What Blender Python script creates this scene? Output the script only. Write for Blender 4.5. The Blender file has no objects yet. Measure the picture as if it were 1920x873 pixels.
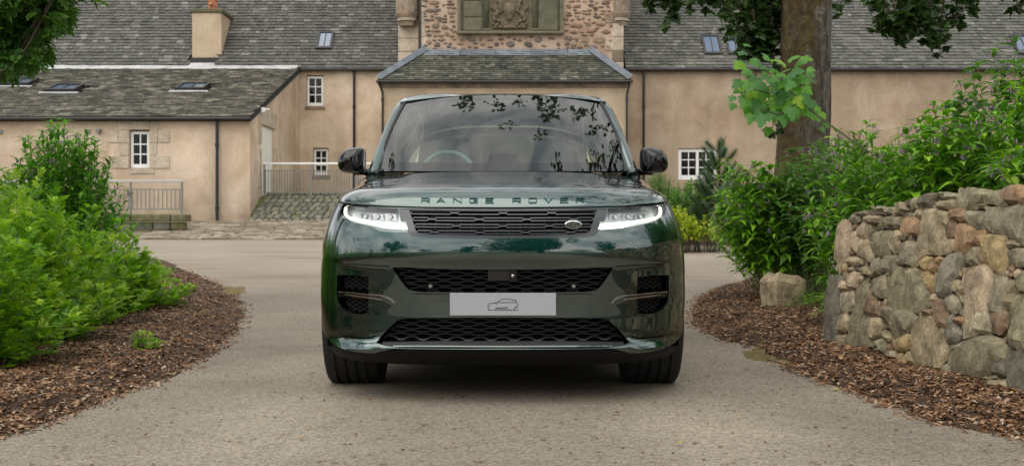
import bpy, math, random
import numpy as np
from mathutils import Vector, Matrix
from mathutils.geometry import delaunay_2d_cdt
random.seed(7)
RNG = np.random.default_rng(11)
C = bpy.context.scene.collection
SC = bpy.context.scene
# ---------------------------------------------------------------- camera
F = 2200.0          # focal length in photograph pixels (1920 wide)
CAMZ = 0.90
U0, V0 = 943.0, 415.0
cam = bpy.data.cameras.new("camera")
camo = bpy.data.objects.new("camera", cam); C.objects.link(camo)
camo.location = (0, 0, CAMZ); camo.rotation_euler = (math.pi/2, 0, 0)
cam.sensor_width = 36; cam.lens = F/1920*36
cam.shift_x = (960-U0)/1920; cam.shift_y = -(436.5-V0)/1920
cam.clip_start = 0.05; cam.clip_end = 2000
cam.dof.use_dof = True; cam.dof.focus_distance = 6.6; cam.dof.aperture_fstop = 7.0
SC.camera = camo
SC.render.resolution_x = 1024; SC.render.resolution_y = 465
# ---------------------------------------------------------------- light
SUN_EL, SUN_AZ = math.radians(58), math.radians(215)   # azimuth measured clockwise from +Y
w = bpy.data.worlds.new("World"); SC.world = w; w.use_nodes = True
nt = w.node_tree; nt.nodes.clear()
def N(nt, typ, **kw):
    n = nt.nodes.new(typ)
    for k, v in kw.items():
        if k == 'i':
            for kk, vv in v.items(): n.inputs[kk].default_value = vv
        else: setattr(n, k, v)
    return n
out = N(nt, 'ShaderNodeOutputWorld'); bg = N(nt, 'ShaderNodeBackground'); bg.inputs[1].default_value = 0.088
sky = N(nt, 'ShaderNodeTexSky', sky_type='NISHITA', sun_disc=False, sun_elevation=SUN_EL, sun_rotation=SUN_AZ, air_density=1.0, dust_density=1.5, ozone_density=1.0)
tc = N(nt, 'ShaderNodeTexCoord'); mp = N(nt, 'ShaderNodeMapping', i={'Scale': (1.3, 1.3, 3.2)})
n1 = N(nt, 'ShaderNodeTexNoise', i={'Scale': 2.2, 'Detail': 8.0, 'Roughness': 0.58, 'Distortion': 0.5})
rp = N(nt, 'ShaderNodeValToRGB'); rp.color_ramp.elements[0].position = .34; rp.color_ramp.elements[1].position = .62
rp.color_ramp.elements[0].color = (5.4, 5.8, 6.3, 1); rp.color_ramp.elements[1].color = (14.6, 14.2, 13.6, 1)
rp.color_ramp.elements.new(.46).color = (9.6, 9.7, 9.6, 1)
mx = N(nt, 'ShaderNodeMix', data_type='RGBA'); mx.inputs[0].default_value = .90
L = nt.links.new
L(tc.outputs['Generated'], mp.inputs[0]); L(mp.outputs[0], n1.inputs[0]); L(n1.outputs[0], rp.inputs[0])
L(sky.outputs[0], mx.inputs[6]); L(rp.outputs[0], mx.inputs[7]); L(mx.outputs[2], bg.inputs[0]); L(bg.outputs[0], out.inputs[0])
sun = bpy.data.lights.new("sun", 'SUN'); sun.energy = 1.5; sun.angle = math.radians(75); sun.color = (1, .93, .82)
suno = bpy.data.objects.new("sun", sun); C.objects.link(suno)
sd = Vector((math.sin(SUN_AZ)*math.cos(SUN_EL), math.cos(SUN_AZ)*math.cos(SUN_EL), math.sin(SUN_EL)))
suno.rotation_euler = sd.to_track_quat('Z', 'Y').to_euler(); suno.location = (0, 0, 30)
SC.view_settings.view_transform = 'Standard'; SC.view_settings.look = 'None'
SC.view_settings.exposure = 0.48; SC.view_settings.gamma = 1.0; SC.view_settings.use_curve_mapping = False
SC.render.engine = 'CYCLES'
SC.cycles.use_denoising = True; SC.cycles.max_bounces = 8; SC.cycles.transparent_max_bounces = 16
SC.cycles.sample_clamp_indirect = 6
# ---------------------------------------------------------------- helpers
def px(u, v, Y): return np.array(((u-U0)/F*Y, Y, CAMZ+(V0-v)/F*Y))
def toX(u, Y): return (u-U0)/F*Y
def toZ(v, Y): return CAMZ+(V0-v)/F*Y
def proj(p): return U0+p[0]*F/p[1], V0-(p[2]-CAMZ)*F/p[1]
GK = ((-400, 0), (9, 0), (12, .03), (15, .12), (18, .22), (22, .34), (27, .495), (33.3, .93), (41, 1.0), (400, 1.0))
_gy = np.linspace(-20, 60, 1601); _gz = np.interp(_gy, [k[0] for k in GK], [k[1] for k in GK])
_k = np.exp(-.5*(np.arange(-30, 31)*.05/.6)**2); _k /= _k.sum(); _gz = np.convolve(np.pad(_gz, 30, 'edge'), _k, 'valid')
def G(y): return np.interp(y, _gy, _gz)
def gpx(u, v):                     # photograph pixel -> point on the ground
    Y = np.linspace(2, 45, 4000); vv = V0-(G(Y)-CAMZ)*F/Y
    i = int(np.argmax(vv < v)); y = Y[i]
    return np.array((toX(u, y), y))
def mesh_np(name, V, Fc, smooth=True):
    me = bpy.data.meshes.new(name)
    V = np.asarray(V, dtype=np.float32)
    if isinstance(Fc, np.ndarray):
        n, k = Fc.shape
        me.vertices.add(len(V)); me.vertices.foreach_set('co', V.ravel())
        me.loops.add(n*k); me.loops.foreach_set('vertex_index', Fc.astype(np.int32).ravel())
        me.polygons.add(n); me.polygons.foreach_set('loop_start', np.arange(0, n*k, k, dtype=np.int32))
        me.update(calc_edges=True)
    else:
        me.from_pydata([tuple(map(float, v)) for v in V], [], [tuple(map(int, f)) for f in Fc])
    me.polygons.foreach_set('use_smooth', np.full(len(me.polygons), smooth))
    return me
def obj(name, me, m=None, parent=None, kind=None, label=None, cat=None, group=None):
    o = bpy.data.objects.new(name, me); C.objects.link(o)
    if m is not None and me is not None and not me.materials:
        for mm in (m if isinstance(m, (list, tuple)) else [m]): me.materials.append(mm)
    if parent: o.parent = parent
    if kind: o['kind'] = kind
    if label: o['label'] = label
    if cat: o['category'] = cat
    if group: o['group'] = group
    return o
def thing(name, label, cat, loc=(0, 0, 0), group=None, rz=0):
    o = bpy.data.objects.new(name, None); C.objects.link(o); o.location = loc; o.rotation_euler[2] = rz
    o.empty_display_size = .1
    o['label'] = label; o['category'] = cat
    if group: o['group'] = group
    return o
class MB:
    def __init__(s): s.v = []; s.f = []
    def add(s, V, Fc):
        b = len(s.v); s.v += [tuple(map(float, p)) for p in V]; s.f += [tuple(b+int(i) for i in f) for f in Fc]
    def box(s, x0, x1, y0, y1, z0, z1, M=None):
        V = [(x, y, z) for z in (z0, z1) for y in (y0, y1) for x in (x0, x1)]
        if M is not None: V = [tuple(M @ Vector(p)) for p in V]
        s.add(V, [(0, 2, 3, 1), (4, 5, 7, 6), (0, 1, 5, 4), (2, 6, 7, 3), (0, 4, 6, 2), (1, 3, 7, 5)])
    def quad(s, a, b, c, d): s.add([a, b, c, d], [(0, 1, 2, 3)])
    def tube(s, pts, r, n=8, cap=True):
        pts = [Vector(p) for p in pts]; R = r if hasattr(r, '__len__') else [r]*len(pts)
        V = []; prev = None
        for i, p in enumerate(pts):
            d = (pts[min(i+1, len(pts)-1)]-pts[max(i-1, 0)]).normalized()
            if prev is None:
                a = d.orthogonal().normalized()
            else:
                a = (prev-d*prev.dot(d)).normalized()
            prev = a; b = d.cross(a)
            for k in range(n):
                t = 2*math.pi*k/n; V.append(p+(a*math.cos(t)+b*math.sin(t))*R[i])
        Fc = [(i*n+k, i*n+(k+1) % n, (i+1)*n+(k+1) % n, (i+1)*n+k) for i in range(len(pts)-1) for k in range(n)]
        if cap: Fc += [tuple(range(n))[::-1], tuple(range((len(pts)-1)*n, len(pts)*n))]
        s.add(V, Fc)
    def prism(s, poly, y0, y1):    # polygon in xz extruded along y
        n = len(poly); V = [(p[0], y0, p[1]) for p in poly]+[(p[0], y1, p[1]) for p in poly]
        s.add(V, [tuple(range(n)), tuple(range(2*n-1, n-1, -1))]+[(i, i+n, (i+1) % n+n, (i+1) % n) for i in range(n)])
    def mesh(s, name, smooth=False): return mesh_np(name, np.array(s.v), s.f, smooth)
    def build(s, name, m, parent=None, smooth=False, bevel=0, **kw):
        me = s.mesh(name, smooth); o = obj(name, me, m, parent, **kw)
        if bevel:
            b = o.modifiers.new('bevel', 'BEVEL'); b.width = bevel; b.segments = 2; b.limit_method = 'ANGLE'; b.harden_normals = False
        return o
# instanced templates ------------------------------------------------
def axes(D, Nn):
    D = D/np.maximum(np.linalg.norm(D, axis=1, keepdims=True), 1e-9)
    Z = Nn-(Nn*D).sum(1, keepdims=True)*D
    bad = np.linalg.norm(Z, axis=1) < 1e-4; Z[bad] += np.cross(D[bad], (1, .3, .2))
    Z /= np.maximum(np.linalg.norm(Z, axis=1, keepdims=True), 1e-9)
    return np.cross(D, Z), D, Z
def merged_mesh(name, T, P, D, Nn, S, tint=None, smooth=False):
    tv, tf = T; P = np.asarray(P, float); n = len(P); S = np.asarray(S, float)
    if S.ndim == 1: S = np.repeat(S[:, None], 3, 1)
    X, Y, Z = axes(np.asarray(D, float), np.asarray(Nn, float).copy())
    V = P[:, None, :] + (tv[None, :, 0:1]*S[:, None, 0:1])*X[:, None, :] + (tv[None, :, 1:2]*S[:, None, 1:2])*Y[:, None, :] + (tv[None, :, 2:3]*S[:, None, 2:3])*Z[:, None, :]
    Fc = (tf[None, :, :]+(np.arange(n)*len(tv))[:, None, None]).reshape(-1, tf.shape[1])
    me = mesh_np(name, V.reshape(-1, 3), Fc, smooth)
    a = me.attributes.new('tint', 'FLOAT', 'POINT')
    a.data.foreach_set('value', np.repeat(RNG.random(n) if tint is None else tint, len(tv)).astype(np.float32))
    return me
def place(name, me, P, D, Nn, S, m, parent):   # the same template as separate part objects sharing one mesh
    X, Y, Z = axes(np.asarray(D, float), np.asarray(Nn, float).copy()); S = np.asarray(S, float)
    if S.ndim == 1: S = np.repeat(S[:, None], 3, 1)
    if not me.materials: me.materials.append(m)
    for i in range(len(P)):
        o = bpy.data.objects.new(name, me); C.objects.link(o); o.parent = parent
        M = Matrix.Identity(4)
        for r in range(3):
            M[r][0] = X[i, r]*S[i, 0]; M[r][1] = Y[i, r]*S[i, 1]; M[r][2] = Z[i, r]*S[i, 2]; M[r][3] = P[i][r]
        o.matrix_basis = M
def split(name, stuff, T, P, D, Nn, S, m, parent, nparts=300, smooth=False, loc=(0, 0, 0), cond=None):
    """the nearest / largest in view become parts, the rest one stuff part"""
    P = np.asarray(P, float); D = np.asarray(D, float); Nn = np.asarray(Nn, float); S = np.asarray(S, float)
    W = P+np.asarray(loc)
    s0 = S if S.ndim == 1 else S[:, 0]
    yy = np.maximum(W[:, 1], .3); u = U0+W[:, 0]*F/yy; v = V0-(W[:, 2]-CAMZ)*F/yy
    vis = (u > 0) & (u < 1920) & (v > 0) & (v < 873) & (W[:, 1] > 1)
    sc = np.where(vis, s0*F/yy, 0)
    if cond is not None: sc = sc*cond
    order = np.argsort(-sc); k = int(min(nparts, (sc > 0).sum())); a = order[:k]; b = order[k:]
    if k: place(name, mesh_np(name, T[0], T[1], smooth), P[a], D[a], Nn[a], S[a], m, parent)
    if len(b): obj(stuff, merged_mesh(stuff, T, P[b], D[b], Nn[b], S[b], smooth=smooth), m, parent, kind='stuff')
# ---------------------------------------------------------------- materials
def new_mat(name):
    m = bpy.data.materials.new(name); m.use_nodes = True; nt = m.node_tree
    b = nt.nodes['Principled BSDF']; return m, nt, b
def simple(name, col, rough=.5, metal=0, coat=0, emis=None, es=0, spec=.5, noise=None):
    m, nt, b = new_mat(name)
    b.inputs['Base Color'].default_value = (*col, 1); b.inputs['Roughness'].default_value = rough; b.inputs['Metallic'].default_value = metal
    b.inputs['Coat Weight'].default_value = coat; b.inputs['Specular IOR Level'].default_value = spec
    if emis: b.inputs['Emission Color'].default_value = (*emis, 1); b.inputs['Emission Strength'].default_value = es
    if noise:
        sc, amt, bump = noise
        tc = N(nt, 'ShaderNodeTexCoord'); n = N(nt, 'ShaderNodeTexNoise', i={'Scale': sc, 'Detail': 6.0})
        nt.links.new(tc.outputs['Object'], n.inputs[0])
        mx = N(nt, 'ShaderNodeMix', data_type='RGBA'); mx.inputs[6].default_value = (*[c*(1-amt) for c in col], 1); mx.inputs[7].default_value = (*[min(1, c*(1+amt)) for c in col], 1)
        nt.links.new(n.outputs[0], mx.inputs[0]); nt.links.new(mx.outputs[2], b.inputs['Base Color'])
        if bump:
            bp = N(nt, 'ShaderNodeBump', i={'Strength': bump, 'Distance': .01}); nt.links.new(n.outputs[0], bp.inputs['Height']); nt.links.new(bp.outputs[0], b.inputs['Normal'])
    return m
def ramp(nt, stops):
    r = N(nt, 'ShaderNodeValToRGB'); e = r.color_ramp.elements
    e[0].position, e[0].color = stops[0][0], (*stops[0][1], 1); e[1].position, e[1].color = stops[-1][0], (*stops[-1][1], 1)
    for p, c in stops[1:-1]: e.new(p).color = (*c, 1)
    return r
def tintval(nt):
    at = N(nt, 'ShaderNodeAttribute', attribute_name='tint'); oi = N(nt, 'ShaderNodeObjectInfo')
    ad = N(nt, 'ShaderNodeMath', operation='ADD'); fr = N(nt, 'ShaderNodeMath', operation='FRACT')
    nt.links.new(at.outputs['Fac'], ad.inputs[0]); nt.links.new(oi.outputs['Random'], ad.inputs[1]); nt.links.new(ad.outputs[0], fr.inputs[0]); return fr.outputs[0]
def leaf_mat(name, stops, rough=.45, trans=.35, spec=.4):
    m, nt, b = new_mat(name); t = tintval(nt); r = ramp(nt, stops); nt.links.new(t, r.inputs[0])
    nt.links.new(r.outputs[0], b.inputs['Base Color']); b.inputs['Roughness'].default_value = rough; b.inputs['Specular IOR Level'].default_value = spec
    tr = N(nt, 'ShaderNodeBsdfTranslucent'); g = N(nt, 'ShaderNodeMix', data_type='RGBA', blend_type='MULTIPLY'); g.inputs[0].default_value = 1; g.inputs[7].default_value = (1.5, 1.7, .6, 1)
    nt.links.new(r.outputs[0], g.inputs[6]); nt.links.new(g.outputs[2], tr.inputs[0])
    ms = N(nt, 'ShaderNodeMixShader'); ms.inputs[0].default_value = trans; o = nt.nodes['Material Output']
    nt.links.new(b.outputs[0], ms.inputs[1]); nt.links.new(tr.outputs[0], ms.inputs[2]); nt.links.new(ms.outputs[0], o.inputs[0]); return m
def rock_mat(name, stops, rough=.85, scale=6, bump=.6, lichen=None, dist=.02, coord='Object', dirt=.45):
    m, nt, b = new_mat(name); t = tintval(nt); r = ramp(nt, stops); nt.links.new(t, r.inputs[0]); lk = nt.links.new
    tc = N(nt, 'ShaderNodeTexCoord'); co = tc.outputs[coord]
    if coord == 'World':
        pass
    geo = N(nt, 'ShaderNodeNewGeometry')
    n = N(nt, 'ShaderNodeTexNoise', i={'Scale': scale, 'Detail': 10.0, 'Roughness': .68}); lk(geo.outputs['Position'], n.inputs[0])
    n2 = N(nt, 'ShaderNodeTexNoise', i={'Scale': scale*6, 'Detail': 6.0, 'Roughness': .7}); lk(geo.outputs['Position'], n2.inputs[0])
    a = N(nt, 'ShaderNodeMapRange', i={'From Min': .3, 'From Max': .7, 'To Min': 1-dirt, 'To Max': 1+dirt*.7}); lk(n.outputs[0], a.inputs[0])
    a2 = N(nt, 'ShaderNodeMapRange', i={'From Min': .3, 'From Max': .7, 'To Min': .72, 'To Max': 1.25}); lk(n2.outputs[0], a2.inputs[0])
    mu = N(nt, 'ShaderNodeMath', operation='MULTIPLY'); lk(a.outputs[0], mu.inputs[0]); lk(a2.outputs[0], mu.inputs[1])
    vm = N(nt, 'ShaderNodeVectorMath', operation='SCALE'); lk(r.outputs[0], vm.inputs[0]); lk(mu.outputs[0], vm.inputs['Scale'])
    last = vm.outputs[0]
    if lichen:
        col, lo, hi, sc = lichen
        n3 = N(nt, 'ShaderNodeTexNoise', i={'Scale': sc, 'Detail': 8.0, 'Roughness': .7}); lk(geo.outputs['Position'], n3.inputs[0])
        mr = N(nt, 'ShaderNodeMapRange', i={'From Min': lo, 'From Max': hi}); lk(n3.outputs[0], mr.inputs[0])
        mx = N(nt, 'ShaderNodeMix', data_type='RGBA'); mx.inputs[7].default_value = (*col, 1); lk(mr.outputs[0], mx.inputs[0]); lk(last, mx.inputs[6]); last = mx.outputs[2]
    lk(last, b.inputs['Base Color']); b.inputs['Roughness'].default_value = rough
    b.inputs['Specular IOR Level'].default_value = .3
    ad = N(nt, 'ShaderNodeMath', operation='ADD'); m5 = N(nt, 'ShaderNodeMath', operation='MULTIPLY'); m5.inputs[1].default_value = .35
    lk(n2.outputs[0], m5.inputs[0]); lk(n.outputs[0], ad.inputs[0]); lk(m5.outputs[0], ad.inputs[1])
    bp = N(nt, 'ShaderNodeBump', i={'Strength': bump, 'Distance': dist}); lk(ad.outputs[0], bp.inputs['Height']); lk(bp.outputs[0], b.inputs['Normal']); return m
def harl_mat(name, col, dark, warm):
    m, nt, b = new_mat(name); lk = nt.links.new; geo = N(nt, 'ShaderNodeNewGeometry')
    n = N(nt, 'ShaderNodeTexNoise', i={'Scale': .9, 'Detail': 9.0, 'Roughness': .62, 'Distortion': .6}); lk(geo.outputs['Position'], n.inputs[0])
    r = ramp(nt, ((.36, dark), (.5, col), (.66, warm))); lk(n.outputs[0], r.inputs[0])
    mp = N(nt, 'ShaderNodeMapping', i={'Scale': (1.6, 1.6, .3)}); lk(geo.outputs['Position'], mp.inputs[0])
    s = N(nt, 'ShaderNodeTexNoise', i={'Scale': 1.0, 'Detail': 6.0}); lk(mp.outputs[0], s.inputs[0])
    mr = N(nt, 'ShaderNodeMapRange', i={'From Min': .3, 'From Max': .7, 'To Min': .85, 'To Max': 1.08}); lk(s.outputs[0], mr.inputs[0])
    f = N(nt, 'ShaderNodeTexNoise', i={'Scale': 26.0, 'Detail': 7.0, 'Roughness': .75}); lk(geo.outputs['Position'], f.inputs[0])
    mr2 = N(nt, 'ShaderNodeMapRange', i={'From Min': .3, 'From Max': .7, 'To Min': .78, 'To Max': 1.2}); lk(f.outputs[0], mr2.inputs[0])
    mu = N(nt, 'ShaderNodeMath', operation='MULTIPLY'); lk(mr.outputs[0], mu.inputs[0]); lk(mr2.outputs[0], mu.inputs[1])
    sep = N(nt, 'ShaderNodeSeparateXYZ'); lk(geo.outputs['Position'], sep.inputs[0])
    dz = N(nt, 'ShaderNodeMapRange', i={'From Min': .9, 'From Max': 2.7, 'To Min': .26, 'To Max': .0}); lk(sep.outputs[2], dz.inputs[0])
    n4 = N(nt, 'ShaderNodeTexNoise', i={'Scale': 1.7, 'Detail': 8.0}); lk(geo.outputs['Position'], n4.inputs[0])
    md = N(nt, 'ShaderNodeMath', operation='MULTIPLY'); lk(dz.outputs[0], md.inputs[0]); lk(n4.outputs[0], md.inputs[1])
    mx = N(nt, 'ShaderNodeMix', data_type='RGBA'); mx.inputs[7].default_value = (.28, .22, .16, 1); lk(r.outputs[0], mx.inputs[6])
    md2 = N(nt, 'ShaderNodeMath', operation='MULTIPLY', use_clamp=True); md2.inputs[1].default_value = 5; lk(md.outputs[0], md2.inputs[0]); lk(md2.outputs[0], mx.inputs[0])
    vm = N(nt, 'ShaderNodeVectorMath', operation='SCALE'); lk(mx.outputs[2], vm.inputs[0]); lk(mu.outputs[0], vm.inputs['Scale']); lk(vm.outputs[0], b.inputs['Base Color'])
    b.inputs['Roughness'].default_value = .92; b.inputs['Specular IOR Level'].default_value = .15
    ad = N(nt, 'ShaderNodeMath', operation='ADD'); lk(f.outputs[0], ad.inputs[0]); lk(n.outputs[0], ad.inputs[1])
    bp = N(nt, 'ShaderNodeBump', i={'Strength': .8, 'Distance': .03}); lk(ad.outputs[0], bp.inputs['Height']); lk(bp.outputs[0], b.inputs['Normal']); return m
def glass_mat(name, tint, ior=1.5, rough=.0, extra=0.0):
    m = bpy.data.materials.new(name); m.use_nodes = True; nt = m.node_tree; nt.nodes.clear(); lk = nt.links.new
    o = N(nt, 'ShaderNodeOutputMaterial'); fr = N(nt, 'ShaderNodeFresnel', i={'IOR': ior}); t = N(nt, 'ShaderNodeBsdfTransparent', i={'Color': (*tint, 1)})
    g = N(nt, 'ShaderNodeBsdfGlossy', i={'Roughness': rough}); ms = N(nt, 'ShaderNodeMixShader'); ad = N(nt, 'ShaderNodeMath', operation='ADD', use_clamp=True); ad.inputs[1].default_value = extra
    lk(fr.outputs[0], ad.inputs[0]); lk(ad.outputs[0], ms.inputs[0]); lk(t.outputs[0], ms.inputs[1]); lk(g.outputs[0], ms.inputs[2]); lk(ms.outputs[0], o.inputs[0]); return m
M = {}
def paint():
    m, nt, b = new_mat('green_paint'); lk = nt.links.new
    b.inputs['Metallic'].default_value = .96; b.inputs['Roughness'].default_value = .30
    b.inputs['Coat Weight'].default_value = 1; b.inputs['Coat Roughness'].default_value = .015; b.inputs['Coat IOR'].default_value = 2.12
    geo = N(nt, 'ShaderNodeNewGeometry'); n = N(nt, 'ShaderNodeTexNoise', i={'Scale': 900.0, 'Detail': 1.0}); lk(geo.outputs['Position'], n.inputs[0])
    r = ramp(nt, ((.4, (.0015, .027, .025)), (.7, (.005, .066, .059)))); lk(n.outputs[0], r.inputs[0]); lk(r.outputs[0], b.inputs['Base Color'])
    return m
M['paint'] = paint()
M['black_gloss'] = simple('black_gloss', (.003, .003, .004), .05, spec=.6)
M['black_plastic'] = simple('black_plastic', (.008, .008, .009), .5, noise=(300, .2, .1))
M['lip_black'] = simple('lip_black', (.007, .007, .008), .55, spec=.2)
M['black_matte'] = simple('black_matte', (.004, .004, .004), .9, spec=.1)
M['grille_grey'] = simple('grille_grey', (.085, .09, .095), .2, metal=.7)
M['mesh_dark'] = simple('mesh_dark', (.014, .015, .016), .4, metal=.2)
M['chrome'] = simple('satin_chrome', (.55, .56, .57), .18, metal=1)
M['plate'] = simple('plate_grey', (.34, .36, .39), .35)
M['ink'] = simple('black_ink', (.01, .01, .01), .4)
M['tyre'] = simple('tyre_rubber', (.012, .012, .0125), .8, noise=(60, .35, .3))
M['rim'] = simple('rim_metal', (.03, .03, .032), .25, metal=.8, coat=1)
M['windscreen'] = glass_mat('windscreen_glass', (.66, .86, .80), 1.52, extra=.06)
M['sideglass'] = glass_mat('side_glass', (.10, .12, .11), 1.5)
M['lampglass'] = glass_mat('lamp_glass', (.95, .97, .97), 1.45)
M['lamp_in'] = simple('lamp_inner', (.66, .67, .70), .32, metal=.4)
M['lamp_dark'] = simple('lamp_dark', (.03, .03, .035), .2, metal=.5, coat=1)
M['lamp_mod'] = simple('lamp_module', (.34, .35, .38), .15, metal=.7, coat=1)
M['drl'] = simple('lit_lamp', (.9, .95, .9), .4, emis=(.95, 1.0, .82), es=1.25)
M['leather'] = simple('pale_leather', (.80, .82, .76), .6)
M['dash'] = simple('dash_grey', (.20, .24, .23), .7)
M['white_paint'] = simple('white_paint', (.82, .82, .80), .45, noise=(4, .08, .1))
M['iron'] = simple('black_iron', (.018, .017, .018), .45, noise=(9, .3, .2))
M['iron_grey'] = simple('grey_metal', (.22, .22, .21), .45, metal=.3)
M['pane'] = simple('window_pane', (.008, .008, .008), .05, spec=.35)
M['skylight'] = simple('skylight_pane', (.09, .13, .20), .03, spec=.9)  # blue sky reflection put into the pane's base colour
M['lead'] = rock_mat('lead_flashing', ((0, (.13, .15, .18)), (1, (.20, .23, .265))), rough=.6, scale=3, bump=.2, dirt=.3)
M['flash'] = rock_mat('mortar_flashing', ((0, (.42, .43, .43)), (1, (.55, .56, .56))), rough=.8, scale=3, bump=.3, dirt=.4)
M['harl_left'] = harl_mat('harl_peach', (.69, .54, .41), (.58, .435, .315), (.79, .655, .52))
M['harl_right'] = harl_mat('harl_shaded', (.45, .345, .245), (.38, .28, .195), (.51, .41, .305))  # same render as the left; tree shade is put into this darker colour
M['harl_porch'] = harl_mat('harl_tan', (.55, .43, .31), (.49, .38, .27), (.59, .47, .35))
M['rubble'] = harl_mat('rubble_pointing', (.50, .365, .27), (.36, .25, .18), (.56, .45, .36))
M['dressed'] = rock_mat('dressed_sandstone', ((0, (.50, .41, .31)), (.5, (.55, .46, .36)), (1, (.49, .42, .33))), scale=2.5, bump=.3, dirt=.28)
M['dressed_dark'] = rock_mat('weathered_sandstone', ((0, (.30, .20, .15)), (.5, (.25, .19, .14)), (1, (.33, .25, .19))), scale=2.5, bump=.5, dirt=.5, lichen=((.12, .11, .08), .52, .66, 2))
M['carved'] = rock_mat('carved_panel', ((0, (.135, .13, .09)), (1, (.17, .155, .105))), scale=4, bump=.5, dirt=.35)
M['carved_brown'] = rock_mat('carved_relief', ((0, (.155, .125, .085)), (1, (.19, .15, .10))), scale=9, bump=.8, dirt=.45)
M['tower_stone'] = rock_mat('tower_stone', ((0, (.17, .12, .095)), (.25, (.28, .17, .12)), (.5, (.13, .12, .11)), (.75, (.33, .24, .17)), (1, (.22, .15, .11))), scale=5, bump=.6)
SL = ((0, (.066, .067, .062)), (.3, (.082, .082, .074)), (.6, (.096, .094, .084)), (.88, (.115, .112, .098)), (1, (.19, .185, .165)))
M['slate_left'] = rock_mat('slate_left', SL, rough=.6, scale=4, bump=.35, dirt=.3, lichen=((.26, .26, .23), .60, .70, 7))
M['slate_wing'] = rock_mat('slate_wing', tuple((p, tuple(c*k for c, k in zip(q, (1.05, .98, .90)))) for p, q in SL), rough=.7, scale=4, bump=.35, dirt=.4, lichen=((.30, .285, .21), .52, .68, 2.2))
M['slate_porch'] = rock_mat('slate_porch', ((0, (.05, .055, .05)), (.5, (.085, .088, .072)), (.9, (.12, .12, .09)), (1, (.2, .2, .17))), rough=.6, scale=4, bump=.35, dirt=.4, lichen=((.22, .215, .15), .58, .70, 4))
M['slate_right'] = rock_mat('slate_right', ((0, (.075, .077, .070)), (.35, (.098, .099, .088)), (.7, (.116, .116, .102)), (.92, (.14, .138, .12)), (1, (.19, .185, .16))), rough=.65, scale=4, bump=.4, dirt=.35, lichen=((.20, .185, .075), .62, .74, 2.5))
M['slate_under'] = simple('roof_underlay', (.02, .02, .02), .9)
M['pot'] = rock_mat('chimney_clay', ((0, (.45, .20, .10)), (1, (.5, .24, .13))), scale=5, bump=.2)
M['moss_stone'] = rock_mat('mossy_coping', ((0, (.13, .11, .07)), (1, (.18, .16, .10))), scale=5, bump=.7, lichen=((.10, .11, .03), .45, .62, 6))
M['cobble'] = rock_mat('cobble_sett', ((0, (.10, .105, .085)), (.5, (.145, .145, .115)), (1, (.19, .175, .14))), scale=6, bump=.6, lichen=((.12, .15, .03), .54, .66, 4))
M['mossy_soil'] = rock_mat('mossy_joint', ((0, (.10, .12, .03)), (1, (.13, .15, .04))), scale=9, bump=.6)
M['wallstone'] = None
def soil(name, a, b_, c): return rock_mat(name, ((0, a), (.5, b_), (1, c)), scale=5, bump=1.0, dirt=.5, dist=.03)
M['mulch_soil'] = soil('mulch_soil', (.060, .036, .022), (.08, .048, .03), (.065, .04, .026))
M['earth'] = soil('earth', (.06, .05, .03), (.06, .05, .03), (.05, .05, .03))
# ================================================================ the car
CARY, CARZ = 5.74, .03
HC = CAMZ-CARZ                               # camera height above the car's own zero
car = thing('parked_car', 'dark green luxury off-roader facing the camera with lit headlights', 'car', (0, CARY, CARZ))
def smooth_lut(K, lo, hi, sg=.008, n=1600):
    x = np.linspace(lo, hi, n); y = np.interp(x, [k[0] for k in K], [k[1] for k in K]); h = x[1]-x[0]; r = max(1, int(4*sg/h))
    k = np.exp(-.5*(np.arange(-r, r+1)*h/sg)**2); k /= k.sum(); y = np.convolve(np.pad(y, r, 'reflect', reflect_type='odd'), k, 'valid')
    return lambda t: np.interp(t, x, y)
Wf = smooth_lut(((.1, .945), (.2, .958), (.283, .974), (.455, .984), (.627, .982), (.77, .970), (.83, .956), (.90, .932), (.956, .905), (1.0, .878), (1.05, .868), (1.25, .83)), .1, 1.3, .02)
Wd = smooth_lut(((.1, .93), (.3, .955), (.5, .965), (.85, .965), (.95, .958), (1.05, .935), (1.12, .905), (1.17, .875), (1.3, .83)), .1, 1.3, .02)
Y0 = smooth_lut(((.14, .16), (.19, .05), (.215, .018), (.235, .004), (.243, .0), (.248, .0), (.286, .047), (.31, .046), (.33, .045), (.40, .046), (.47, .042), (.54, .034), (.60, .028), (.655, .022), (.668, .004), (.70, .0), (.74, .0), (.78, .004), (.82, .010), (.86, .019), (.90, .032), (.94, .048), (1.0, .085), (1.2, .2)), .1, 1.3, .006)
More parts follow.
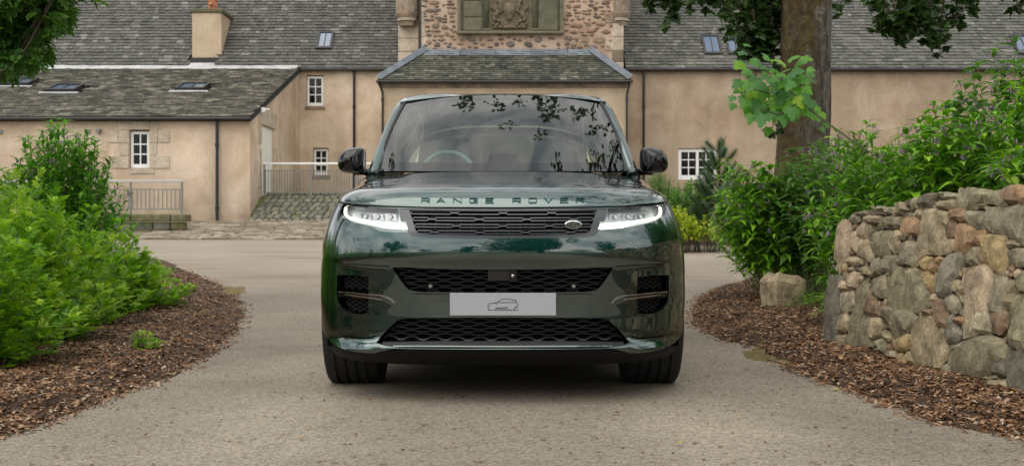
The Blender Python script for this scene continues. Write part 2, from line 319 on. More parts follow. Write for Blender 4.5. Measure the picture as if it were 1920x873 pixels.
# reference plan curve (half): front superellipse, straight side, rear superellipse
def _ref():
    pts = []
    t = np.linspace(0, math.pi/2, 400); n = 2.9
    x = np.sin(t)**(2/n); y = .74*(1-np.cos(t)**(2/n)); pts += list(zip(x, y))
    for yy in np.linspace(.76, 4.45, 200): pts.append((1.0, yy))
    t = np.linspace(0, math.pi/2, 300)[1:]; n = 2.6
    x = np.cos(t)**(2/n); y = 4.47+.46*np.sin(t)**(2/n); pts += list(zip(x, y))
    P = np.array(pts); s = np.r_[0, np.cumsum(np.hypot(*np.diff(P, axis=0).T))]; return s, P
RS, RP = _ref(); SEND = RS[-1]
S_C = float(np.interp(.74, RP[:600, 1], RS[:600]))
def s_of_y(y): return float(np.interp(y, RP[:599, 1], RS[:599]))
def shell(s, z, off=0.0, nrm=False):
    s = np.asarray(s, float); z = np.asarray(z, float)
    def ev(s, z):
        a = np.abs(s); xr = np.interp(a, RS, RP[:, 0]); yr = np.interp(a, RS, RP[:, 1])
        b = np.clip((yr-1.0)/.8, 0, 1); b = b*b*(3-2*b); W = Wf(z)*(1-b)+Wd(z)*b
        g = np.clip(1-yr/.7, 0, 1); g = g*g*(3-2*g); gr = np.clip((yr-4.2)/.7, 0, 1)
        zs = np.clip((a-.55)/.35, 0, 1); zs = z+.022*zs*zs*(3-2*zs)*np.clip((.5-z)/.15, 0, 1); y = yr+Y0(zs)*g-gr*(.03+.10*np.clip(z-.7, 0, 1)+.08*np.clip(.4-z, 0, 1))
        return np.stack((np.sign(s)*xr*W, y, z), -1)
    P = ev(s, z); e = 2e-3
    if off == 0 and not nrm: return P
    ds = ev(s+e, z)-ev(s-e, z)
    near = np.abs(s) < e*1.01
    if near.any():
        ds = ds.copy(); ds[near] = (1, 0, 0)
    dz = ev(s, z+e)-ev(s, z-e); n = np.cross(ds, dz); n /= np.maximum(np.linalg.norm(n, axis=-1, keepdims=True), 1e-12)
    P = P+n*off
    return (P, n) if nrm else P
_st = np.linspace(0, S_C, 900)
def sz(u, v):
    """photo pixel -> (s, z) on the car's shell"""
    dx = abs(u-U0); z = np.full_like(_st, .6)
    for _ in range(4):
        p = shell(_st, z); z = HC+(V0-v)/F*(CARY+p[:, 1])
    pu = p[:, 0]*F/(CARY+p[:, 1]); i = np.nonzero(pu >= dx)[0]
    i = i[0] if len(i) else int(np.argmax(pu))
    if i == 0: return 0.0, float(z[0])
    t = (dx-pu[i-1])/max(pu[i]-pu[i-1], 1e-6); t = min(max(t, 0), 1)
    return float(np.sign(u-U0)*(_st[i-1]+t*(_st[i]-_st[i-1]))), float(z[i-1]+t*(z[i]-z[i-1]))
def SZ(pts): return [sz(*p) for p in pts]
def mir(h):                                   # half outline from centre round and back -> full outline
    return h+[(2*U0-u, v) for u, v in reversed(h)]
def mirp(pts): return [(2*U0-u, v) for u, v in reversed(pts)]
def resample(poly, step, closed=True):
    P = [np.array(p, float) for p in poly]; o = []
    n = len(P)
    for i in range(n if closed else n-1):
        a, b = P[i], P[(i+1) % n]; k = max(1, int(math.ceil(np.linalg.norm(b-a)/step)))
        for j in range(k): o.append(a+(b-a)*j/k)
    if not closed: o.append(P[-1])
    return np.array(o)
def rounded(poly, r, n=4):
    o = []; m = len(poly); P = [np.array(p, float) for p in poly]
    for i in range(m):
        a, b, c = P[i-1], P[i], P[(i+1) % m]; d1 = a-b; d2 = c-b; l1, l2 = np.linalg.norm(d1), np.linalg.norm(d2)
        q = min(r, l1*.45, l2*.45)
        if q < 1e-6: o.append(tuple(b)); continue
        p0 = b+d1/l1*q; p1 = b+d2/l2*q
        for k in range(n+1):
            t = k/n; o.append(tuple((1-t)**2*p0+2*t*(1-t)*b+t*t*p1))
    return o
def pip(P, poly):
    x, y = P[:, 0], P[:, 1]; r = np.zeros(len(P), bool); n = len(poly); j = n-1
    for i in range(n):
        xi, yi = poly[i]; xj, yj = poly[j]
        c = ((yi > y) != (yj > y))
        if abs(yj-yi) > 1e-12: r ^= c & (x < (xj-xi)*(y-yi)/(yj-yi)+xi)
        j = i
    return r
def dist_poly(P, poly):
    d = np.full(len(P), 1e9); n = len(poly)
    for i in range(n):
        a = np.array(poly[i]); b = np.array(poly[(i+1) % n]); ab = b-a; l = max(ab@ab, 1e-12)
        t = np.clip(((P-a)@ab)/l, 0, 1); d = np.minimum(d, np.linalg.norm(P-(a+t[:, None]*ab), axis=1))
    return d
def cdt(outer, holes, gx, gy):
    """triangulate a 2D outline with holes, filled with interior points"""
    vs = []; es = []
    for lp in [outer]+holes:
        b = len(vs); vs += [tuple(p) for p in lp]; es += [(b+i, b+(i+1) % len(lp)) for i in range(len(lp))]
    X, Y = np.meshgrid(gx, gy); Q = np.stack((X.ravel(), Y.ravel()), -1); hs = min(gx[1]-gx[0], gy[1]-gy[0])*.45
    k = pip(Q, outer)
    for h in holes: k &= ~pip(Q, h)
    Q = Q[k]
    d = dist_poly(Q, outer)
    for h in holes: d = np.minimum(d, dist_poly(Q, h))
    Q = Q[d > hs]; vs += [tuple(p) for p in Q]
    r = delaunay_2d_cdt([Vector(v) for v in vs], es, [], 0, 1e-7)
    V = np.array([tuple(v) for v in r[0]]); Fc = np.array([tuple(f) for f in r[2]])
    c = V[Fc].mean(1); k = pip(c, outer)
    for h in holes: k &= ~pip(c, h)
    return V, Fc[k]
def finish(name, P, n, Fc, m, parent, rim=.02, flip=False):
    """surface with analytic normals, its border folded inwards by rim"""
    V = list(P); faces = [tuple(f) for f in Fc]
    a, b, c = P[Fc[:, 0]], P[Fc[:, 1]], P[Fc[:, 2]]; fn = np.cross(b-a, c-a)
    if (fn*n[Fc[:, 0]]).sum() < 0: faces = [f[::-1] for f in faces]
    Nn = list(n)
    if rim:
        cnt = {}
        for f in faces:
            for i in range(len(f)):
                e = (f[i], f[(i+1) % len(f)]); cnt[tuple(sorted(e))] = None if tuple(sorted(e)) in cnt else e
        for e in cnt.values():
            if e is None: continue
            i, j = e; pi, pj = P[i], P[j]; k = len(V); ni = n[i]; nj = n[j]
            V += [pi, pj, pj-nj*rim, pi-ni*rim]; fnn = np.cross(pj-pi, -ni); fnn = -fnn/max(np.linalg.norm(fnn), 1e-9)
            faces.append((k+1, k, k+3, k+2)); Nn += [fnn]*4
    me = bpy.data.meshes.new(name); me.from_pydata([tuple(map(float, v)) for v in V], [], [tuple(map(int, f)) for f in faces])
    me.polygons.foreach_set('use_smooth', np.ones(len(me.polygons), bool))
    me.normals_split_custom_set_from_vertices([tuple(map(float, q)) for q in Nn])
    return obj(name, me, m, parent)
def panel(name, outer, holes, m, parent=car, off=0, rim=.02, step=.02, bstep=.012):
    o = resample(outer, bstep); hs = [resample(h, bstep) for h in holes]
    lo = o.min(0); hi = o.max(0)
    V, Fc = cdt(o, hs, np.arange(lo[0], hi[0]+step, step), np.arange(lo[1], hi[1]+step, step))
    P, n = shell(V[:, 0], V[:, 1], off, True); return finish(name, P, n, Fc, m, parent, rim)
def strip(mb, pts, w, off=0, depth=.01, closed=False, sf=shell):
    """box-section bar following (s, z) points on the shell"""
    Q = np.array(pts, float); n = len(Q)
    if closed: T = np.roll(Q, -1, 0)-np.roll(Q, 1, 0)
    else: T = np.gradient(Q, axis=0)
    T /= np.maximum(np.linalg.norm(T, axis=1, keepdims=True), 1e-9); Nn = np.stack((-T[:, 1], T[:, 0]), -1)*w/2
    A, B = Q+Nn, Q-Nn
    V = np.stack((sf(A[:, 0], A[:, 1], off), sf(B[:, 0], B[:, 1], off), sf(B[:, 0], B[:, 1], off-depth), sf(A[:, 0], A[:, 1], off-depth)), 1).reshape(-1, 3)
    Fc = []
    for i in range(n if closed else n-1):
        a = i*4; b = ((i+1) % n)*4
        for k in range(4): Fc.append((a+k, b+k, b+(k+1) % 4, a+(k+1) % 4))
    if not closed: Fc += [(0, 1, 2, 3), ((n-1)*4+3, (n-1)*4+2, (n-1)*4+1, (n-1)*4)]
    mb.add(V, Fc)
def slot(pts_px, w=.004):                     # a narrow gap along a photographed line, as a hole outline
    Q = resample(SZ(pts_px), .02, False); T = np.gradient(Q, axis=0); T /= np.linalg.norm(T, axis=1, keepdims=True); Nn = np.stack((-T[:, 1], T[:, 0]), -1)*w/2
    return [tuple(p) for p in (Q+Nn)]+[tuple(p) for p in (Q-Nn)[::-1]]
# --- upper edge of the lower shell = lower edge of the bonnet
ZE = smooth_lut(((-.1, .9355), (0, .9355), (.4, .938), (.7, .946), (.9, .956), (1.05, .967), (1.2, .982), (1.5, 1.02), (s_of_y(1.3), 1.075), (s_of_y(1.75), 1.14), (s_of_y(2.0), 1.168), (s_of_y(3.5), 1.185), (7, 1.2)), -.1, 7, .03)
ztop = lambda s: ZE(np.abs(s))
# --- outlines in photograph pixels (left half, mirrored)
GR_OUT = [(943, 391.5), (850, 391.5), (748, 391), (753, 413), (762, 414), (766, 429), (765, 434), (769, 440), (778, 443), (810, 445.5), (860, 446.5), (943, 447)]
GR_IN = [(943, 392.5), (860, 392), (767, 391.5), (772, 408), (778, 429), (782, 436), (790, 438.5), (850, 440), (943, 441)]
LAMP = [(637.5, 381), (668, 384.5), (700, 388), (746.5, 390.5), (751.5, 413.5), (761, 414.5), (765, 429), (758, 431), (720, 428), (682, 421), (655, 415), (643, 409), (638, 397)]
GR2 = [(943, 505), (850, 504), (760, 501), (736, 501), (741, 510), (752, 526), (761, 538), (769, 544), (790, 547), (943, 548)]
GR3 = [(943, 595), (800, 595), (757, 596), (744, 601), (725, 618), (705, 642), (722, 648), (750, 652), (943, 653)]
VENT = [(631.5, 515), (660, 516), (691, 519), (691, 552), (691, 585), (678, 589), (660, 587), (645, 580), (635, 568), (631.5, 550)]
WASH = rounded([(661, 445), (690, 447.5), (699, 458), (696, 461), (666, 458)], 5)
def full(h): return [tuple(p) for p in (SZ(h)+[(-s, z) for s, z in reversed(SZ(h))])]
def dedupe(P):
    o = []
    for p in P:
        if not o or abs(p[0]-o[-1][0])+abs(p[1]-o[-1][1]) > 1e-4: o.append(p)
    if abs(o[0][0]-o[-1][0])+abs(o[0][1]-o[-1][1]) < 1e-4: o.pop()
    return o
both = lambda px_: [SZ(px_), [(-s, z) for s, z in reversed(SZ(px_))]]
gr_out = dedupe(full(GR_OUT)); gr_in = dedupe(full(GR_IN)); gr2 = dedupe(full(GR2)); gr3 = dedupe(full(GR3))
# keep the upper openings just under the bonnet edge
def clampz(P, g=.006): return [(s, min(z, float(ztop(s))-g)) for s, z in P]
gr_out = clampz(gr_out, .005); gr_in = clampz(gr_in, .012); lampL, lampR = [clampz(p, .005) for p in both(LAMP)]
# --- lower body with wheel arches
ARC_F, ARC_R, ARR = .905, 3.88, .44
def arch(yc, sgn, zc=.345):
    p = []
    for t in np.linspace(-.52, math.pi+.52, 46):
        y = yc-ARR*math.cos(t); z = zc+ARR*math.sin(t); p.append((sgn*s_of_y(y) if y < 4.4 else sgn*(s_of_y(4.4)+(y-4.4)), z))
    return p
def bottom(s): return .19+.03*np.clip((abs(s)-1.3)/.4, 0, 1)
outer = []
for s in np.linspace(-SEND, SEND, 300): outer.append((s, float(ztop(s))-.004))
af_r = arch(ARC_F, 1); ar_r = arch(ARC_R, 1)
low = [(SEND, .30)]+[(s, z) for s, z in ar_r[::-1] if z > .22]+[(s, z) for s, z in af_r[::-1] if z > (.30 if s < s_of_y(ARC_F) else .22)]
low2 = []
for s, z in low: low2.append((s, z))
first = low2[-1]; SB = sz(700, 660)[0]; SB = abs(SB)
for s in np.linspace(first[0]-.01, 0, 60):
    t = np.clip((s-SB)/(first[0]-SB), 0, 1); low2.append((s, .214+.086*t**2.2+.031*np.clip((SB-s)/.12, 0, 1)))
outer += low2+[(-s, z) for s, z in reversed(low2[:-1])]
holes = [gr2, gr3]+both(VENT)
top_open = gr_out; # grille frame plus lamps form one notch: cut separately, just under the bonnet edge
holes += [gr_out, lampL, lampR]
for sg in (1, -1):
    w_ = SZ(WASH); holes.append([(sg*s, z) for s, z in w_] if sg == 1 else [(-s, z) for s, z in reversed(w_)])
gap = slot([(643, 493.5), (690, 496.5), (731, 499)], .0045); holes += [gap, [(-s, z) for s, z in reversed(gap)]]
pass
val = [(s, .235) for s in np.linspace(-1.0, 1.0, 30)]+[(1.06, .205), (1.0, .175), (.8, .15)]+[(s, .140) for s in np.linspace(.6, -.6, 20)]+[(-.8, .15), (-1.0, .175), (-1.06, .205)]
panel('lower_lip', val[::-1], [], M['lip_black'], off=-.012, rim=.05)
gap = slot([(640, 626), (645, 629.5), (690, 634), (704, 628.5)], .006); holes += [gap, [(-s, z) for s, z in reversed(gap)]]
def slot_sz(pts, w=.006):
    Q = resample(pts, .03, False); T = np.gradient(Q, axis=0); T /= np.linalg.norm(T, axis=1, keepdims=True); Nn = np.stack((-T[:, 1], T[:, 0]), -1)*w/2
    return [tuple(p) for p in (Q+Nn)]+[tuple(p) for p in (Q-Nn)[::-1]]
for yy_, z0_ in ((1.60, .32), (2.84, .30), (3.62, .78)):
    sy = s_of_y(yy_); gp = slot_sz([(sy, z0_), (sy, .8), (sy+.01, 1.09)]); holes += [gp, [(-s, z) for s, z in reversed(gp)]]
gp = slot_sz([(s_of_y(1.64), .315), (s_of_y(3.2), .315)]); holes += [gp, [(-s, z) for s, z in reversed(gp)]]
body = panel('body', dedupe(outer), holes, M['paint'], rim=.022, step=.024, bstep=.014)
for sg in (1, -1):
    P = [(sg*s, z) for s, z in SZ(WASH)]; c = np.mean(P, 0); P = [tuple(c+(np.array(p)-c)*.955) for p in P]
    panel('washer_cover', P, [], M['paint'], off=-.0005, rim=.01)
for sg in (1, -1):
    for yy_ in (2.58, 3.42):
        mb = MB(); strip(mb, [(sg*s_of_y(yy_+t), .93) for t in np.linspace(0, .2, 5)], .022, .012, .012); mb.build('door_handle', M['paint'], car)
# dark structure behind every opening
def liner():
    S_ = np.linspace(-SEND+.05, SEND-.05, 160); Z_ = np.linspace(.20, 1.1, 24); A, B = np.meshgrid(S_, Z_, indexing='ij')
    front = np.clip(1-np.abs(A)/1.3, 0, 1); top = ztop(A)-.03
    Bz = .20+(B-.20)/.9*(top-.20); P = shell(A.ravel(), Bz.ravel(), 0, True); P = P[0]-P[1]*(.075)
    yy = np.interp(np.abs(A.ravel()), RS, RP[:, 1]); nz = len(Z_); Fc = []
    for i in range(len(S_)-1):
        for j in range(nz-1):
            q = (i*nz+j, (i+1)*nz+j, (i+1)*nz+j+1, i*nz+j+1); c = np.mean([P[k] for k in q], 0)
            if min(math.hypot(c[1]-ARC_F, c[2]-.345), math.hypot(c[1]-ARC_R, c[2]-.345)) < ARR+.03 and abs(c[0]) > .4: continue
            Fc.append(q)
    return mesh_np('inner_structure', P, Fc, True)
obj('inner_structure', liner(), M['black_matte'], car)
# wheel-arch liners and floor
for sg in (1, -1):
    for yc in (ARC_F, ARC_R):
        mb = MB(); n = 24; V = []
        for k in range(n+1):
            t = -.3+(math.pi+.6)*k/n; y = yc-(ARR+.005)*math.cos(t); z = .345+(ARR+.005)*math.sin(t)
            V += [(sg*.55, y, z), (sg*.93, y, z)]
        mb.add(V, [(2*k, 2*k+1, 2*k+3, 2*k+2) for k in range(n)])
        mb.add([(sg*.55, yc-(ARR+.005)*math.cos(-.3+(math.pi+.6)*k/n), .345+(ARR+.005)*math.sin(-.3+(math.pi+.6)*k/n)) for k in range(n+1)], [tuple(range(n+1))])
        mb.build('wheel_arch_liner', M['black_matte'], car)
mb = MB(); mb.box(-.56, .56, .35, 4.6, .20, .27); mb.box(-.9, .9, 1.4, 3.4, .205, .26); mb.box(-.55, .55, .16, .4, .235, .27); mb.build('underfloor', M['black_matte'], car)
# --- grille frame and bars
panel('grille_frame', gr_out, [gr_in], M['grille_grey'], off=-.004, rim=.03, step=.014, bstep=.01)
rows = [(396.3, [(769, 845.5), (858, 937), (949.5, 1028), (1041, 1117)]), (408.7, [(773, 802.5), (815, 892), (905, 982), (994, 1070), (1083, 1113)]),
        (421.4, [(776, 849), (861, 937), (949, 1024.5), (1037, 1110)]), (433.8, [(781, 808), (820, 894), (906, 979.5), (992, 1064), (1077, 1104)])]
def gv(v, u): return v-1.1*((u-U0)/170)**2+.9
for v, sl in rows:
    for a, b in sl:
        h = 2.7; e = [(a+2.6, -h), (b-2.6, -h), (b, -h+1.6), (b, h-1.6), (b-2.6, h), (a+2.6, h), (a, h-1.6), (a, -h+1.6)]
        ring = [sz(x, gv(v, x)+d) for x, d in e]; q = resample(ring, .012)
        mb = MB(); strip(mb, q, .0042, -.012, .016, True); mb.build('grille_bar', M['grille_grey'], car, smooth=False)
    for (a, b), (c, d) in zip(sl, sl[1:]): mb = MB(); strip(mb, [sz(b, gv(v, b)), sz(c, gv(v, c))], .006, -.013, .012); mb.build('grille_link', M['grille_grey'], car)
mb = MB()
for v in (402.5, 415, 427.5): strip(mb, resample([sz(u, gv(v, u)) for u in np.linspace(772+(v-402)*.3, 1114-(v-402)*.3, 18)], .02, False), .006, -.032, .01)
for u in np.arange(792, 1100, 23.0): strip(mb, [sz(u, 394), sz(u, 438)], .005, -.036, .008)
mb.build('grille_backing', M['black_plastic'], car)
# oval badge on the grille
bs, bz = sz(1074.5, 421.3)
bp_, bn_ = shell(np.array([bs]), np.array([bz]), .004, True); bp_, bn_ = bp_[0], bn_[0]
badge = MB(); K = 28
def oval(a, b, d): return [tuple(bp_+np.array((a*math.cos(t), 0, b*math.sin(t)))+np.array((0, -d, 0))) for t in np.linspace(0, 2*math.pi, K, endpoint=False)]
R0, R1, R2 = oval(.0425, .0205, -.012), oval(.0425, .0205, .004), oval(.0375, .0165, .006)
badge.add(R0+R1+R2, [(i, (i+1) % K, K+(i+1) % K, K+i) for i in range(K)]+[(K+i, K+(i+1) % K, 2*K+(i+1) % K, 2*K+i) for i in range(K)])
bo = badge.build('badge', M['chrome'], car)
bg_ = MB(); bg_.add(oval(.0375, .0165, .0055), [tuple(range(K))[::-1]]); bg_.build('badge_field', simple('badge_green', (.02, .05, .035), .3, coat=1), bo)
GL = {'R': [[(0, 0), (0, 1), (.9, 1), (1, .85), (1, .6), (.9, .45), (0, .45)], [(.5, .45), (1, 0)]], 'A': [[(0, 0), (.5, 1), (1, 0)], [(.25, .35), (.75, .35)]],
      'N': [[(0, 0), (0, 1), (1, 0), (1, 1)]], 'G': [[(1, .85), (.9, 1), (.1, 1), (0, .85), (0, .15), (.1, 0), (.9, 0), (1, .15), (1, .5), (.5, .5)]],
      'E': [[(1, 1), (0, 1), (0, 0), (1, 0)], [(0, .5), (.9, .5)]], 'O': [[(.1, 0), (0, .15), (0, .85), (.1, 1), (.9, 1), (1, .85), (1, .15), (.9, 0), (.1, 0)]],
      'V': [[(0, 1), (.5, 0), (1, 1)]], 'L': [[(0, 1), (0, 0), (1, 0)]], 'D': [[(0, 0), (0, 1), (.75, 1), (1, .75), (1, .25), (.75, 0), (0, 0)]]}
def flatword(mb, word, cx, cz, w, h, pitch, th, y):
    n = len(word); x = cx-pitch*(n-1)/2
    for ch in word:
        for st in GL[ch]:
            for a, b in zip(st, st[1:]):
                A = np.array((x+(a[0]-.5)*w, cz+(a[1]-.5)*h)); B = np.array((x+(b[0]-.5)*w, cz+(b[1]-.5)*h)); d = B-A; l = np.linalg.norm(d); d /= l; nn = np.array((-d[1], d[0]))*th/2; e = d*th/2
                q = [A-e+nn, B+e+nn, B+e-nn, A-e-nn]; mb.prism([tuple(p) for p in q], y, y+.002)
        x += pitch
wb = MB(); flatword(wb, 'LAND', bp_[0]-.002, bp_[2]+.0062, .0085, .0075, .0125, .0022, bp_[1]-.0075)
flatword(wb, 'ROVER', bp_[0]+.002, bp_[2]-.0062, .0085, .0075, .0118, .0022, bp_[1]-.0075); wb.build('badge_lettering', M['chrome'], bo)
# --- honeycomb meshes
def honey(name, poly, v0, v1, rowh, cell, off, th=.0032, fill=None):
    mb = MB(); Z0 = sz(943, v1)[1]; Z1 = sz(943, v0)[1]; poly = np.array(poly); k = 0
    z = Z0
    while z < Z1+rowh:
        s = np.arange(poly[:, 0].min(), poly[:, 0].max(), cell/12); ph = np.abs(((s/cell+(.5 if k % 2 else 0)) % 1)*2-1)     # 0..1 triangle
        sm = np.clip((ph-.18)/.64, 0, 1); sm = sm*sm*(3-2*sm)
        zz = z+(sm-.5)*rowh*.46
        ins = pip(np.stack((s, zz), -1), [tuple(p) for p in poly])
        i = 0
        while i < len(s):
            if ins[i]:
                j = i
                while j+1 < len(s) and ins[j+1]: j += 1
                if j-i > 1: strip(mb, np.stack((s[i:j+1], zz[i:j+1]), -1), th, off, .014)
                i = j+1
            else: i += 1
        z += rowh; k += 1
    return mb.build(name, M['mesh_dark'], car)
cell = 45/380
honey('lower_grille_mesh', gr2, 501, 547, .0153, cell, -.022, .0034)
honey('bottom_grille_mesh', gr3, 596, 634, .0153, cell, -.03, .0032)
mb = MB(); q = [p for p in gr3]
strip(mb, resample([sz(u, 641) for u in np.linspace(714, 1172, 30)], .03, False), .022, -.018, .01); mb.build('bottom_grille_bar', M['black_plastic'], car)
mb = MB(); strip(mb, resample([sz(u, 650.5-1.0*min(1, abs(u-943)/200)) for u in np.linspace(738, 1148, 30)], .03, False), .0048, .006, .02); mb.build('skid_trim', M['paint'], car)
mb = MB()
strip(mb, resample([sz(u, 550.2) for u in np.linspace(775, 1111, 24)], .03, False), .006, .004, .012); mb.build('grille_lower_trim', M['black_gloss'], car)
for sg in (1, -1):
    P = [(sg*s, z) for s, z in SZ([(634, 518), (689, 521), (689, 544), (634, 541)])]; honey('vent_mesh', P, 515, 546, .0105, .052, -.035, .003)
    P = [(sg*s, z) for s, z in SZ([(636, 558), (689, 562), (689, 586), (655, 586), (640, 574)])]; honey('vent_mesh', P, 556, 590, .0105, .052, -.035, .003)
    mb = MB(); L1 = [(636, 546.5), (660, 548), (690, 551.5), (715, 553.5), (726, 556.5), (734, 561), (740.5, 567.5)]
    strip(mb, resample([(sg*s, z) for s, z in SZ(L1)], .012, False), .0055, .006, .02); mb.build('vent_blade', M['chrome'], car)
    mb = MB(); strip(mb, resample([(sg*s, z) for s, z in SZ([(647, 552), (680, 556), (716, 561)])], .012, False), .0065, .003, .02); mb.build('vent_blade', M['chrome'], car)
    P = [(sg*s, z) for s, z in SZ([(633, 547), (692, 552), (716, 556), (720, 564), (692, 562), (633, 556)])]
    if sg < 0: P = P[::-1]
    panel('vent_divider', P, [], M['black_gloss'], off=-.004, rim=.03, step=.01, bstep=.008)
# radar panel, camera, sensors
P = SZ([(915, 506.5), (955, 506.5), (955, 526), (915, 526)]); panel('radar_cover', P, [], M['black_plastic'], off=-.008, rim=.02)
P = SZ([(955.5, 506.5), (969, 506.5), (969, 528), (955.5, 528)]); cb = panel('front_camera', P, [], M['black_gloss'], off=-.004, rim=.02)
def disc(name, u, v, r, m, off, parent=car, d=.012):
    s, z = sz(u, v); P, n = shell(np.array([s]), np.array([z]), off, True); mb = MB(); p = Vector(P[0]); nn = Vector(n[0])
    mb.tube([p-nn*d, p, p+nn*.003], [r, r, r*.7], 16); return mb.build(name, m, parent, smooth=True)
disc('camera_lens', 961.5, 517, .009, M['chrome'], .0, cb)
for u, v in ((807, 537), (1076, 537)):
    disc('parking_sensor', u, v, .0145, M['black_plastic'], -.004); disc('parking_sensor', u, v, .008, M['iron_grey'], .001)
for sg in (-1, 1):
    disc('parking_sensor', U0+sg*277, 531, .0, M['black_plastic'], 0) if False else None
# --- number plate with its printed car outline
s, z = sz(943, 570); yp = float(Y0(z))-.018
pl = MB(); hw, zt, zb = 99.5/F*(CARY+yp), HC+(V0-549)/F*(CARY+yp), HC+(V0-591)/F*(CARY+yp)
pl.box(-hw, hw, yp, yp+.016, zb, zt); plate = pl.build('number_plate', M['plate'], car, bevel=.002)
def plp(x, y): return ((830+x/6.235-943)/F*(CARY+yp), HC+(V0-(480+y/6.235))/F*(CARY+yp))
logo = [[(530, 628), (880, 628)], [(545, 620), (530, 600), (528, 575), (545, 552), (600, 545), (632, 540), (690, 503), (740, 499), (800, 503), (860, 515)], [(632, 540), (660, 540), (860, 538)], [(820, 503), (850, 520), (866, 545)], [(866, 545), (880, 560), (872, 595), (848, 603), (830, 625)],
        [(610, 628), (625, 606), (752, 594), (770, 628)], [(625, 612), (750, 612)], [(548, 573), (548, 595)], [(610, 543), (632, 560)], [(840, 590), (862, 588)]]
mb = MB()
for ln in logo:
    for a, b in zip(ln, ln[1:]):
        A, B = np.array(plp(*a)), np.array(plp(*b)); d = B-A; d /= np.linalg.norm(d); nn = np.array((-d[1], d[0]))*.0011; e = d*.0008
        mb.prism([tuple(A-e+nn), tuple(B+e+nn), tuple(B+e-nn), tuple(A-e-nn)], yp-.0012, yp+.001)
mb.build('plate_logo', M['ink'], plate)
# --- headlamps
def sub(P, sg): return [(sg*s, z) for s, z in P] if sg == 1 else [(-s, z) for s, z in reversed(P)]
for sg in (1, -1):
    lp = lampR if sg == 1 else lampL
    if True:
        lp = [(sg*abs(s), z) for s, z in (lampL if lampL[0][0] > 0 else [(abs(s), z) for s, z in lampL])]
    lt = thing  # (kept simple: the lamp is a part with its own sub-parts)
    hl = panel('headlight', lp, [], M['lamp_in'], off=-.05, rim=0, step=.02, bstep=.012)
    panel('lamp_cover', [tuple(p) for p in lp], [], M['lampglass'], parent=hl, off=-.001, rim=.0, step=.02)
    rimm = MB(); strip(rimm, resample(lp, .012), .004, -.004, .045, True); rimm.build('lamp_bezel', M['lamp_dark'], hl)
    LL = [(643.5, 386), (642.5, 392), (643, 398), (646, 403), (652, 406.5), (664, 409), (680, 411.5), (699, 415.5)]
    mb = MB(); q = resample([(sg*abs(s), z) for s, z in SZ(LL)], .008, False); strip(mb, q, .0125, -.012, .012); mb.build('light_bar', M['drl'], hl)
    LB = [(703.5, 412.3), (735, 416.5), (758, 417.8), (762, 427.5), (735, 426), (703.5, 421.5)]
    P = [(sg*abs(s), z) for s, z in SZ(LB)]; panel('light_bar', P, [], M['drl'], parent=hl, off=-.012, rim=.015, step=.01)
    for k, (a, b) in enumerate(((668, 688), (692, 712), (716, 738))):
        P = [(sg*abs(s), z) for s, z in SZ([(a, 394.5), (b, 396), (b+2, 407+k*1.0), (a+2, 404+k)])]
        panel('lens_module', P, [], M['lamp_mod'], parent=hl, off=-.035, rim=.02, step=.01)
        cs, cz = np.mean(P, 0); Pc, nc = shell(np.array([cs]), np.array([cz]), -.030, True)
        m2 = MB(); p = Vector(Pc[0]); nn = Vector(nc[0]); m2.tube([p, p+nn*.004, p+nn*.008], [.013, .011, .005], 14); m2.build('projector_lens', M['lamp_in'], hl, smooth=True)
# --- bonnet
OUT = []
for s in np.concatenate((np.linspace(0, 1.5, 70), np.linspace(1.53, s_of_y(1.86), 16))):
    p = shell(np.array([s]), np.array([ztop(s)+.004]))[0]; OUT.append((p[0], p[1], p[2], s))
OUT = np.array(OUT)
ZC = smooth_lut(((0, 1.0), (.1, 1.020), (.16, 1.036), (.4, 1.072), (.8, 1.118), (1.2, 1.160), (1.4, 1.180), (1.9, 1.222)), 0, 2.2, .05)
full_out = [tuple(p[:2]) for p in OUT]+[tuple((-p[0], p[1])) for p in OUT[::-1]]
def bonnet_z(x, y, ze):
    x = np.abs(x); top = ZC(y)-.050*(x/.86)**2.4*np.clip(.4+y/1.5, 0, 1)
    st = np.clip((x-.50-.03*y)/.10, 0, 1); st = st*st*(3-2*st); top = top-.012*st*np.clip(y/.5-.2, 0, 1)
    P = np.stack((x, y), -1).reshape(-1, 2); d = np.full(len(P), 1e9)
    for a, b in zip(full_out, full_out[1:]):
        a = np.array(a); b = np.array(b); ab = b-a; t = np.clip(((P-a)@ab)/max(ab@ab, 1e-9), 0, 1); d = np.minimum(d, np.linalg.norm(P-(a+t[:, None]*ab), axis=1))
    d = d.reshape(x.shape); R = np.interp(y, (0, .3, .8, 1.8), (.15, .12, .10, .08))
    q = np.clip(d/R, 0, 1); f = (1-(1-q)**2.1)**(1/1.55)
    return ze+(top-ze)*f
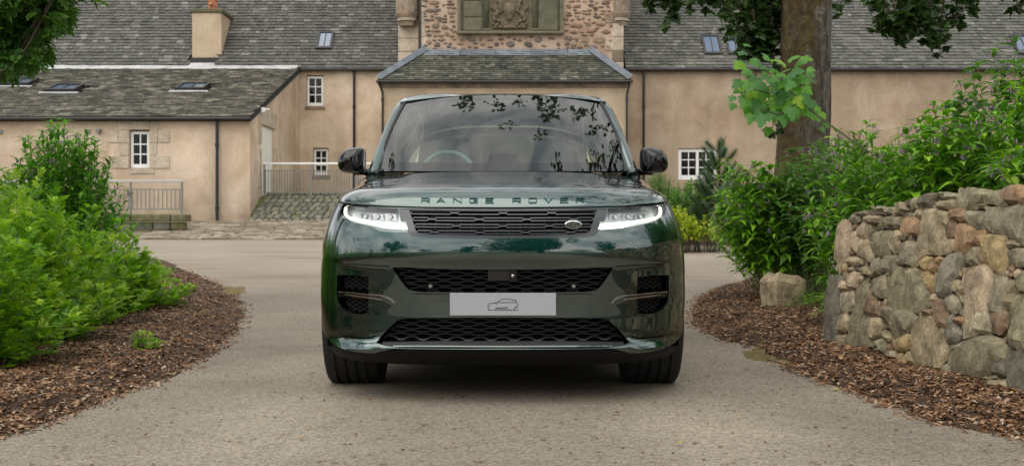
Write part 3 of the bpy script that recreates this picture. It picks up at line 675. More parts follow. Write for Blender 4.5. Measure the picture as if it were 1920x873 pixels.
def bonnet():
    ns = len(OUT); tq = np.linspace(0, 1, 46)**1.9; cow_x = np.linspace(0, .80, ns); CW = np.stack((cow_x, 1.32+.42*(cow_x/.80)**2.2), -1)
    half = []
    for i in range(ns):
        o = OUT[i, :2]; c = CW[i]; half.append(o[None]+(c-o)[None]*tq[:, None])
    Hh = np.array(half); ze = np.repeat(OUT[:, 2:3], len(tq), 1); x = Hh[..., 0]; y = Hh[..., 1]; z = bonnet_z(x, y, ze)
    A = np.stack((x, y, z), -1); Bm = A.copy(); Bm[..., 0] *= -1; full_ = np.concatenate((Bm[::-1], A[1:]), 0); n1, n2 = full_.shape[:2]
    e1 = np.gradient(full_, axis=0); e2 = np.gradient(full_, axis=1); n = np.cross(e1, e2); n /= np.maximum(np.linalg.norm(n, axis=-1, keepdims=True), 1e-9)
    if n[n1//2, n2//2, 2] < 0: n = -n
    P = full_.reshape(-1, 3); nn = n.reshape(-1, 3); i, j = np.meshgrid(np.arange(n1-1), np.arange(n2-1), indexing='ij'); i = i.ravel(); j = j.ravel()
    q = np.stack((i*n2+j, (i+1)*n2+j, (i+1)*n2+j+1, i*n2+j+1), -1); T = np.concatenate((q[:, :3], q[:, [0, 2, 3]]))
    finish('bonnet', P, nn, T, M['paint'], car, rim=.02)
bonnet()
def bonnet_at(u, v):
    ye = float(np.interp(abs(u-U0)/F*(CARY+.15), OUT[:40, 0], OUT[:40, 1])); y = np.linspace(ye+.004, .9, 600); x = (u-U0)/F*(CARY+y); z = bonnet_z(x, y, np.full_like(y, .937)); vv = V0-(z-HC)*F/(CARY+y)
    i = int(np.argmax(vv < v)); return np.array((x[i], y[i], z[i]))
M['letter'] = simple('letter_black', (.02, .06, .055), .25, metal=.8)
def word_on_bonnet(word, us, vt, vb, w):
    for ch, u in zip(word, us):
        let = MB()
        for st in GL[ch]:
            for a, b in zip(st, st[1:]):
                qa = np.array((u+(a[0]-.5)*w, vb+(vt-vb)*a[1])); qb = np.array((u+(b[0]-.5)*w, vb+(vt-vb)*b[1])); d = qb-qa; l = np.linalg.norm(d); d /= l
                th = .85; nn = np.array((-d[1], d[0]))*th; e = d*th*.5
                c = [bonnet_at(*(qa-e+nn)), bonnet_at(*(qb+e+nn)), bonnet_at(*(qb+e-nn)), bonnet_at(*(qa-e-nn))]
                up = np.array((0, -.004, .0035)); V = [p+up for p in c]+[p-up*.5 for p in c]
                let.add(V, [(0, 1, 2, 3), (0, 4, 5, 1), (1, 5, 6, 2), (2, 6, 7, 3), (3, 7, 4, 0)])
        let.build('bonnet_letter', M['letter'], car)
word_on_bonnet('RANGE', (798, 826.5, 857.5, 888, 918), 372.5, 381, 14.5); word_on_bonnet('ROVER', (968.7, 999, 1028.5, 1058, 1088), 372.5, 381, 14.5)
# --- windscreen, pillars, roof
def ws(p, r):                                   # p -1..1 across, r 0..1 up
    p = np.asarray(p, float); r = np.asarray(r, float)
    bx, by, bz = .805*p, 1.30+.44*np.abs(p)**2.1, 1.172+.018*p*p; tx, ty, tz = .672*p, 2.08+.20*np.abs(p)**2.1, 1.712-.030*p*p
    bul = np.sin(math.pi*r)*(.030-.012*p*p); x = bx+(tx-bx)*r; x = x+np.sign(p)*np.sin(math.pi*r)*.012*np.abs(p); y = by+(ty-by)*r-bul*.55; z = bz+(tz-bz)*r+bul*.83
    return np.stack((x, y, z), -1)
def ws_n(p, r):
    e = 1e-3; a = ws(p+e, r)-ws(p-e, r); b = ws(p, r+e)-ws(p, r-e); n = np.cross(a, b); n /= np.linalg.norm(n, axis=-1, keepdims=True); n[n[..., 2] < 0] *= -1; return n
def ws_panel(name, outer_, holes_, m, off, parent=car, rim=.006):
    o = resample(outer_, .03); hs = [resample(h, .03) for h in holes_]; V, Fc = cdt(o, hs, np.arange(-1, 1.05, .06), np.arange(0, 1.05, .08)); n = ws_n(V[:, 0], V[:, 1]); P = ws(V[:, 0], V[:, 1])+n*off
    return finish(name, P, n, Fc, m, parent, rim)
glass = ws_panel('windscreen', [(-1, 0), (1, 0), (1, 1), (-1, 1)], [], M['windscreen'], 0)
ws_panel('windscreen_border', [(-1, 0), (1, 0), (1, 1), (-1, 1)], [rounded([(-.955, .115), (0, .085), (.955, .115), (.955, .95), (0, .945), (-.955, .95)], .16, 6)], M['black_gloss'], -.006, glass)
def sweep(name, path, prof, m, smooth=True, par=car):
    """profile (list of 2D) swept along a path of points; frame: side = x, up from path"""
    mb = MB(); pts = [Vector(p) for p in path]; n = len(prof); V = []
    for i, p in enumerate(pts):
        d = (pts[min(i+1, len(pts)-1)]-pts[max(i-1, 0)]).normalized(); sx = Vector((1, 0, 0)); sx = (sx-d*sx.dot(d)).normalized(); up = sx.cross(d)
        if up.z < 0: up = -up
        for a, b in prof: V.append(p+sx*a+up*b)
    Fc = [(i*n+k, i*n+(k+1) % n, (i+1)*n+(k+1) % n, (i+1)*n+k) for i in range(len(pts)-1) for k in range(n)]
    Fc += [tuple(range(n)), tuple(range((len(pts)-1)*n, len(pts)*n))[::-1]]
    mb.add(V, Fc); return mb.build(name, m, par, smooth=smooth)
def cat(K, n):
    K = np.array(K, float); t = np.r_[0, np.cumsum(np.linalg.norm(np.diff(K, axis=0), axis=1))]; tt = np.linspace(0, t[-1], n); o = []
    for c in range(3):
        f = smooth_lut(list(zip(t, K[:, c])), 0, t[-1], t[-1]*.02, 800); o.append(f(tt))
    return np.stack(o, -1)
RAIL = [(.842, 1.70, 1.165), (.805, 1.90, 1.335), (.768, 2.08, 1.49), (.725, 2.24, 1.63), (.695, 2.42, 1.70), (.675, 2.8, 1.757), (.665, 3.3, 1.755), (.665, 3.9, 1.725), (.69, 4.35, 1.67), (.72, 4.6, 1.6)]
for sg in (1, -1):
    pts = cat([(sg*x, y, z) for x, y, z in RAIL], 60)
    a = [(math.cos(t)*.038, math.sin(t)*.034) for t in np.linspace(0, 2*math.pi, 14, endpoint=False)]
    sweep('roof_pillar', [(p[0]-sg*.016, p[1], p[2]-.006) for p in pts], a, M['paint'])
    a = [(math.cos(t)*.012, math.sin(t)*.010) for t in np.linspace(0, 2*math.pi, 8, endpoint=False)]
    g = [ws(np.array(sg*1.0), np.array(r)) for r in np.linspace(-.02, 1.0, 16)]
    sweep('pillar_seal', [(p[0]-sg*.004, p[1]-.002, p[2]+.002) for p in g], a, M['black_plastic'])
# roof
def roof():
    nx, ny = 40, 50; yc = np.linspace(0, 1, ny); xs = np.linspace(-1, 1, nx); P = []
    zy = smooth_lut(((2.05, 1.700), (2.15, 1.722), (2.4, 1.757), (2.8, 1.786), (3.2, 1.793), (3.9, 1.775), (4.5, 1.715), (4.75, 1.68)), 2.0, 4.8, .06)
    rx = smooth_lut([(p[1], p[0]) for p in RAIL[3:]]+[(4.8, .74)], 2.2, 4.8, .05); rz = smooth_lut([(p[1], p[2]) for p in RAIL[3:]]+[(4.8, 1.55)], 2.2, 4.8, .05)
    for p in xs:
        y0 = 2.088+.20*abs(p)**2.1
        for t in yc:
            y = y0+(4.74-y0)*t; X = p*(float(rx(max(y, 2.24)))-.012); edge = min(float(rz(max(y, 2.24)))+.026, float(zy(y))); ze = edge
            if y < 2.45: ze = 1.712-.030*p*p+.012+(y-y0)*.19
            q = abs(p)**3.2; z = float(zy(y))*(1-q)+min(ze, float(zy(y)))*q
            if t == 0: z = 1.712-.030*p*p+.004
            P.append((X, y, z))
    P = np.array(P).reshape(nx, ny, 3); e1 = np.gradient(P, axis=0); e2 = np.gradient(P, axis=1); n = np.cross(e1, e2); n /= np.linalg.norm(n, axis=-1, keepdims=True); n[n[..., 2] < 0] *= -1
    i, j = np.meshgrid(np.arange(nx-1), np.arange(ny-1), indexing='ij'); i = i.ravel(); j = j.ravel(); q = np.stack((i*ny+j, (i+1)*ny+j, (i+1)*ny+j+1, i*ny+j+1), -1); T = np.concatenate((q[:, :3], q[:, [0, 2, 3]]))
    finish('roof', P.reshape(-1, 3), n.reshape(-1, 3), T, M['black_gloss_roof'], car, rim=.03)
M['black_gloss_roof'] = M['paint']
roof()
# side glass, doors' upper part, tailgate
def sidepanel(name, ys, m, sg, inset=0.0):
    rx = [(p[1], p[0]) for p in RAIL]; rz = [(p[1], p[2]) for p in RAIL]; V = []
    for y in ys:
        xt = np.interp(y, [a for a, _ in rx], [b for _, b in rx]); zt = np.interp(y, [a for a, _ in rz], [b for _, b in rz])
        zb = float(ztop(s_of_y(y)))-.01; p = shell(np.array([s_of_y(y)]), np.array([zb]))[0]
        for t in np.linspace(0, 1, 7): V.append((sg*(p[0]-.012+(xt-p[0])*t+.018*math.sin(math.pi*t)-inset), y, zb+(zt-zb)*t))
    n = len(ys); me = mesh_np(name, V, [(i*7+j, (i+1)*7+j, (i+1)*7+j+1, i*7+j+1) for i in range(n-1) for j in range(6)], True); return obj(name, me, m, car)
for sg in (1, -1):
    sidepanel('front_side_window', np.linspace(1.78, 2.78, 12), M['sideglass'], sg); sidepanel('door_pillar', np.linspace(2.79, 2.90, 3), M['black_gloss'], sg)
    sidepanel('rear_side_window', np.linspace(2.91, 3.75, 10), M['sideglass'], sg); sidepanel('rear_pillar', np.linspace(3.76, 4.86, 10), M['paint'], sg)
V = []
for t in np.linspace(0, 1, 10):
    for p in np.linspace(-1, 1, 15):
        V.append((p*(.80-.08*t), 4.90-.22*t-.06*p*p, 1.14+.52*t-.03*p*p*t))
obj('rear_window', mesh_np('rear_window', V, [(i*15+j, i*15+j+1, (i+1)*15+j+1, (i+1)*15+j) for i in range(9) for j in range(14)], True), M['sideglass'], car)
# door mirrors: outline in the photo, domed towards the front
MIR = [(634, 296), (638, 287), (646, 280.5), (658, 277), (672, 276), (681, 277.5), (683.5, 284), (684, 300), (683.5, 314), (680, 321), (668, 325), (652, 325), (640, 322.5), (634, 316), (632, 306)]
for sg in (1, -1):
    D = CARY+1.78; c0 = np.array((-(655-U0)/F*D, HC+(V0-301)/F*D)); ring = np.array([((-(u-U0))/F*D, HC+(V0-v)/F*D) for u, v in [tuple(p) for p in rounded(MIR, 6, 2)]])
    V = []; n = len(ring)
    lv = [(1.0, .07), (1.005, .03), (1.0, 0), (.97, -.03), (.90, -.058), (.76, -.085), (.55, -.103), (.30, -.113), (.05, -.116)]
    for k, d in lv:
        for q in ring: p = c0+(q-c0)*k; V.append((sg*p[0], 1.80+d+.10*(p[0]-c0[0]), p[1]))
    Fc = [(i*n+j, i*n+(j+1) % n, (i+1)*n+(j+1) % n, (i+1)*n+j) for i in range(len(lv)-1) for j in range(n)]+[tuple(range(n)), tuple(range((len(lv)-1)*n, len(lv)*n))]
    mm = obj('door_mirror', mesh_np('door_mirror', V, Fc, True), M['black_gloss'], car)
    V = [(sg*(c0+(q-c0)*.86)[0], 1.871, (c0+(q-c0)*.86)[1]) for q in ring]; obj('mirror_glass', mesh_np('mirror_glass', V, [tuple(range(n))], False), M['chrome'], mm)
    mb = MB(); mb.tube([(sg*.96, 1.80, 1.193), (sg*.90, 1.83, 1.190), (sg*.84, 1.88, 1.185)], [.026, .022, .03], 10); mb.build('mirror_arm', M['black_gloss'], mm, smooth=True)
# wheels
def wheel(x, yc, sg):
    R, Wd_ = .400, .305; tr = []
    # profile (axial a, radius)
    pr = [(-.5, .255), (-.50, .30), (-.505, .345), (-.485, .378), (-.455, .391), (-.43, .3955)]
    g = []
    for c in (-.27, -.09, .09, .27): g += [(c-.026, .3995), (c-.022, .388), (c+.022, .388), (c+.026, .3995)]
    pr = pr+g+[(.43, .3955), (.455, .391), (.485, .378), (.505, .345), (.50, .30), (.5, .255)]
    n = 144; V = []
    for i in range(n):
        t = 2*math.pi*i/n
        for j, (a, r) in enumerate(pr):
            rr = r-(.005 if (abs(a) > .30 and r > .3895 and i % 2) else (.0025 if r > .398 and i % 3 == 0 else 0)); z = rr*math.cos(t)
            if z < -.388: z = -.388
            V.append((x+a*Wd_, yc+rr*math.sin(t), .388-CARZ+z))
    k = len(pr); Fc = [(i*k+j, ((i+1) % n)*k+j, ((i+1) % n)*k+j+1, i*k+j+1) for i in range(n) for j in range(k-1)]
    me = mesh_np('wheel', V, Fc, True); me.set_sharp_from_angle(angle=math.radians(35)); wh = obj('wheel', me, M['tyre'], car)
    mb = MB(); m_ = 48; xo = x+sg*.13; V = []
    for i in range(m_):
        t = 2*math.pi*i/m_
        for a, r in ((sg*.15, .258), (sg*.145, .245), (sg*.10, .235), (-sg*.13, .23)): V.append((x+a, yc+r*math.sin(t), .358+r*math.cos(t)))
    mb.add(V, [(i*4+j, ((i+1) % m_)*4+j, ((i+1) % m_)*4+j+1, i*4+j+1) for i in range(m_) for j in range(3)])
    for q in range(5):
        for dd in (-.13, .13):
            t = 2*math.pi*q/5+dd; c, s_ = math.cos(t), math.sin(t); c2, s2 = math.cos(2*math.pi*q/5+dd*.35), math.sin(2*math.pi*q/5+dd*.35)
            mb.tube([(x+sg*.09, yc+.05*s2, .358+.05*c2), (x+sg*.12, yc+.15*math.sin(t), .358+.15*c), (x+sg*.14, yc+.245*s_, .358+.245*c)], [.03, .022, .02], 6)
    mb.tube([(x+sg*.06, yc, .358), (x+sg*.125, yc, .358)], [.065, .05], 16); mb.build('rim', M['rim'], wh)
    mb = MB(); mb.tube([(x+sg*.02, yc, .358), (x+sg*.05, yc, .358)], [.19, .19], 32); mb.build('brake_disc', M['iron_grey'], wh)
for yc in (ARC_F, ARC_R):
    for sg in (1, -1): wheel(sg*.820, yc, sg)
# interior
V = []
for p in np.linspace(-.78, .78, 21):
    for t in np.linspace(0, 1, 7): V.append((p, 1.42+.35*(p/.8)**2+(.62-.2*(p/.8)**2)*t, 1.13+.05*math.sin(t*math.pi*.8)-.02*t+(.06*math.exp(-((p+.37)/.17)**2)*math.sin(min(1, t*1.1)*math.pi/2))))
obj('dashboard', mesh_np('dashboard', V, [(i*7+j, (i+1)*7+j, (i+1)*7+j+1, i*7+j+1) for i in range(20) for j in range(6)], True), M['dash'], car)
mb = MB(); mb.box(-.80, .80, 2.02, 2.08, .5, 1.10); mb.box(-.06, .10, 1.98, 2.01, 1.08, 1.19); mb.build('dashboard_panel', M['dash'], car, bevel=.01)
def ringt(c, r, tr, tilt, n=40):
    pts = [(c[0]+r*math.cos(t), c[1]+r*math.sin(t)*math.sin(tilt), c[2]+r*math.sin(t)*math.cos(tilt)) for t in np.linspace(0, 2*math.pi, n)]; mb.tube(pts, tr, 8, False)
mb = MB(); ringt((-.37, 2.12, 1.165), .185, .016, math.radians(22)); mb.tube([(-.37, 2.0, 1.13), (-.37, 2.13, 1.165)], [.05, .07], 12); mb.box(-.54, -.20, 2.115, 2.13, 1.15, 1.175); mb.build('steering_wheel', M['dash'], car, smooth=True)
def cushion(name, x0, x1, y0, y1, z0, z1, tilt=0, m=None, par=car):
    mb = MB(); mb.box(-(x1-x0)/2, (x1-x0)/2, -(y1-y0)/2, (y1-y0)/2, 0, z1-z0); o = mb.build(name, m or M['leather'], par, smooth=True, bevel=.045); o.location = ((x0+x1)/2, (y0+y1)/2, z0); o.rotation_euler[0] = -tilt; o.modifiers['bevel'].segments = 4; return o
for x in (-.37, .37):
    cushion('seat_backrest', x-.24, x+.24, 2.75, 2.90, .62, 1.30, .25); cushion('headrest', x-.135, x+.135, 2.98, 3.08, 1.28, 1.49, .1); cushion('seat_base', x-.25, x+.25, 2.35, 2.85, .55, .72)
cushion('rear_seat', -.62, .62, 3.65, 3.85, .7, 1.30, .2, M['dash'])
for x in (-.36, 0, .36): cushion('rear_headrest', x-.12, x+.12, 3.9, 3.98, 1.30, 1.43, 0, M['dash'])
mb = MB(); mb.box(-.1, .14, 2.13, 2.17, 1.53, 1.60); mb.box(-.03, .07, 2.09, 2.13, 1.58, 1.66); mb.build('interior_mirror', M['black_plastic'], car, bevel=.012)
# ================================================================ ground
def ground_mat():
    m, nt, b = new_mat('asphalt_drive'); lk = nt.links.new; geo = N(nt, 'ShaderNodeNewGeometry')
    f = N(nt, 'ShaderNodeTexNoise', i={'Scale': 130.0, 'Detail': 6.0, 'Roughness': .75}); lk(geo.outputs['Position'], f.inputs[0])
    v = N(nt, 'ShaderNodeTexVoronoi', i={'Scale': 95.0}); lk(geo.outputs['Position'], v.inputs['Vector'])
    l = N(nt, 'ShaderNodeTexNoise', i={'Scale': .55, 'Detail': 8.0, 'Roughness': .6, 'Distortion': .4}); lk(geo.outputs['Position'], l.inputs[0])
    r = ramp(nt, ((.25, (.085, .073, .057)), (.42, (.205, .178, .142)), (.6, (.305, .262, .205)), (.8, (.46, .40, .32)))); lk(f.outputs[0], r.inputs[0])
    vr = N(nt, 'ShaderNodeSeparateColor'); lk(v.outputs['Color'], vr.inputs[0])
    mr = N(nt, 'ShaderNodeMapRange', i={'To Min': .62, 'To Max': 1.38}); lk(vr.outputs[0], mr.inputs[0])
    lr = N(nt, 'ShaderNodeMapRange', i={'From Min': .34, 'From Max': .66, 'To Min': .76, 'To Max': 1.13}); lk(l.outputs[0], lr.inputs[0])
    mu = N(nt, 'ShaderNodeMath', operation='MULTIPLY'); lk(mr.outputs[0], mu.inputs[0]); lk(lr.outputs[0], mu.inputs[1])
    vm = N(nt, 'ShaderNodeVectorMath', operation='SCALE'); lk(r.outputs[0], vm.inputs[0]); lk(mu.outputs[0], vm.inputs['Scale'])
    # washed-in soil streaks across the far road
    mp = N(nt, 'ShaderNodeMapping', i={'Scale': (.16, 1.1, 1)}); lk(geo.outputs['Position'], mp.inputs[0])
    s = N(nt, 'ShaderNodeTexNoise', i={'Scale': 1.3, 'Detail': 7.0, 'Roughness': .6, 'Distortion': .5}); lk(mp.outputs[0], s.inputs[0])
    sr = N(nt, 'ShaderNodeMapRange', i={'From Min': .52, 'From Max': .64}); lk(s.outputs[0], sr.inputs[0])
    sp = N(nt, 'ShaderNodeSeparateXYZ'); lk(geo.outputs['Position'], sp.inputs[0]); yr = N(nt, 'ShaderNodeMapRange', i={'From Min': 12.0, 'From Max': 17.0, 'To Max': .8}); lk(sp.outputs[1], yr.inputs[0])
    m2 = N(nt, 'ShaderNodeMath', operation='MULTIPLY'); lk(sr.outputs[0], m2.inputs[0]); lk(yr.outputs[0], m2.inputs[1])
    mx = N(nt, 'ShaderNodeMix', data_type='RGBA'); mx.inputs[7].default_value = (.23, .155, .10, 1); lk(m2.outputs[0], mx.inputs[0])
    # pale worn wheel lines
    yr2 = N(nt, 'ShaderNodeMapRange', i={'From Min': 13.0, 'From Max': 20.0, 'To Max': .45}); lk(sp.outputs[1], yr2.inputs[0])
    mx2 = N(nt, 'ShaderNodeMix', data_type='RGBA'); mx2.inputs[7].default_value = (.40, .34, .28, 1); lk(yr2.outputs[0], mx2.inputs[0]); lk(vm.outputs[0], mx2.inputs[6]); lk(mx2.outputs[2], mx.inputs[6])
    # faint paler wheel lines along the near drive
    ab = N(nt, 'ShaderNodeMath', operation='ABSOLUTE'); lk(sp.outputs[0], ab.inputs[0]); wl_ = N(nt, 'ShaderNodeTexNoise', i={'Scale': .9, 'Detail': 3.0}); lk(geo.outputs['Position'], wl_.inputs[0])
    su = N(nt, 'ShaderNodeMath', operation='SUBTRACT'); su.inputs[1].default_value = .95; lk(ab.outputs[0], su.inputs[0]); a2 = N(nt, 'ShaderNodeMath', operation='ABSOLUTE'); lk(su.outputs[0], a2.inputs[0])
    ad3 = N(nt, 'ShaderNodeMath', operation='ADD'); lk(a2.outputs[0], ad3.inputs[0]); w2 = N(nt, 'ShaderNodeMath', operation='MULTIPLY'); w2.inputs[1].default_value = .35; lk(wl_.outputs[0], w2.inputs[0]); lk(w2.outputs[0], ad3.inputs[1])
    tk = N(nt, 'ShaderNodeMapRange', i={'From Min': .3, 'From Max': .75, 'To Min': 1.13, 'To Max': .90}); lk(ad3.outputs[0], tk.inputs[0]); vs2 = N(nt, 'ShaderNodeVectorMath', operation='SCALE'); lk(mx.outputs[2], vs2.inputs[0]); lk(tk.outputs[0], vs2.inputs['Scale'])
    lk(vs2.outputs[0], b.inputs['Base Color']); b.inputs['Roughness'].default_value = .8; b.inputs['Specular IOR Level'].default_value = .35
    bp = N(nt, 'ShaderNodeBump', i={'Strength': .9, 'Distance': .004}); ad = N(nt, 'ShaderNodeMath', operation='ADD'); lk(f.outputs[0], ad.inputs[0]); lk(v.outputs['Distance'], ad.inputs[1]); lk(ad.outputs[0], bp.inputs['Height']); lk(bp.outputs[0], b.inputs['Normal']); return m
M['asphalt'] = ground_mat()
def sheet(name, xs, ys, m, dz=0, kind='structure'):
    X, Y = np.meshgrid(xs, ys, indexing='ij'); Z = G(Y)+dz; P = np.stack((X, Y, Z), -1).reshape(-1, 3); ny = len(ys)
    i, j = np.meshgrid(np.arange(len(xs)-1), np.arange(ny-1), indexing='ij'); i = i.ravel(); j = j.ravel()
    return obj(name, mesh_np(name, P, np.stack((i*ny+j, (i+1)*ny+j, (i+1)*ny+j+1, i*ny+j+1), -1)), m, kind=kind)
M['grass_ground'] = rock_mat('grass_ground', ((0, (.05, .09, .02)), (1, (.07, .11, .03))), scale=2, bump=1)
sheet('ground', [-400, -60, -20, 0, 20, 60, 400], np.r_[-400, -60, -12, np.arange(9, 43, .5), 60, 400], M['grass_ground'], -.03)
sheet('driveway', np.linspace(-22, 24, 24), np.r_[-12, -5, np.arange(0, 27.2, .45)], M['asphalt'], 0)
# cobbled gutter strip below the buildings: far, thin setts
M['gutter'] = rock_mat('worn_setts', ((0, (.15, .12, .085)), (.5, (.22, .18, .13)), (1, (.36, .31, .24))), scale=5, bump=.7)
sheet('yard', np.linspace(-22, 24, 20), np.r_[np.arange(26.9, 41.5, .5)], M['mossy_soil'] if False else rock_mat('yard_surface', ((0, (.13, .115, .07)), (1, (.17, .15, .095))), scale=3, bump=.5), .006)
def chamfer_box():
    v = []; 
    for z, k in ((0, 1.0), (.75, 1.0), (1.0, .82)):
        for x, y in ((-.5, -.5), (.5, -.5), (.5, .5), (-.5, .5)): v.append((x*k, y*k, z))
    f = [(a+i, a+(i+1) % 4, a+4+(i+1) % 4, a+4+i) for a in (0, 4) for i in range(4)]+[(8, 9, 10, 11)]
    return np.array(v, float), np.array(f)
CB = chamfer_box()
P = []; S = []; D = []
y = 26.6
while y < 32.6:
    x = -12.5+random.random()*.3; L_ = random.uniform(.18, .24)
    while x < -.5:
        w_ = random.uniform(.22, .60)
        if not (-15 < x < -8.6 and y > 28.6) : P.append((x+w_/2, y+L_/2, G(y)-.02)); S.append((w_-.03, L_-.03, .05+random.uniform(0, .035))); D.append((random.uniform(-.04, .04), 1, .07))
        x += w_
    y += L_
path = thing('cobbled_strip', 'strip of worn flat setts between the pale road and the buildings', 'paving'); path['kind'] = 'structure'
split('sett', 'far_setts', CB, P, D, np.tile((0, -.05, 1), (len(P), 1)), S, M['gutter'], path, 280)
# ================================================================ buildings
YF, YM, XC = 33.5, 41.7, -7.22       # wing front, main front, wing corner
EAVE_W = toZ(217, YF); EAVE_M = toZ(126, YM)
def wall_with_openings(name, x0, x1, z0, z1, y, openings, m, parent, depth=.22):
    """facade in the XZ plane facing -Y, with real openings and reveals"""
    outer = [(x0, z0), (x1, z0), (x1, z1), (x0, z1)]; mb = MB()
    xs = sorted({x0, x1, *[o[0] for o in openings], *[o[1] for o in openings]}); zs = sorted({z0, z1, *[o[2] for o in openings], *[o[3] for o in openings]})
    for a, b in zip(xs, xs[1:]):
        for c, d in zip(zs, zs[1:]):
            cx, cz = (a+b)/2, (c+d)/2
            if any(o[0] < cx < o[1] and o[2] < cz < o[3] for o in openings): continue
            mb.quad((a, y, c), (b, y, c), (b, y, d), (a, y, d))
    for a, b, c, d in openings:
        mb.quad((a, y, c), (a, y, d), (a, y+depth, d), (a, y+depth, c)); mb.quad((b, y, d), (b, y, c), (b, y+depth, c), (b, y+depth, d))
        mb.quad((a, y, d), (b, y, d), (b, y+depth, d), (a, y+depth, d)); mb.quad((a, y, c), (a, y+depth, c), (b, y+depth, c), (b, y, c))
        mb.quad((a, y+depth, c), (b, y+depth, c), (b, y+depth, d), (a, y+depth, d))
    return mb.build(name, m, parent)
def window(parent, x0, x1, z0, z1, y, cols=2, rows=3, halves=1, fw=.075, label=None):
    """white casement with glazing bars; y = face of the frame"""
    w = MB(); t = .07
    w.box(x0, x0+fw, y, y+t, z0, z1); w.box(x1-fw, x1, y, y+t, z0, z1); w.box(x0+fw, x1-fw, y, y+t, z1-fw, z1); w.box(x0+fw, x1-fw, y-.02, y+t, z0, z0+fw*1.5)
    o = w.build('window', M['white_paint'], parent)
    if label: o['label'] = label
    wx = (x1-x0-2*fw)/halves
    for h in range(halves):
        a0 = x0+fw+h*wx; a1 = a0+wx
        if halves > 1 and h: MB_ = MB(); MB_.box(a0-.05, a0+.05, y+.002, y+t-.002, z0+fw, z1-fw); MB_.build('mullion', M['white_paint'], o)
        if halves > 1: a0 += .05*(h > 0)+.03; a1 -= .03+.05*(h < halves-1)
        zb, zt = z0+fw*1.5, z1-fw; cw = (a1-a0)/cols; rh = (zt-zb)/rows
        for c in range(cols):
            for r in range(rows):
                q = MB(); q.box(a0+c*cw, a0+(c+1)*cw, y+.035, y+.045, zb+r*rh, zb+(r+1)*rh); q.build('pane', M['pane'], o)
        for c in range(1, cols): q = MB(); q.box(a0+c*cw-.018, a0+c*cw+.018, y+.012, y+.06, zb, zt); q.build('glazing_bar', M['white_paint'], o)
        for r in range(1, rows): q = MB(); q.box(a0, a1, y+.016, y+.056, zb+r*rh-.018, zb+r*rh+.018); q.build('glazing_bar', M['white_paint'], o)
    return o
def slate_t(k):
    rr = random.Random(k); c = rr.uniform(.0, .10); e = rr.uniform(.0, .10); b = rr.uniform(-.05, .05)
    v = [(-.5+c, 0, .9), (.0, -.04+b*.6, 1.05), (.5-e, .0+b, .9), (.5, .08, .8), (.5, 1.5, -.6), (-.5, 1.5, -.6), (-.5, .08, .8)]
    v += [(x, y_, -.3) for x, y_, z in v[:4]]+[(-.5, .08, -.3)]
    n = 7; f = [(0, 1, 2, 3), (0, 3, 4, 6), (4, 5, 6, 6)]
    return np.array(v, float), [(0, 1, 2, 3), (0, 3, 4, 6), (4, 5, 6), (7, 8, 1, 0), (8, 9, 2, 1), (9, 10, 3, 2), (11, 7, 0, 6)]
def tri(Fc):
    o = []
    for f in Fc:
        for i in range(1, len(f)-1): o.append((f[0], f[i], f[i+1]))
    return np.array(o)
SLT = [(v, tri(f)) for v, f in (slate_t(k) for k in range(5))]
def slates(parent, O, U, V, rows, e, w, xr, m, nparts=300, skip=None, th=.022):
    """O eave origin, U along the eave, V up the slope; xr(row distance) -> (a, b)"""
    O, U, V = (np.array(q, float) for q in (O, U, V)); Nn = np.cross(U, V); Nn = Nn if Nn[2] > 0 else -Nn
    P = []; S = []; D = []
    for r in range(rows):
        d = r*e; a, b = xr(d); x = a-random.random()*w
        while x < b:
            ww = w*random.uniform(.62, 1.45); xa, xb = max(x, a), min(x+ww, b); x += ww
            if xb-xa < w*.25: continue
            c = (xa+xb)/2; p = O+U*c+V*(d+random.uniform(-.014, .014))+Nn*.01
            if skip and skip(p): continue
            P.append(p); S.append((xb-xa-.008, e, th*random.uniform(.7, 1.7))); D.append(V+U*random.uniform(-.03, .03)+Nn*random.uniform(-.012, .02))
    P = np.array(P); S = np.array(S); D = np.array(D); k = RNG.integers(0, 5, len(P)); Z = np.tile(Nn, (len(P), 1)); q = 0
    yy = P[:, 1]; u = U0+P[:, 0]*F/yy; v_ = V0-(P[:, 2]-CAMZ)*F/yy; vis = (u > 0) & (u < 1920) & (v_ > 0); sc = np.where(vis, S[:, 0]/yy, 0); order = np.argsort(-sc); n = min(nparts, int(vis.sum()))
    isp = np.zeros(len(P), bool); isp[order[:n]] = True; rest = []
    for t in range(5):
        a = isp & (k == t)
        if a.any(): place('slate', mesh_np('slate', SLT[t][0], SLT[t][1], False), P[a], D[a], Z[a], S[a], m, parent)
    a = ~isp
    if a.any(): obj('slates', merged_mesh('slates', SLT[0], P[a], D[a], Z[a], S[a]), m, parent, kind='stuff')
def slope_quad(mb, pts): mb.add(pts, [tuple(range(len(pts)))])
def unit(a): a = np.array(a, float); return a/np.linalg.norm(a)
def pipe(name, parent, x, y, z0, z1, r=.045, top=None):
    mb = MB(); pts = [(x, y, z0), (x, y, z1)] if top is None else [(x, y, z0), (x, y, z1-.35), (x+top[0]*.5, y+top[1]*.5, z1-.15), (x+top[0], y+top[1], z1)]
    mb.tube(pts, r, 8); zz = z0+.3
    while zz < z1-.4: mb.tube([(x, y, zz), (x, y, zz+.10)], r*1.35, 8); zz += 1.8
    return mb.build(name, M['iron'], parent, smooth=False)
# ---- left wing
wing = thing('side_wing', 'low peach rendered wing with a long shallow slate roof, at the left', 'stone building')
WX0 = -24.0; WR = 7
win_w = (toX(242, YF), toX(280, YF), toZ(316, YF), toZ(243, YF))
wall_with_openings('wall', WX0, XC, .2, EAVE_W, YF, [win_w], M['harl_left'], wing)
window(wing, win_w[0]+.02, win_w[1]-.02, win_w[2]+.02, win_w[3]-.05, YF+.10)
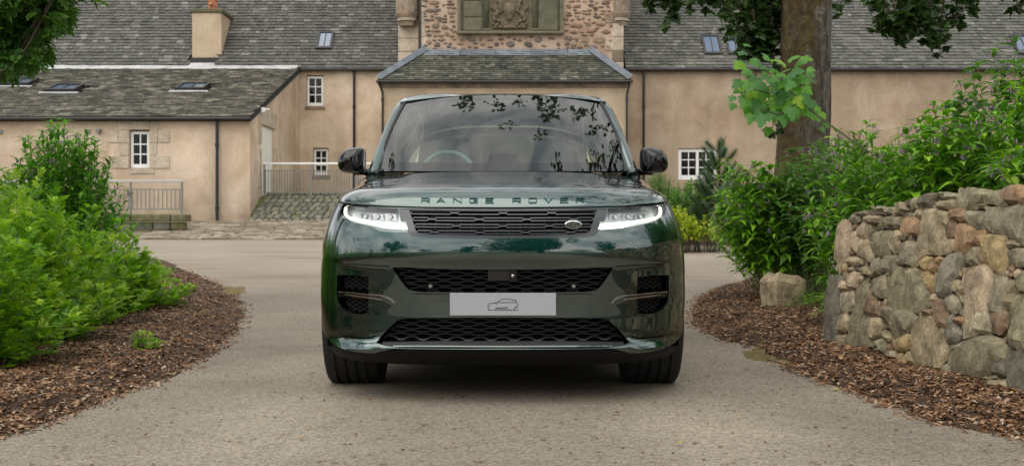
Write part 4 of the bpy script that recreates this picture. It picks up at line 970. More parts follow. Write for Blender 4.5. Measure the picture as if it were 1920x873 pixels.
# flat sandstone dressings around the window
mq = [(222, 281, 223, 243.5, 'h'), (222, 243, 243, 268), (280, 296, 243, 268), (203, 222, 244, 267.5), (296, 318.5, 244, 267.5), (224, 242, 268, 292), (281, 295, 268, 292), (203, 242, 292, 316), (281, 318.5, 292, 316), (243, 290, 316.5, 326)]
for q in mq:
    mb = MB(); mb.box(toX(q[0], YF)+.006, toX(q[1], YF)-.006, YF-.025, YF+.0, toZ(q[3], YF)+.006, toZ(q[2], YF)-.006); mb.build('quoin_block', M['dressed'], wing, bevel=.01)
mb = MB(); mb.box(toX(281, YF)+.01, toX(297, YF), YF-.022, YF+.0, toZ(243, YF), toZ(224, YF)); mb.build('quoin_block', M['dressed'], wing)
# side wall facing the court (plane x = XC), door opening
DY0, DY1, DZ0, DZ1 = 35.06, 37.0, toZ(367, 35.6), toZ(233, 35.2)
mb = MB()
def side_quad(y0, y1, z0, z1): mb.quad((XC, y0, z0), (XC, y1, z0), (XC, y1, z1), (XC, y0, z1))
top = lambda y: EAVE_W+(EAVE_M-EAVE_W)*(y-YF)/(YM-YF)
def side_poly(y0, y1, z0): mb.add([(XC, y0, z0), (XC, y1, z0), (XC, y1, top(y1)-.02), (XC, y0, top(y0)-.02)], [(0, 1, 2, 3)])
side_poly(YF, DY0, .2); side_poly(DY1, YM, .2); side_poly(DY0, DY1, DZ1); side_quad(DY0, DY1, .2, DZ0)
for a, b in ((DY0, DY0), (DY1, DY1)): mb.quad((XC, a, DZ0), (XC-.28, a, DZ0), (XC-.28, a, DZ1), (XC, a, DZ1))
mb.quad((XC, DY0, DZ1), (XC, DY1, DZ1), (XC-.28, DY1, DZ1), (XC-.28, DY0, DZ1))
mb.build('side_wall', M['harl_left'], wing)
mb = MB(); mb.box(XC-.13, XC-.07, DY0, DY1, DZ0, DZ1); door = mb.build('door', M['white_paint'], wing)
mb = MB(); mb.box(XC-.068, XC-.055, DY0+.09, DY1-.09, DZ0+.1, DZ1-.1); mb.build('door_panel', M['white_paint'], door, bevel=.01)
for zz, a, b in ((DZ1-.05, DY0-.45, DY0), (DZ1-.75, DY0-.22, DY0), (DZ1-1.35, DY0-.45, DY0), (DZ1-1.95, DY0-.22, DY0), (DZ1-2.2, DY0-.45, DY0), (DZ1-.6, DY1, DY1+.42), (DZ1-1.1, DY1, DY1+.2), (DZ1-1.7, DY1, DY1+.42), (DZ1-2.3, DY1, DY1+.2)):
    mb = MB(); mb.box(XC-.02, XC+.02, a, b, max(zz-.55, DZ0), zz-.01); mb.build('quoin_block', M['dressed'], wing, bevel=.01)
mb = MB(); mb.box(XC-.02, XC+.02, DY0-.45, DY1+.42, DZ1, DZ1+.5); mb.build('door_lintel', M['dressed'], wing, bevel=.01)
mb = MB(); mb.box(XC, XC+.16, 34.75, 34.9, toZ(205, 34.8)-.1, toZ(205, 34.8)+.05); mb.box(XC, XC+.3, 34.8, 34.84, toZ(205, 34.8)-.02, toZ(205, 34.8)+.02); mb.build('wall_lamp', M['white_paint'], wing, bevel=.01)
# roof
sl = unit((0, YM-YF, EAVE_M-EAVE_W)); LW = math.hypot(YM-YF, EAVE_M-EAVE_W)
mb = MB(); mb.add([(WX0, YF-.16, EAVE_W-.06), (XC+.06, YF-.16, EAVE_W-.06), (XC+.06, YM, EAVE_M-.03), (WX0, YM, EAVE_M-.03)], [(0, 1, 2, 3)]); mb.add([(WX0, YF-.17, EAVE_W-.16), (XC+.06, YF-.17, EAVE_W-.16), (XC+.06, YF-.17, EAVE_W-.06), (WX0, YF-.17, EAVE_W-.06)], [(0, 1, 2, 3)])
mb.add([(XC+.06, YF-.17, EAVE_W-.18), (XC+.06, YM, EAVE_M-.16), (XC+.06, YM, EAVE_M), (XC+.06, YF-.17, EAVE_W-.03)], [(0, 1, 2, 3)]); mb.add([(WX0, YF-.17, EAVE_W-.16), (WX0, YF, EAVE_W-.16), (XC+.06, YF, EAVE_W-.16), (XC+.06, YF-.17, EAVE_W-.16)], [(0, 1, 2, 3)])
mb.build('roof', M['slate_under'], wing)
def skylight_rects(defs):
    return [(a, b) for a, b in defs]
WSK = [(toX(102, YF+4.2), YF+3.2), (toX(345, YF+4.2), YF+3.5), (toX(26, YF+4.2), YF+3.4)]
def in_wsk(p): return any(abs(p[0]-x-.5) < .52 and abs(p[1]-y-.55) < .62 for x, y in [(a, b) for a, b in WSK_POS])
WSK_POS = []
for (u, v0, v1) in ((114, 163, 176), (357, 159, 173), (28, 152, 164)):
    vm_ = (v0+v1)/2; Y = np.linspace(YF, YM, 800); zz = EAVE_W+(EAVE_M-EAVE_W)*(Y-YF)/(YM-YF); vv = V0-(zz-CAMZ)*F/Y; yb = Y[int(np.argmax(vv < v1))]; WSK_POS.append((toX(u, yb)-.5, yb))
slates(wing, (0, YF-.18, EAVE_W-.04), (1, 0, 0), sl, int(LW/.24)+1, .24, .27, lambda d: (WX0+3, XC+.05), M['slate_wing'], 300, skip=lambda p: any(-.1 < p[0]-x < 1.05 and -.1 < p[1]-y < 1.15 for x, y in WSK_POS))
def skylight(parent, x, y, z, wid, ln, sdir, cols=2):
    """roof window lying on a slope: frame, panes, bar"""
    sd_ = np.array(sdir); nn = np.cross((1, 0, 0), sd_); o = np.array((x, y, z))
    def P3(a, b, c): return o+np.array((a, 0, 0))+sd_*b+nn*c
    def bx(mb, a0, a1, b0, b1, c0, c1):
        V = [P3(a, b, c) for c in (c0, c1) for b in (b0, b1) for a in (a0, a1)]; mb.add(V, [(0, 2, 3, 1), (4, 5, 7, 6), (0, 1, 5, 4), (2, 6, 7, 3), (0, 4, 6, 2), (1, 3, 7, 5)])
    mb = MB(); t = .075; bx(mb, 0, t, 0, ln, -.05, .13); bx(mb, wid-t, wid, 0, ln, -.05, .13); bx(mb, t, wid-t, 0, .11, -.05, .13); bx(mb, t, wid-t, ln-.07, ln, -.05, .13)
    o_ = mb.build('skylight', M['iron'], parent); cw = (wid-2*t)/cols
    for c in range(cols):
        q = MB(); bx(q, t+c*cw+.015, t+(c+1)*cw-.015, .11, ln-.07, .06, .095); q.build('pane', M['skylight'], o_)
        if c: q = MB(); bx(q, t+c*cw-.015, t+c*cw+.015, .11, ln-.07, .05, .115); q.build('glazing_bar', M['iron'], o_)
    q = MB(); bx(q, -.15, wid+.15, -.16, -.01, .0, .045); q.build('apron', M['flash'], o_)
    return o_
for x, y in WSK_POS:
    skylight(wing, x, y, EAVE_W+(EAVE_M-EAVE_W)*(y-YF)/(YM-YF)+.02, .92, 1.0, sl)
pipe('downpipe', wing, toX(407, YF-.09), YF-.09, G(YF), EAVE_W-.1)
mb = MB(); mb.tube([(WX0, YF-.22, EAVE_W-.10), (XC+.05, YF-.22, EAVE_W-.10)], .045, 8); mb.build('gutter', M['iron'], wing)
for u, v in ((1, 247), (98, 247), (165, 247)):
    x, z = toX(u, YF), toZ(v, YF); mb = MB(); mb.tube([(x, YF, z), (x, YF-.03, z)], [.075, .07], 16); mb.tube([(x, YF-.03, z), (x, YF-.035, z)], [.05, .04], 12); mb.build('air_vent', M['iron_grey'], wing)
mb = MB(); x, z = toX(187, YF), toZ(246, YF); mb.box(x-.06, x+.06, YF-.16, YF-.02, z-.02, z+.06); mb.box(x-.02, x+.02, YF-.05, YF, z-.1, z+.02); mb.build('flood_light', M['iron_grey'], wing, bevel=.01)
# ---- main ranges
def main_range(name, label, x0, x1, openings, hm, sm, wins, skys, pitch=45, ridge=9.5, chim=None):
    t = thing(name, label, 'stone building'); zb = .2
    wall_with_openings('wall', x0, x1, zb, EAVE_M-.02, YM, openings, hm, t)
    s = unit((0, math.cos(math.radians(pitch)), math.sin(math.radians(pitch)))); Ls = (ridge)/1.0
    topz = EAVE_M+Ls*s[2]; topy = YM+Ls*s[1]; mb = MB()
    mb.add([(x0, YM-.14, EAVE_M-.10), (x1, YM-.14, EAVE_M-.10), (x1, topy, topz), (x0, topy, topz), (x0, 2*topy-YM, EAVE_M), (x1, 2*topy-YM, EAVE_M)], [(0, 1, 2, 3), (3, 2, 5, 4)])
    mb.add([(x0, YM, zb), (x0, YM, EAVE_M), (x0, topy, topz), (x0, 2*topy-YM, EAVE_M), (x0, 2*topy-YM, zb)], [(0, 1, 2, 3, 4)]); mb.add([(x1, YM, zb), (x1, YM, EAVE_M), (x1, topy, topz), (x1, 2*topy-YM, EAVE_M), (x1, 2*topy-YM, zb)], [(0, 1, 2, 3, 4)])
    mb.add([(x0, YM-.14, EAVE_M-.10), (x1, YM-.14, EAVE_M-.10), (x1, YM, EAVE_M-.10), (x0, YM, EAVE_M-.10)], [(0, 1, 2, 3)]); mb.build('roof', M['slate_under'], t)
    pos = []
    for (u0, u1, v0, v1) in skys:
        Y = np.linspace(YM-.1, YM+7, 900); zz = EAVE_M+(Y-YM)*s[2]/s[1]; vv = V0-(zz-CAMZ)*F/Y; yb, yt = np.interp(v1, vv[::-1], Y[::-1]), np.interp(v0, vv[::-1], Y[::-1])
        x = toX(u0, yb); wd = toX(u1, yb)-x; ln = (yt-yb)/s[1]; pos.append((x, wd, yb, yt, ln))
    ch = chim or (lambda p: False)
    slates(t, (0, YM-.16, EAVE_M-.06), (1, 0, 0), s, int(Ls/.185), .185, .24, lambda d: (x0, x1), sm, 300, skip=lambda p: ch(p) or p[2] > 12.2 or any(x+.10 < p[0] < x+w_-.10 and yb-.02 < p[1] < yt-.12 for x, w_, yb, yt, ln in pos))
    for x, w_, yb, yt, ln in pos: skylight(t, x, yb, EAVE_M+(yb-YM)*s[2]/s[1]+.03, w_, ln, s)
    mb = MB(); mb.tube([(x0, YM-.2, EAVE_M-.11), (x1, YM-.2, EAVE_M-.11)], .05, 8); mb.build('gutter', M['iron'], t)
    for w_ in wins: window(t, *w_)
    return t, s
XT0, XT1 = toX(748, YM), toX(1172, YM)
w1 = (toX(574.5, YM), toX(607, YM), toZ(199.5, YM), toZ(141, YM)); w2 = (toX(587, YM), toX(616, YM), toZ(329, YM), toZ(277, YM))
CHX0, CHX1 = toX(362, 42.2), toX(411, 42.2)
lr, sM = main_range('left_range', 'peach rendered range with steep slate roof, a chimney and two small white windows', -26, XT0, [w1, w2], M['harl_left'], M['slate_left'],
    [(w1[0]+.02, w1[1]-.02, w1[2]+.02, w1[3]-.04, YM+.08), (w2[0]+.02, w2[1]-.02, w2[2]+.02, w2[3]-.04, YM+.08)], [(592, 622, 65, 97)],
    chim=lambda p: CHX0-.02 < p[0] < CHX1+.02 and p[1] < 43.6)
for wq in (w1, w2):
    mb = MB(); mb.box(wq[0]-.05, wq[1]+.05, YM-.05, YM+.2, wq[2]-.1, wq[2]-.002); mb.build('window_sill', M['dressed_dark'], lr, bevel=.01)
pipe('downpipe', lr, toX(664, YM-.1), YM-.1, 1.0, EAVE_M-.12)
# chimney: stack, moss-grown cap, lead flashing, clay pot
CY0, CY1 = 42.05, 43.9
mb = MB(); mb.box(CHX0, CHX1+.12, CY0, CY1, EAVE_M-.2, toZ(24, CY0)); mb.build('chimney', M['harl_porch'], lr, bevel=.02)
mb = MB(); mb.box(CHX0-.06, CHX1+.18, CY0-.06, CY1+.06, toZ(24, CY0), toZ(17, CY0)); mb.build('chimney_cap', M['moss_stone'], lr, bevel=.03)
mb = MB(); mb.box(CHX0-.03, CHX1+.15, CY0-.03, CY0+.02, EAVE_M-.05, toZ(115, CY0))
mb.add([(CHX1+.13, CY0-.03, EAVE_M), (CHX1+.32, CY0-.03, EAVE_M-.02), (CHX1+.32, CY1, EAVE_M+CY1-CY0+.05), (CHX1+.13, CY1, EAVE_M+CY1-CY0+.1)], [(0, 1, 2, 3)]); mb.build('chimney_flashing', M['lead'], lr)
px_ = (CHX0+CHX1)/2+.15; mb = MB(); mb.tube([(px_, 42.6, toZ(17, CY0)), (px_, 42.6, toZ(17, CY0)+.35), (px_, 42.6, toZ(17, CY0)+.6)], [.17, .15, .17], 12); mb.tube([(px_-.1, 42.4, toZ(17, CY0)+.22), (px_+.1, 42.3, toZ(17, CY0)+.24)], .05, 8); mb.build('chimney_pot', M['pot'], lr)
mb = MB()
V = []
for i, x in enumerate(np.arange(-23, toX(563, YM), .35)): V += [(x, YM-.62+random.uniform(-.03, .03), EAVE_M-.14), (x, YM-.05, EAVE_M+.06+random.uniform(-.01, .01)), (x, YM+.12, EAVE_M+.17)]
mb.add(V, [(3*i+j, 3*(i+1)+j, 3*(i+1)+j+1, 3*i+j+1) for i in range(len(V)//3-1) for j in (0, 1)]); mb.build('valley_flashing', M['flash'], lr)
w3 = (toX(1271, YM), toX(1345, YM), toZ(338, YM), toZ(278, YM))
rr, _ = main_range('right_range', 'rendered range toned darker for tree shade, with mossy slate roof behind the trees at the right', XT1, 34, [w3], M['harl_right'], M['slate_right'],
    [(w3[0]+.02, w3[1]-.02, w3[2]+.02, w3[3]-.02, YM+.06, 2, 3, 2, .11)], [(1320, 1355, 72, 107), (1365, 1399, 72, 107), (1520, 1556, 72, 107), (1908, 1946, 72, 107)])
pipe('downpipe', rr, toX(1207, YM-.1), YM-.1, 1.0, EAVE_M-.12)
# ---- tower
YT = 41.0
tw = thing('stone_tower', 'rubble stone tower with a carved armorial panel, rising above the entrance block', 'tower')
tx0, tx1 = toX(786, YT), toX(1168, YT)
mb = MB(); mb.box(tx0, tx1, YT, 47, 1, 13.5); mb.box(toX(748, 41.3), tx0-.002, YT+.3, 46.9, 1, 13.4); mb.build('wall', M['rubble'], tw)
# dressed corner stones
z = toZ(175, YT)
k = 0
while z < 12:
    h = random.uniform(.32, .48); w_ = (.62, .38)[k % 2]; mb = MB(); mb.box(tx1-w_, tx1+.02, YT-.03, YT+.1, z, z+h-.02); mb.build('quoin_block', M['dressed_dark' if k % 3 == 0 else 'dressed'], tw, bevel=.012)
    mb = MB(); mb.box(tx0-.76, tx0-.01, YT+.26, YT+.4, z, z+h-.02); mb.build('quoin_block', M['dressed'], tw, bevel=.012)
    mb = MB(); mb.box(tx0+.0, tx0+(.3, .2)[k % 2], YT-.02, YT+.1, z, z+h-.02); mb.build('quoin_block', M['dressed'], tw, bevel=.012)
    z += h; k += 1
pipe('downpipe', tw, toX(787, YT-.06), YT-.06, toZ(112, YT), 12.5)
for cx, cw in ((toX(763, YT), .43), (toX(1164, YT), .36)):       # bartizan corbels
    def cyl(n_, z0, z1, r0, r1, m):
        mb = MB(); mb.tube([(cx, YT+.18, z0), (cx, YT+.18, z1)], [r0, r1], 20); return mb.build(n_, m, tw, smooth=False)
    zt = toZ(26, YT)
    cyl('corbel_course', zt-.42, zt-.24, cw*.62, cw*.68, M['dressed_dark']); cyl('corbel_course', zt-.24, zt-.12, cw*.80, cw*.86, M['dressed']); cyl('corbel_course', zt-.12, zt, cw*.95, cw*1.03, M['dressed_dark']); cyl('turret', zt, 12.6, cw*.94, cw*.94, M['dressed_dark'])
# armorial panel
def tX(u): return toX(u, YT-.1)
def tZ(v): return toZ(v, YT-.1)
mb = MB(); mb.box(tX(858), tX(1056), YT-.05, YT+.02, tZ(60), 11.2); ap = mb.build('armorial_panel', M['carved'], tw)
for a, b in ((858, 864), (1050, 1056)): q = MB(); q.box(tX(a), tX(b), YT-.16, YT-.05, tZ(60), 11.2); q.build('panel_border', M['carved'], ap, bevel=.02)
q = MB(); q.box(tX(856), tX(1058), YT-.22, YT-.05, tZ(64.5), tZ(59)); q.build('panel_border', M['carved'], ap, bevel=.03)
for u in (912, 1003):
    q = MB(); q.tube([(tX(u), YT-.10, tZ(58)), (tX(u), YT-.10, 11.2)], .085, 12); q.build('panel_column', M['carved'], ap, smooth=True)
    q = MB(); q.box(tX(u)-.13, tX(u)+.13, YT-.20, YT-.05, tZ(58.5), tZ(54)); q.build('panel_column', M['carved'], ap, bevel=.02)
for a, b, c, d in ((869, 903, 33, 57), (869, 903, 2, 31.5), (869, 903, -40, .5), (1009, 1046, -10, 57)):
    q = MB(); q.box(tX(a), tX(b), YT-.085, YT-.05, tZ(d), tZ(c)); q.build('plain_panel', M['carved'], ap, bevel=.012)
for sgn in (-1, 1):
    for k in range(11):
        for ub in (866.5, 905.5, 922, 995, 1006.5, 1048):
            pass
    q = MB()
for ub in (866.5, 905.5, 1006.5, 1048.5):
    q = MB(); v = 54
    while v > -10: q.box(tX(ub)-.02, tX(ub)+.02, YT-.12, YT-.05, tZ(v), tZ(v-2.6)); v -= 4.2
    o = q.build('beading', M['carved'], ap); o['kind'] = 'stuff'
q = MB(); q.box(tX(922), tX(990), YT-.07, YT-.05, tZ(56), 11.0); q.build('relief_ground', M['carved_brown'], ap)
def blob(mb, u, v, ru, rv, rot=0, d=.09):
    c = np.array((tX(u), YT-.07, tZ(v))); n = 12; rings = [(1, 0), (.85, .5), (.5, .87), (.0, 1)]; V = []
    for k, h in rings[:-1]:
        for i in range(n):
            t = 2*math.pi*i/n; a, b = ru*.0186*k*math.cos(t), rv*.0186*k*math.sin(t); V.append(c+np.array((a*math.cos(rot)-b*math.sin(rot), -d*h, a*math.sin(rot)+b*math.cos(rot))))
    V.append(c+np.array((0, -d, 0))); mb.add(V, [(a*n+i, a*n+(i+1) % n, (a+1)*n+(i+1) % n, (a+1)*n+i) for a in (0, 1) for i in range(n)]+[(2*n+i, 2*n+(i+1) % n, 3*n) for i in range(n)])
q = MB(); blob(q, 955.5, 20, 12, 16, 0, .13); blob(q, 955.5, 32, 7, 9, 0, .11); q.build('carved_shield', M['carved_brown'], ap, smooth=True)
for s_ in (-1, 1):
    q = MB(); f_ = lambda u: 955.5+s_*u
    for u, v, a, b, r in ((17, 12, 4.5, 13, .2), (21, 3, 4, 6, .5), (25, 27, 6, 10, -.5), (28, 36, 3.5, 7, .3), (20, 40, 3, 7, .9), (16, 22, 3, 7, -.9), (30, 18, 2.5, 9, .7), (24, 47, 6, 3, .2), (14, 47, 4, 3, -.3), (31, 45, 3, 4, 0)): blob(q, f_(u), v, a, b, -s_*r, .10)
    q.build('carved_supporter', M['carved_brown'], ap, smooth=True)
q = MB()
for u in (-26, -17, -8, 1, 10, 19, 27): blob(q, 955+u, 51.5+abs(u)*-.03, 6, 3.4, 0, .09)
q.build('carved_scroll', M['carved_brown'], ap, smooth=True)
# rubble stones in the pointing
def stone_t(seed, n=9):
    r = random.Random(seed); base = [(math.cos(2*math.pi*i/n)*.5*r.uniform(.78, 1.1), math.sin(2*math.pi*i/n)*.5*r.uniform(.75, 1.1)) for i in range(n)]
    v = [(x, y_, -.4) for x, y_ in base]+[(x*.93, y_*.93, .45) for x, y_ in base]+[(x*.6+r.uniform(-.05, .05), y_*.6+r.uniform(-.05, .05), .85+r.uniform(-.15, .15)) for x, y_ in base]+[(0, 0, .9)]
    f = [(a*n+i, a*n+(i+1) % n, (a+1)*n+(i+1) % n, (a+1)*n+i) for a in (0, 1) for i in range(n)]+[(2*n+i, 2*n+(i+1) % n, 3*n) for i in range(n)]
    return np.array(v), tri(f)
ST = [stone_t(k) for k in range(6)]
tst = [(814, 5, 20, 9), (812, 20, 38, 7), (822, 34, 15, 6), (845, 8, 18, 6), (800, 38, 13, 6), (817, 49, 15, 11), (834, 52, 14, 8), (804, 66, 12, 6), (804, 79, 13, 8), (820, 84, 13, 10), (838, 64, 10, 8), (828, 75, 14, 6), (812, 58, 9, 5), (848, 40, 12, 6), (846, 24, 16, 7), (795, 12, 12, 5),
       (883, 74, 21, 8), (901, 74, 9, 7), (919, 75, 14, 5), (940, 74, 12, 5), (957, 83, 17, 11), (931, 83, 10, 9), (991, 84, 18, 10), (1010, 75, 15, 11), (1034, 72, 14, 5), (1066, 72, 18, 9), (1047, 83, 8, 8), (1081, 48, 27, 10), (1076, 61, 16, 6), (1110, 59, 20, 7), (1124, 75, 26, 13), (1097, 75, 14, 12), (1136, 60, 18, 8),
       (1082, 12, 17, 7), (1067, 12, 10, 9), (1072, 3, 15, 4), (1083, 24, 14, 5), (1066, 24, 10, 4), (1108, 10, 12, 5), (1136, 5, 18, 10), (1100, 26, 20, 5), (1120, 32, 16, 6), (1140, 30, 12, 7), (1100, 42, 14, 5), (1126, 46, 18, 6), (1146, 48, 10, 8), (863, 82, 14, 6), (905, 84, 10, 5), (974, 76, 9, 5), (1020, 86, 12, 5), (1075, 84, 12, 6), (1112, 88, 16, 7), (1140, 88, 12, 9), (866, 75, 7, 5), (1060, 36, 12, 6)]
for _ in range(900):
    u = random.choice([random.uniform(796, 852), random.uniform(1062, 1146), random.uniform(800, 1140)]); v = random.uniform(2, 92)
    if 856 < u < 1060 and v < 66: continue
    if any(abs(u-a) < (c+7)/2 and abs(v-b) < (d+4.5)/2 for a, b, c, d in tst): continue
    tst.append((u, v, random.uniform(6, 13), random.uniform(3, 5.5)))
for i, (u, v, a, b) in enumerate(tst):
    T = ST[i % 6]; s_ = YT/F; place('rubble_stone', mesh_np('rubble_stone', T[0], T[1], False), [(toX(u, YT), YT-.0, toZ(v, YT))], [(random.uniform(-.12, .12), 0, 1)], [(0, -1, 0)], [(a*s_*1.02, b*s_*1.15, .045)], M['tower_stone'], tw)
# ---- entrance block with hipped slate roof
YP = 39.2
eb = thing('entrance_block', 'projecting tan rendered block with hipped slate roof and lead ridges, right behind the car', 'stone building')
ex0, ex1 = toX(716, YP), toX(1176, YP); ez = toZ(152, YP)
mb = MB(); mb.box(ex0, ex1, YP, YT-.01, .9, ez-.02); mb.build('wall', M['harl_porch'], eb)
mb = MB(); mb.box(ex0-.02, ex1+.02, YP-.04, YP, toZ(165, YP), ez-.03); mb.build('eaves_course', M['dressed_dark'], eb, bevel=.01)
rx0, rx1 = toX(706, YP-.2), toX(1186, YP-.2); rt0, rt1 = toX(796, YT), toX(1108, YT); rz0, rz1 = toZ(151, YP-.2), toZ(96, YT); ry0, ry1 = YP-.2, YT-.03
mb = MB(); A, B, C_, D_ = (rx0, ry0, rz0), (rx1, ry0, rz0), (rt1, ry1, rz1), (rt0, ry1, rz1)
mb.add([A, B, C_, D_, (rx0, ry1, rz0), (rx1, ry1, rz0)], [(0, 1, 2, 3), (0, 3, 4), (1, 5, 2), (0, 4, 5, 1)]); mb.build('roof', M['slate_under'], eb)
sP = unit((0, ry1-ry0, rz1-rz0)); LP_ = math.hypot(ry1-ry0, rz1-rz0)
def xrP(d): t = min(d/LP_, 1); return rx0+(rt0-rx0)*t+.05, rx1+(rt1-rx1)*t-.05
slates(eb, (0, ry0-.02, rz0+.01), (1, 0, 0), sP, int(LP_/.155), .155, .22, xrP, M['slate_porch'], 300)
mb = MB()
def flat_bar(mb, a, b, w_, up=.075):
    a = np.array(a); b = np.array(b); d = b-a; d /= np.linalg.norm(d); s_ = np.cross(d, (0, -.5, .8)); s_ /= np.linalg.norm(s_); n = np.cross(s_, d); n = n if n[2] > 0 else -n
    V = [a-s_*w_+n*.0, a+n*up*1.6, a+s_*w_, b-s_*w_, b+n*up*1.6, b+s_*w_]; mb.add([v+n*up for v in V], [(0, 1, 4, 3), (1, 2, 5, 4)])
flat_bar(mb, A, D_, .16); mb.build('hip_lead', M['lead'], eb); mb = MB(); flat_bar(mb, B, C_, .16); mb.build('hip_lead', M['lead'], eb)
x = rt0
while x < rt1:
    mb = MB(); x2 = min(x+1.25, rt1); mb.add([(x, YT-.04, rz1+.06), (x2-.02, YT-.04, rz1+.06), (x2-.02, YT-.42, rz1-.20), (x, YT-.42, rz1-.20)], [(3, 2, 1, 0)]); mb.build('ridge_lead', M['lead'], eb); x = x2
mb = MB(); mb.tube([(rx0, ry0-.05, rz0-.04), (rx1, ry0-.05, rz0-.04)], .05, 8); mb.build('gutter', M['iron'], eb)
pipe('downpipe', eb, toX(717.5, YP-.08), YP-.08, 1.0, rz0-.05, .04, top=(-.14, -.1)); pipe('downpipe', eb, ex1-.02, YP-.07, 1.0, rz0-.1, .035, top=(.1, -.08))
bpy.data.objects['downpipe.004'].data.materials[0] = M['harl_porch'] if False else M['iron']
mb = MB(); mb.add([(rt1+.02, YT-.02, rz1+.03), (toX(1160, YT), YT-.02, toZ(124, YT)), (toX(1160, YT)+.05, YT-.02, toZ(130, YT)-.3), (rt1-.05, YT-.02, rz1-.3)], [(0, 1, 2, 3)]); mb.build('mortar_fillet', M['flash'], eb)
# ---- cobbled embankment and platform in the court, with railing
bx0, bx1 = XC+.0, toX(760, 35.0); zt_, zb_ = toZ(368, 35.0), float(G(33.2))
mb = MB(); mb.add([(bx0-.0, 33.0, zb_-.1), (bx1+1, 33.0, zb_-.1), (bx1+1, 35.0, zt_), (bx0, 35.0, zt_)], [(0, 1, 2, 3)]); mb.add([(bx0, 35.0, zt_), (bx1+1, 35.0, zt_), (bx1+1, YM, zt_), (bx0, YM, zt_)], [(0, 1, 2, 3)])
plat = mb.build('court_platform', M['mossy_soil'], kind='structure')
Vs = unit((0, 2.0, zt_-(zb_-.1))); P = []; S = []; D = []; r = .05
while r < 1.98*1.12:
    x = bx0+.02-random.random()*.1; h = random.uniform(.26, .34)
    while x < bx1+.9:
        w_ = random.uniform(.17, .27); p = np.array((0, 33.0, zb_-.1))+Vs*(r+h/2); P.append((x+w_/2+r*.10, p[1], p[2]-.02)); S.append((w_-.035, h-.04, .06+random.uniform(0, .03))); D.append(Vs+np.array((.18+random.uniform(-.05, .05), 0, 0))); x += w_
    r += h
Nn = np.cross((1, 0, 0), Vs); split('cobble', 'far_cobbles', CB, P, D, np.tile(Nn, (len(P), 1)), S, M['cobble'], plat, 300)
M['rail_pale'] = simple('pale_rail', (.45, .45, .43), .5)
def railing(name, label, x0, x1, y, z0, h, ph, n, mpost, mrail, bars_from=.12, slope=0):
    t = thing(name, label, 'railing', (x0, y, z0)); Lr = x1-x0
    q = MB(); q.box(-.05, Lr+.05, -.035, .035, h-.05, h+.01); q.build('handrail', mrail, t, bevel=.01)
    q = MB(); q.box(0, Lr, -.012, .012, h-.24, h-.215); q.build('rail', mpost, t); q = MB(); q.box(0, Lr, -.012, .012, bars_from, bars_from+.025); q.build('rail', mpost, t)
    q = MB(); q.box(-.012, .012, -.008, .008, bars_from, h-.215); me = q.mesh('baluster')
    for i in range(n): o = obj('baluster', me, mpost, t); o.location = (Lr*(i+.5)/n, 0, 0)
    for i in range(ph): q = MB(); xx = Lr*i/(ph-1); q.box(xx-.025, xx+.025, -.025, .025, 0, h-.05); q.build('post', mpost, t)
    return t
railing('metal_railing', 'thin metal railing with white handrail above the mossy cobbled bank', XC+.12, toX(760, 34.9), 34.9, zt_-.02, toZ(304, 34.9)-zt_, 4, 52, M['iron_grey'], M['white_paint'])
YW = 29.3; wz = toZ(402, YW); lx0, lx1 = toX(-140, YW), toX(354, YW)
lw = thing('low_wall', 'low mossy stone wall with thick coping carrying a railing, behind the left shrubs', 'garden wall', (0, 0, 0)); x = lx0
while x < lx1-.1:
    w_ = min(random.uniform(.7, 1.1), lx1-x); q = MB(); q.box(x+.008, x+w_-.008, YW-.28, YW+.3, wz-.17, wz+random.uniform(0, .02)); q.build('coping_stone', M['moss_stone'], lw, bevel=.03); x += w_
for rz_ in (0, 1, 2):
    x = lx0
    while x < lx1-.15:
        w_ = min(random.uniform(.3, .8), lx1-.08-x); q = MB(); q.box(x+.01, x+w_-.01, YW-.22+random.uniform(0, .03), YW+.2, wz-.18-(rz_+1)*.2+.01, wz-.18-rz_*.2-.01); q.build('wall_block', M['moss_stone'] if random.random() < .4 else M['cobble'], lw, bevel=.02); x += w_
railing('metal_railing', 'thin grey railing with flat handrail on the low mossy wall', lx0, toX(341, YW), YW, wz, toZ(338, YW)-wz, 6, 60, M['iron_grey'], M['rail_pale'])
# ================================================================ mulch beds
LB = [(-60, 860), (0, 818), (60, 802), (140, 770), (240, 735), (330, 700), (400, 660), (440, 620), (456, 590), (450, 568), (420, 540), (385, 522), (340, 507), (315, 490)]
RB = [(1990, 838), (1920, 820), (1750, 790), (1650, 752), (1560, 720), (1480, 692), (1430, 655), (1360, 638), (1312, 615), (1297, 590), (1310, 560), (1350, 540), (1400, 527), (1460, 519), (1560, 513)]
LBP = [tuple(gpx(*p)) for p in LB]; RBP = [tuple(gpx(*p)) for p in RB]
LPOLY = [(-30, 3.0), (-30, -6), (-2.6, -6), (-2.2, 2), (-2.12, 4)]+LBP[1:]+[(-6.5, 19.5), (-9, 20.5), (-30, 20.5)]
RPOLY = [(30, -6), (2.3, -6), (2.2, 2), (2.2, 4)]+RBP[1:]+[(7, 17.5), (30, 18)]
FARP = [(toX(1270, 24.4), 24.4), (toX(1330, 24), 24.2), (toX(1430, 24), 24.0), (12, 23.5), (30, 23.5), (30, 41.6), (toX(1215, 41), 41.6), (toX(1200, 30), 29)]
def h2(x, y, s): return math.sin(x*s*1.7+y*s*2.3+1.1)*.5+math.sin(x*s*3.1-y*s*2.9+.4)*.3+math.sin(-x*s*5.3+y*s*6.1)*.2
def bed_height(P, poly, hmax, slope):
    d = dist_poly(P, poly); d = np.where(pip(P, poly), d, -d)
    n = np.array([h2(p[0], p[1], 2.1) for p in P]); return G(P[:, 1])+np.clip((d+n*.06)*slope, -.08, hmax)+np.where(d > .1, n*.02, 0), d
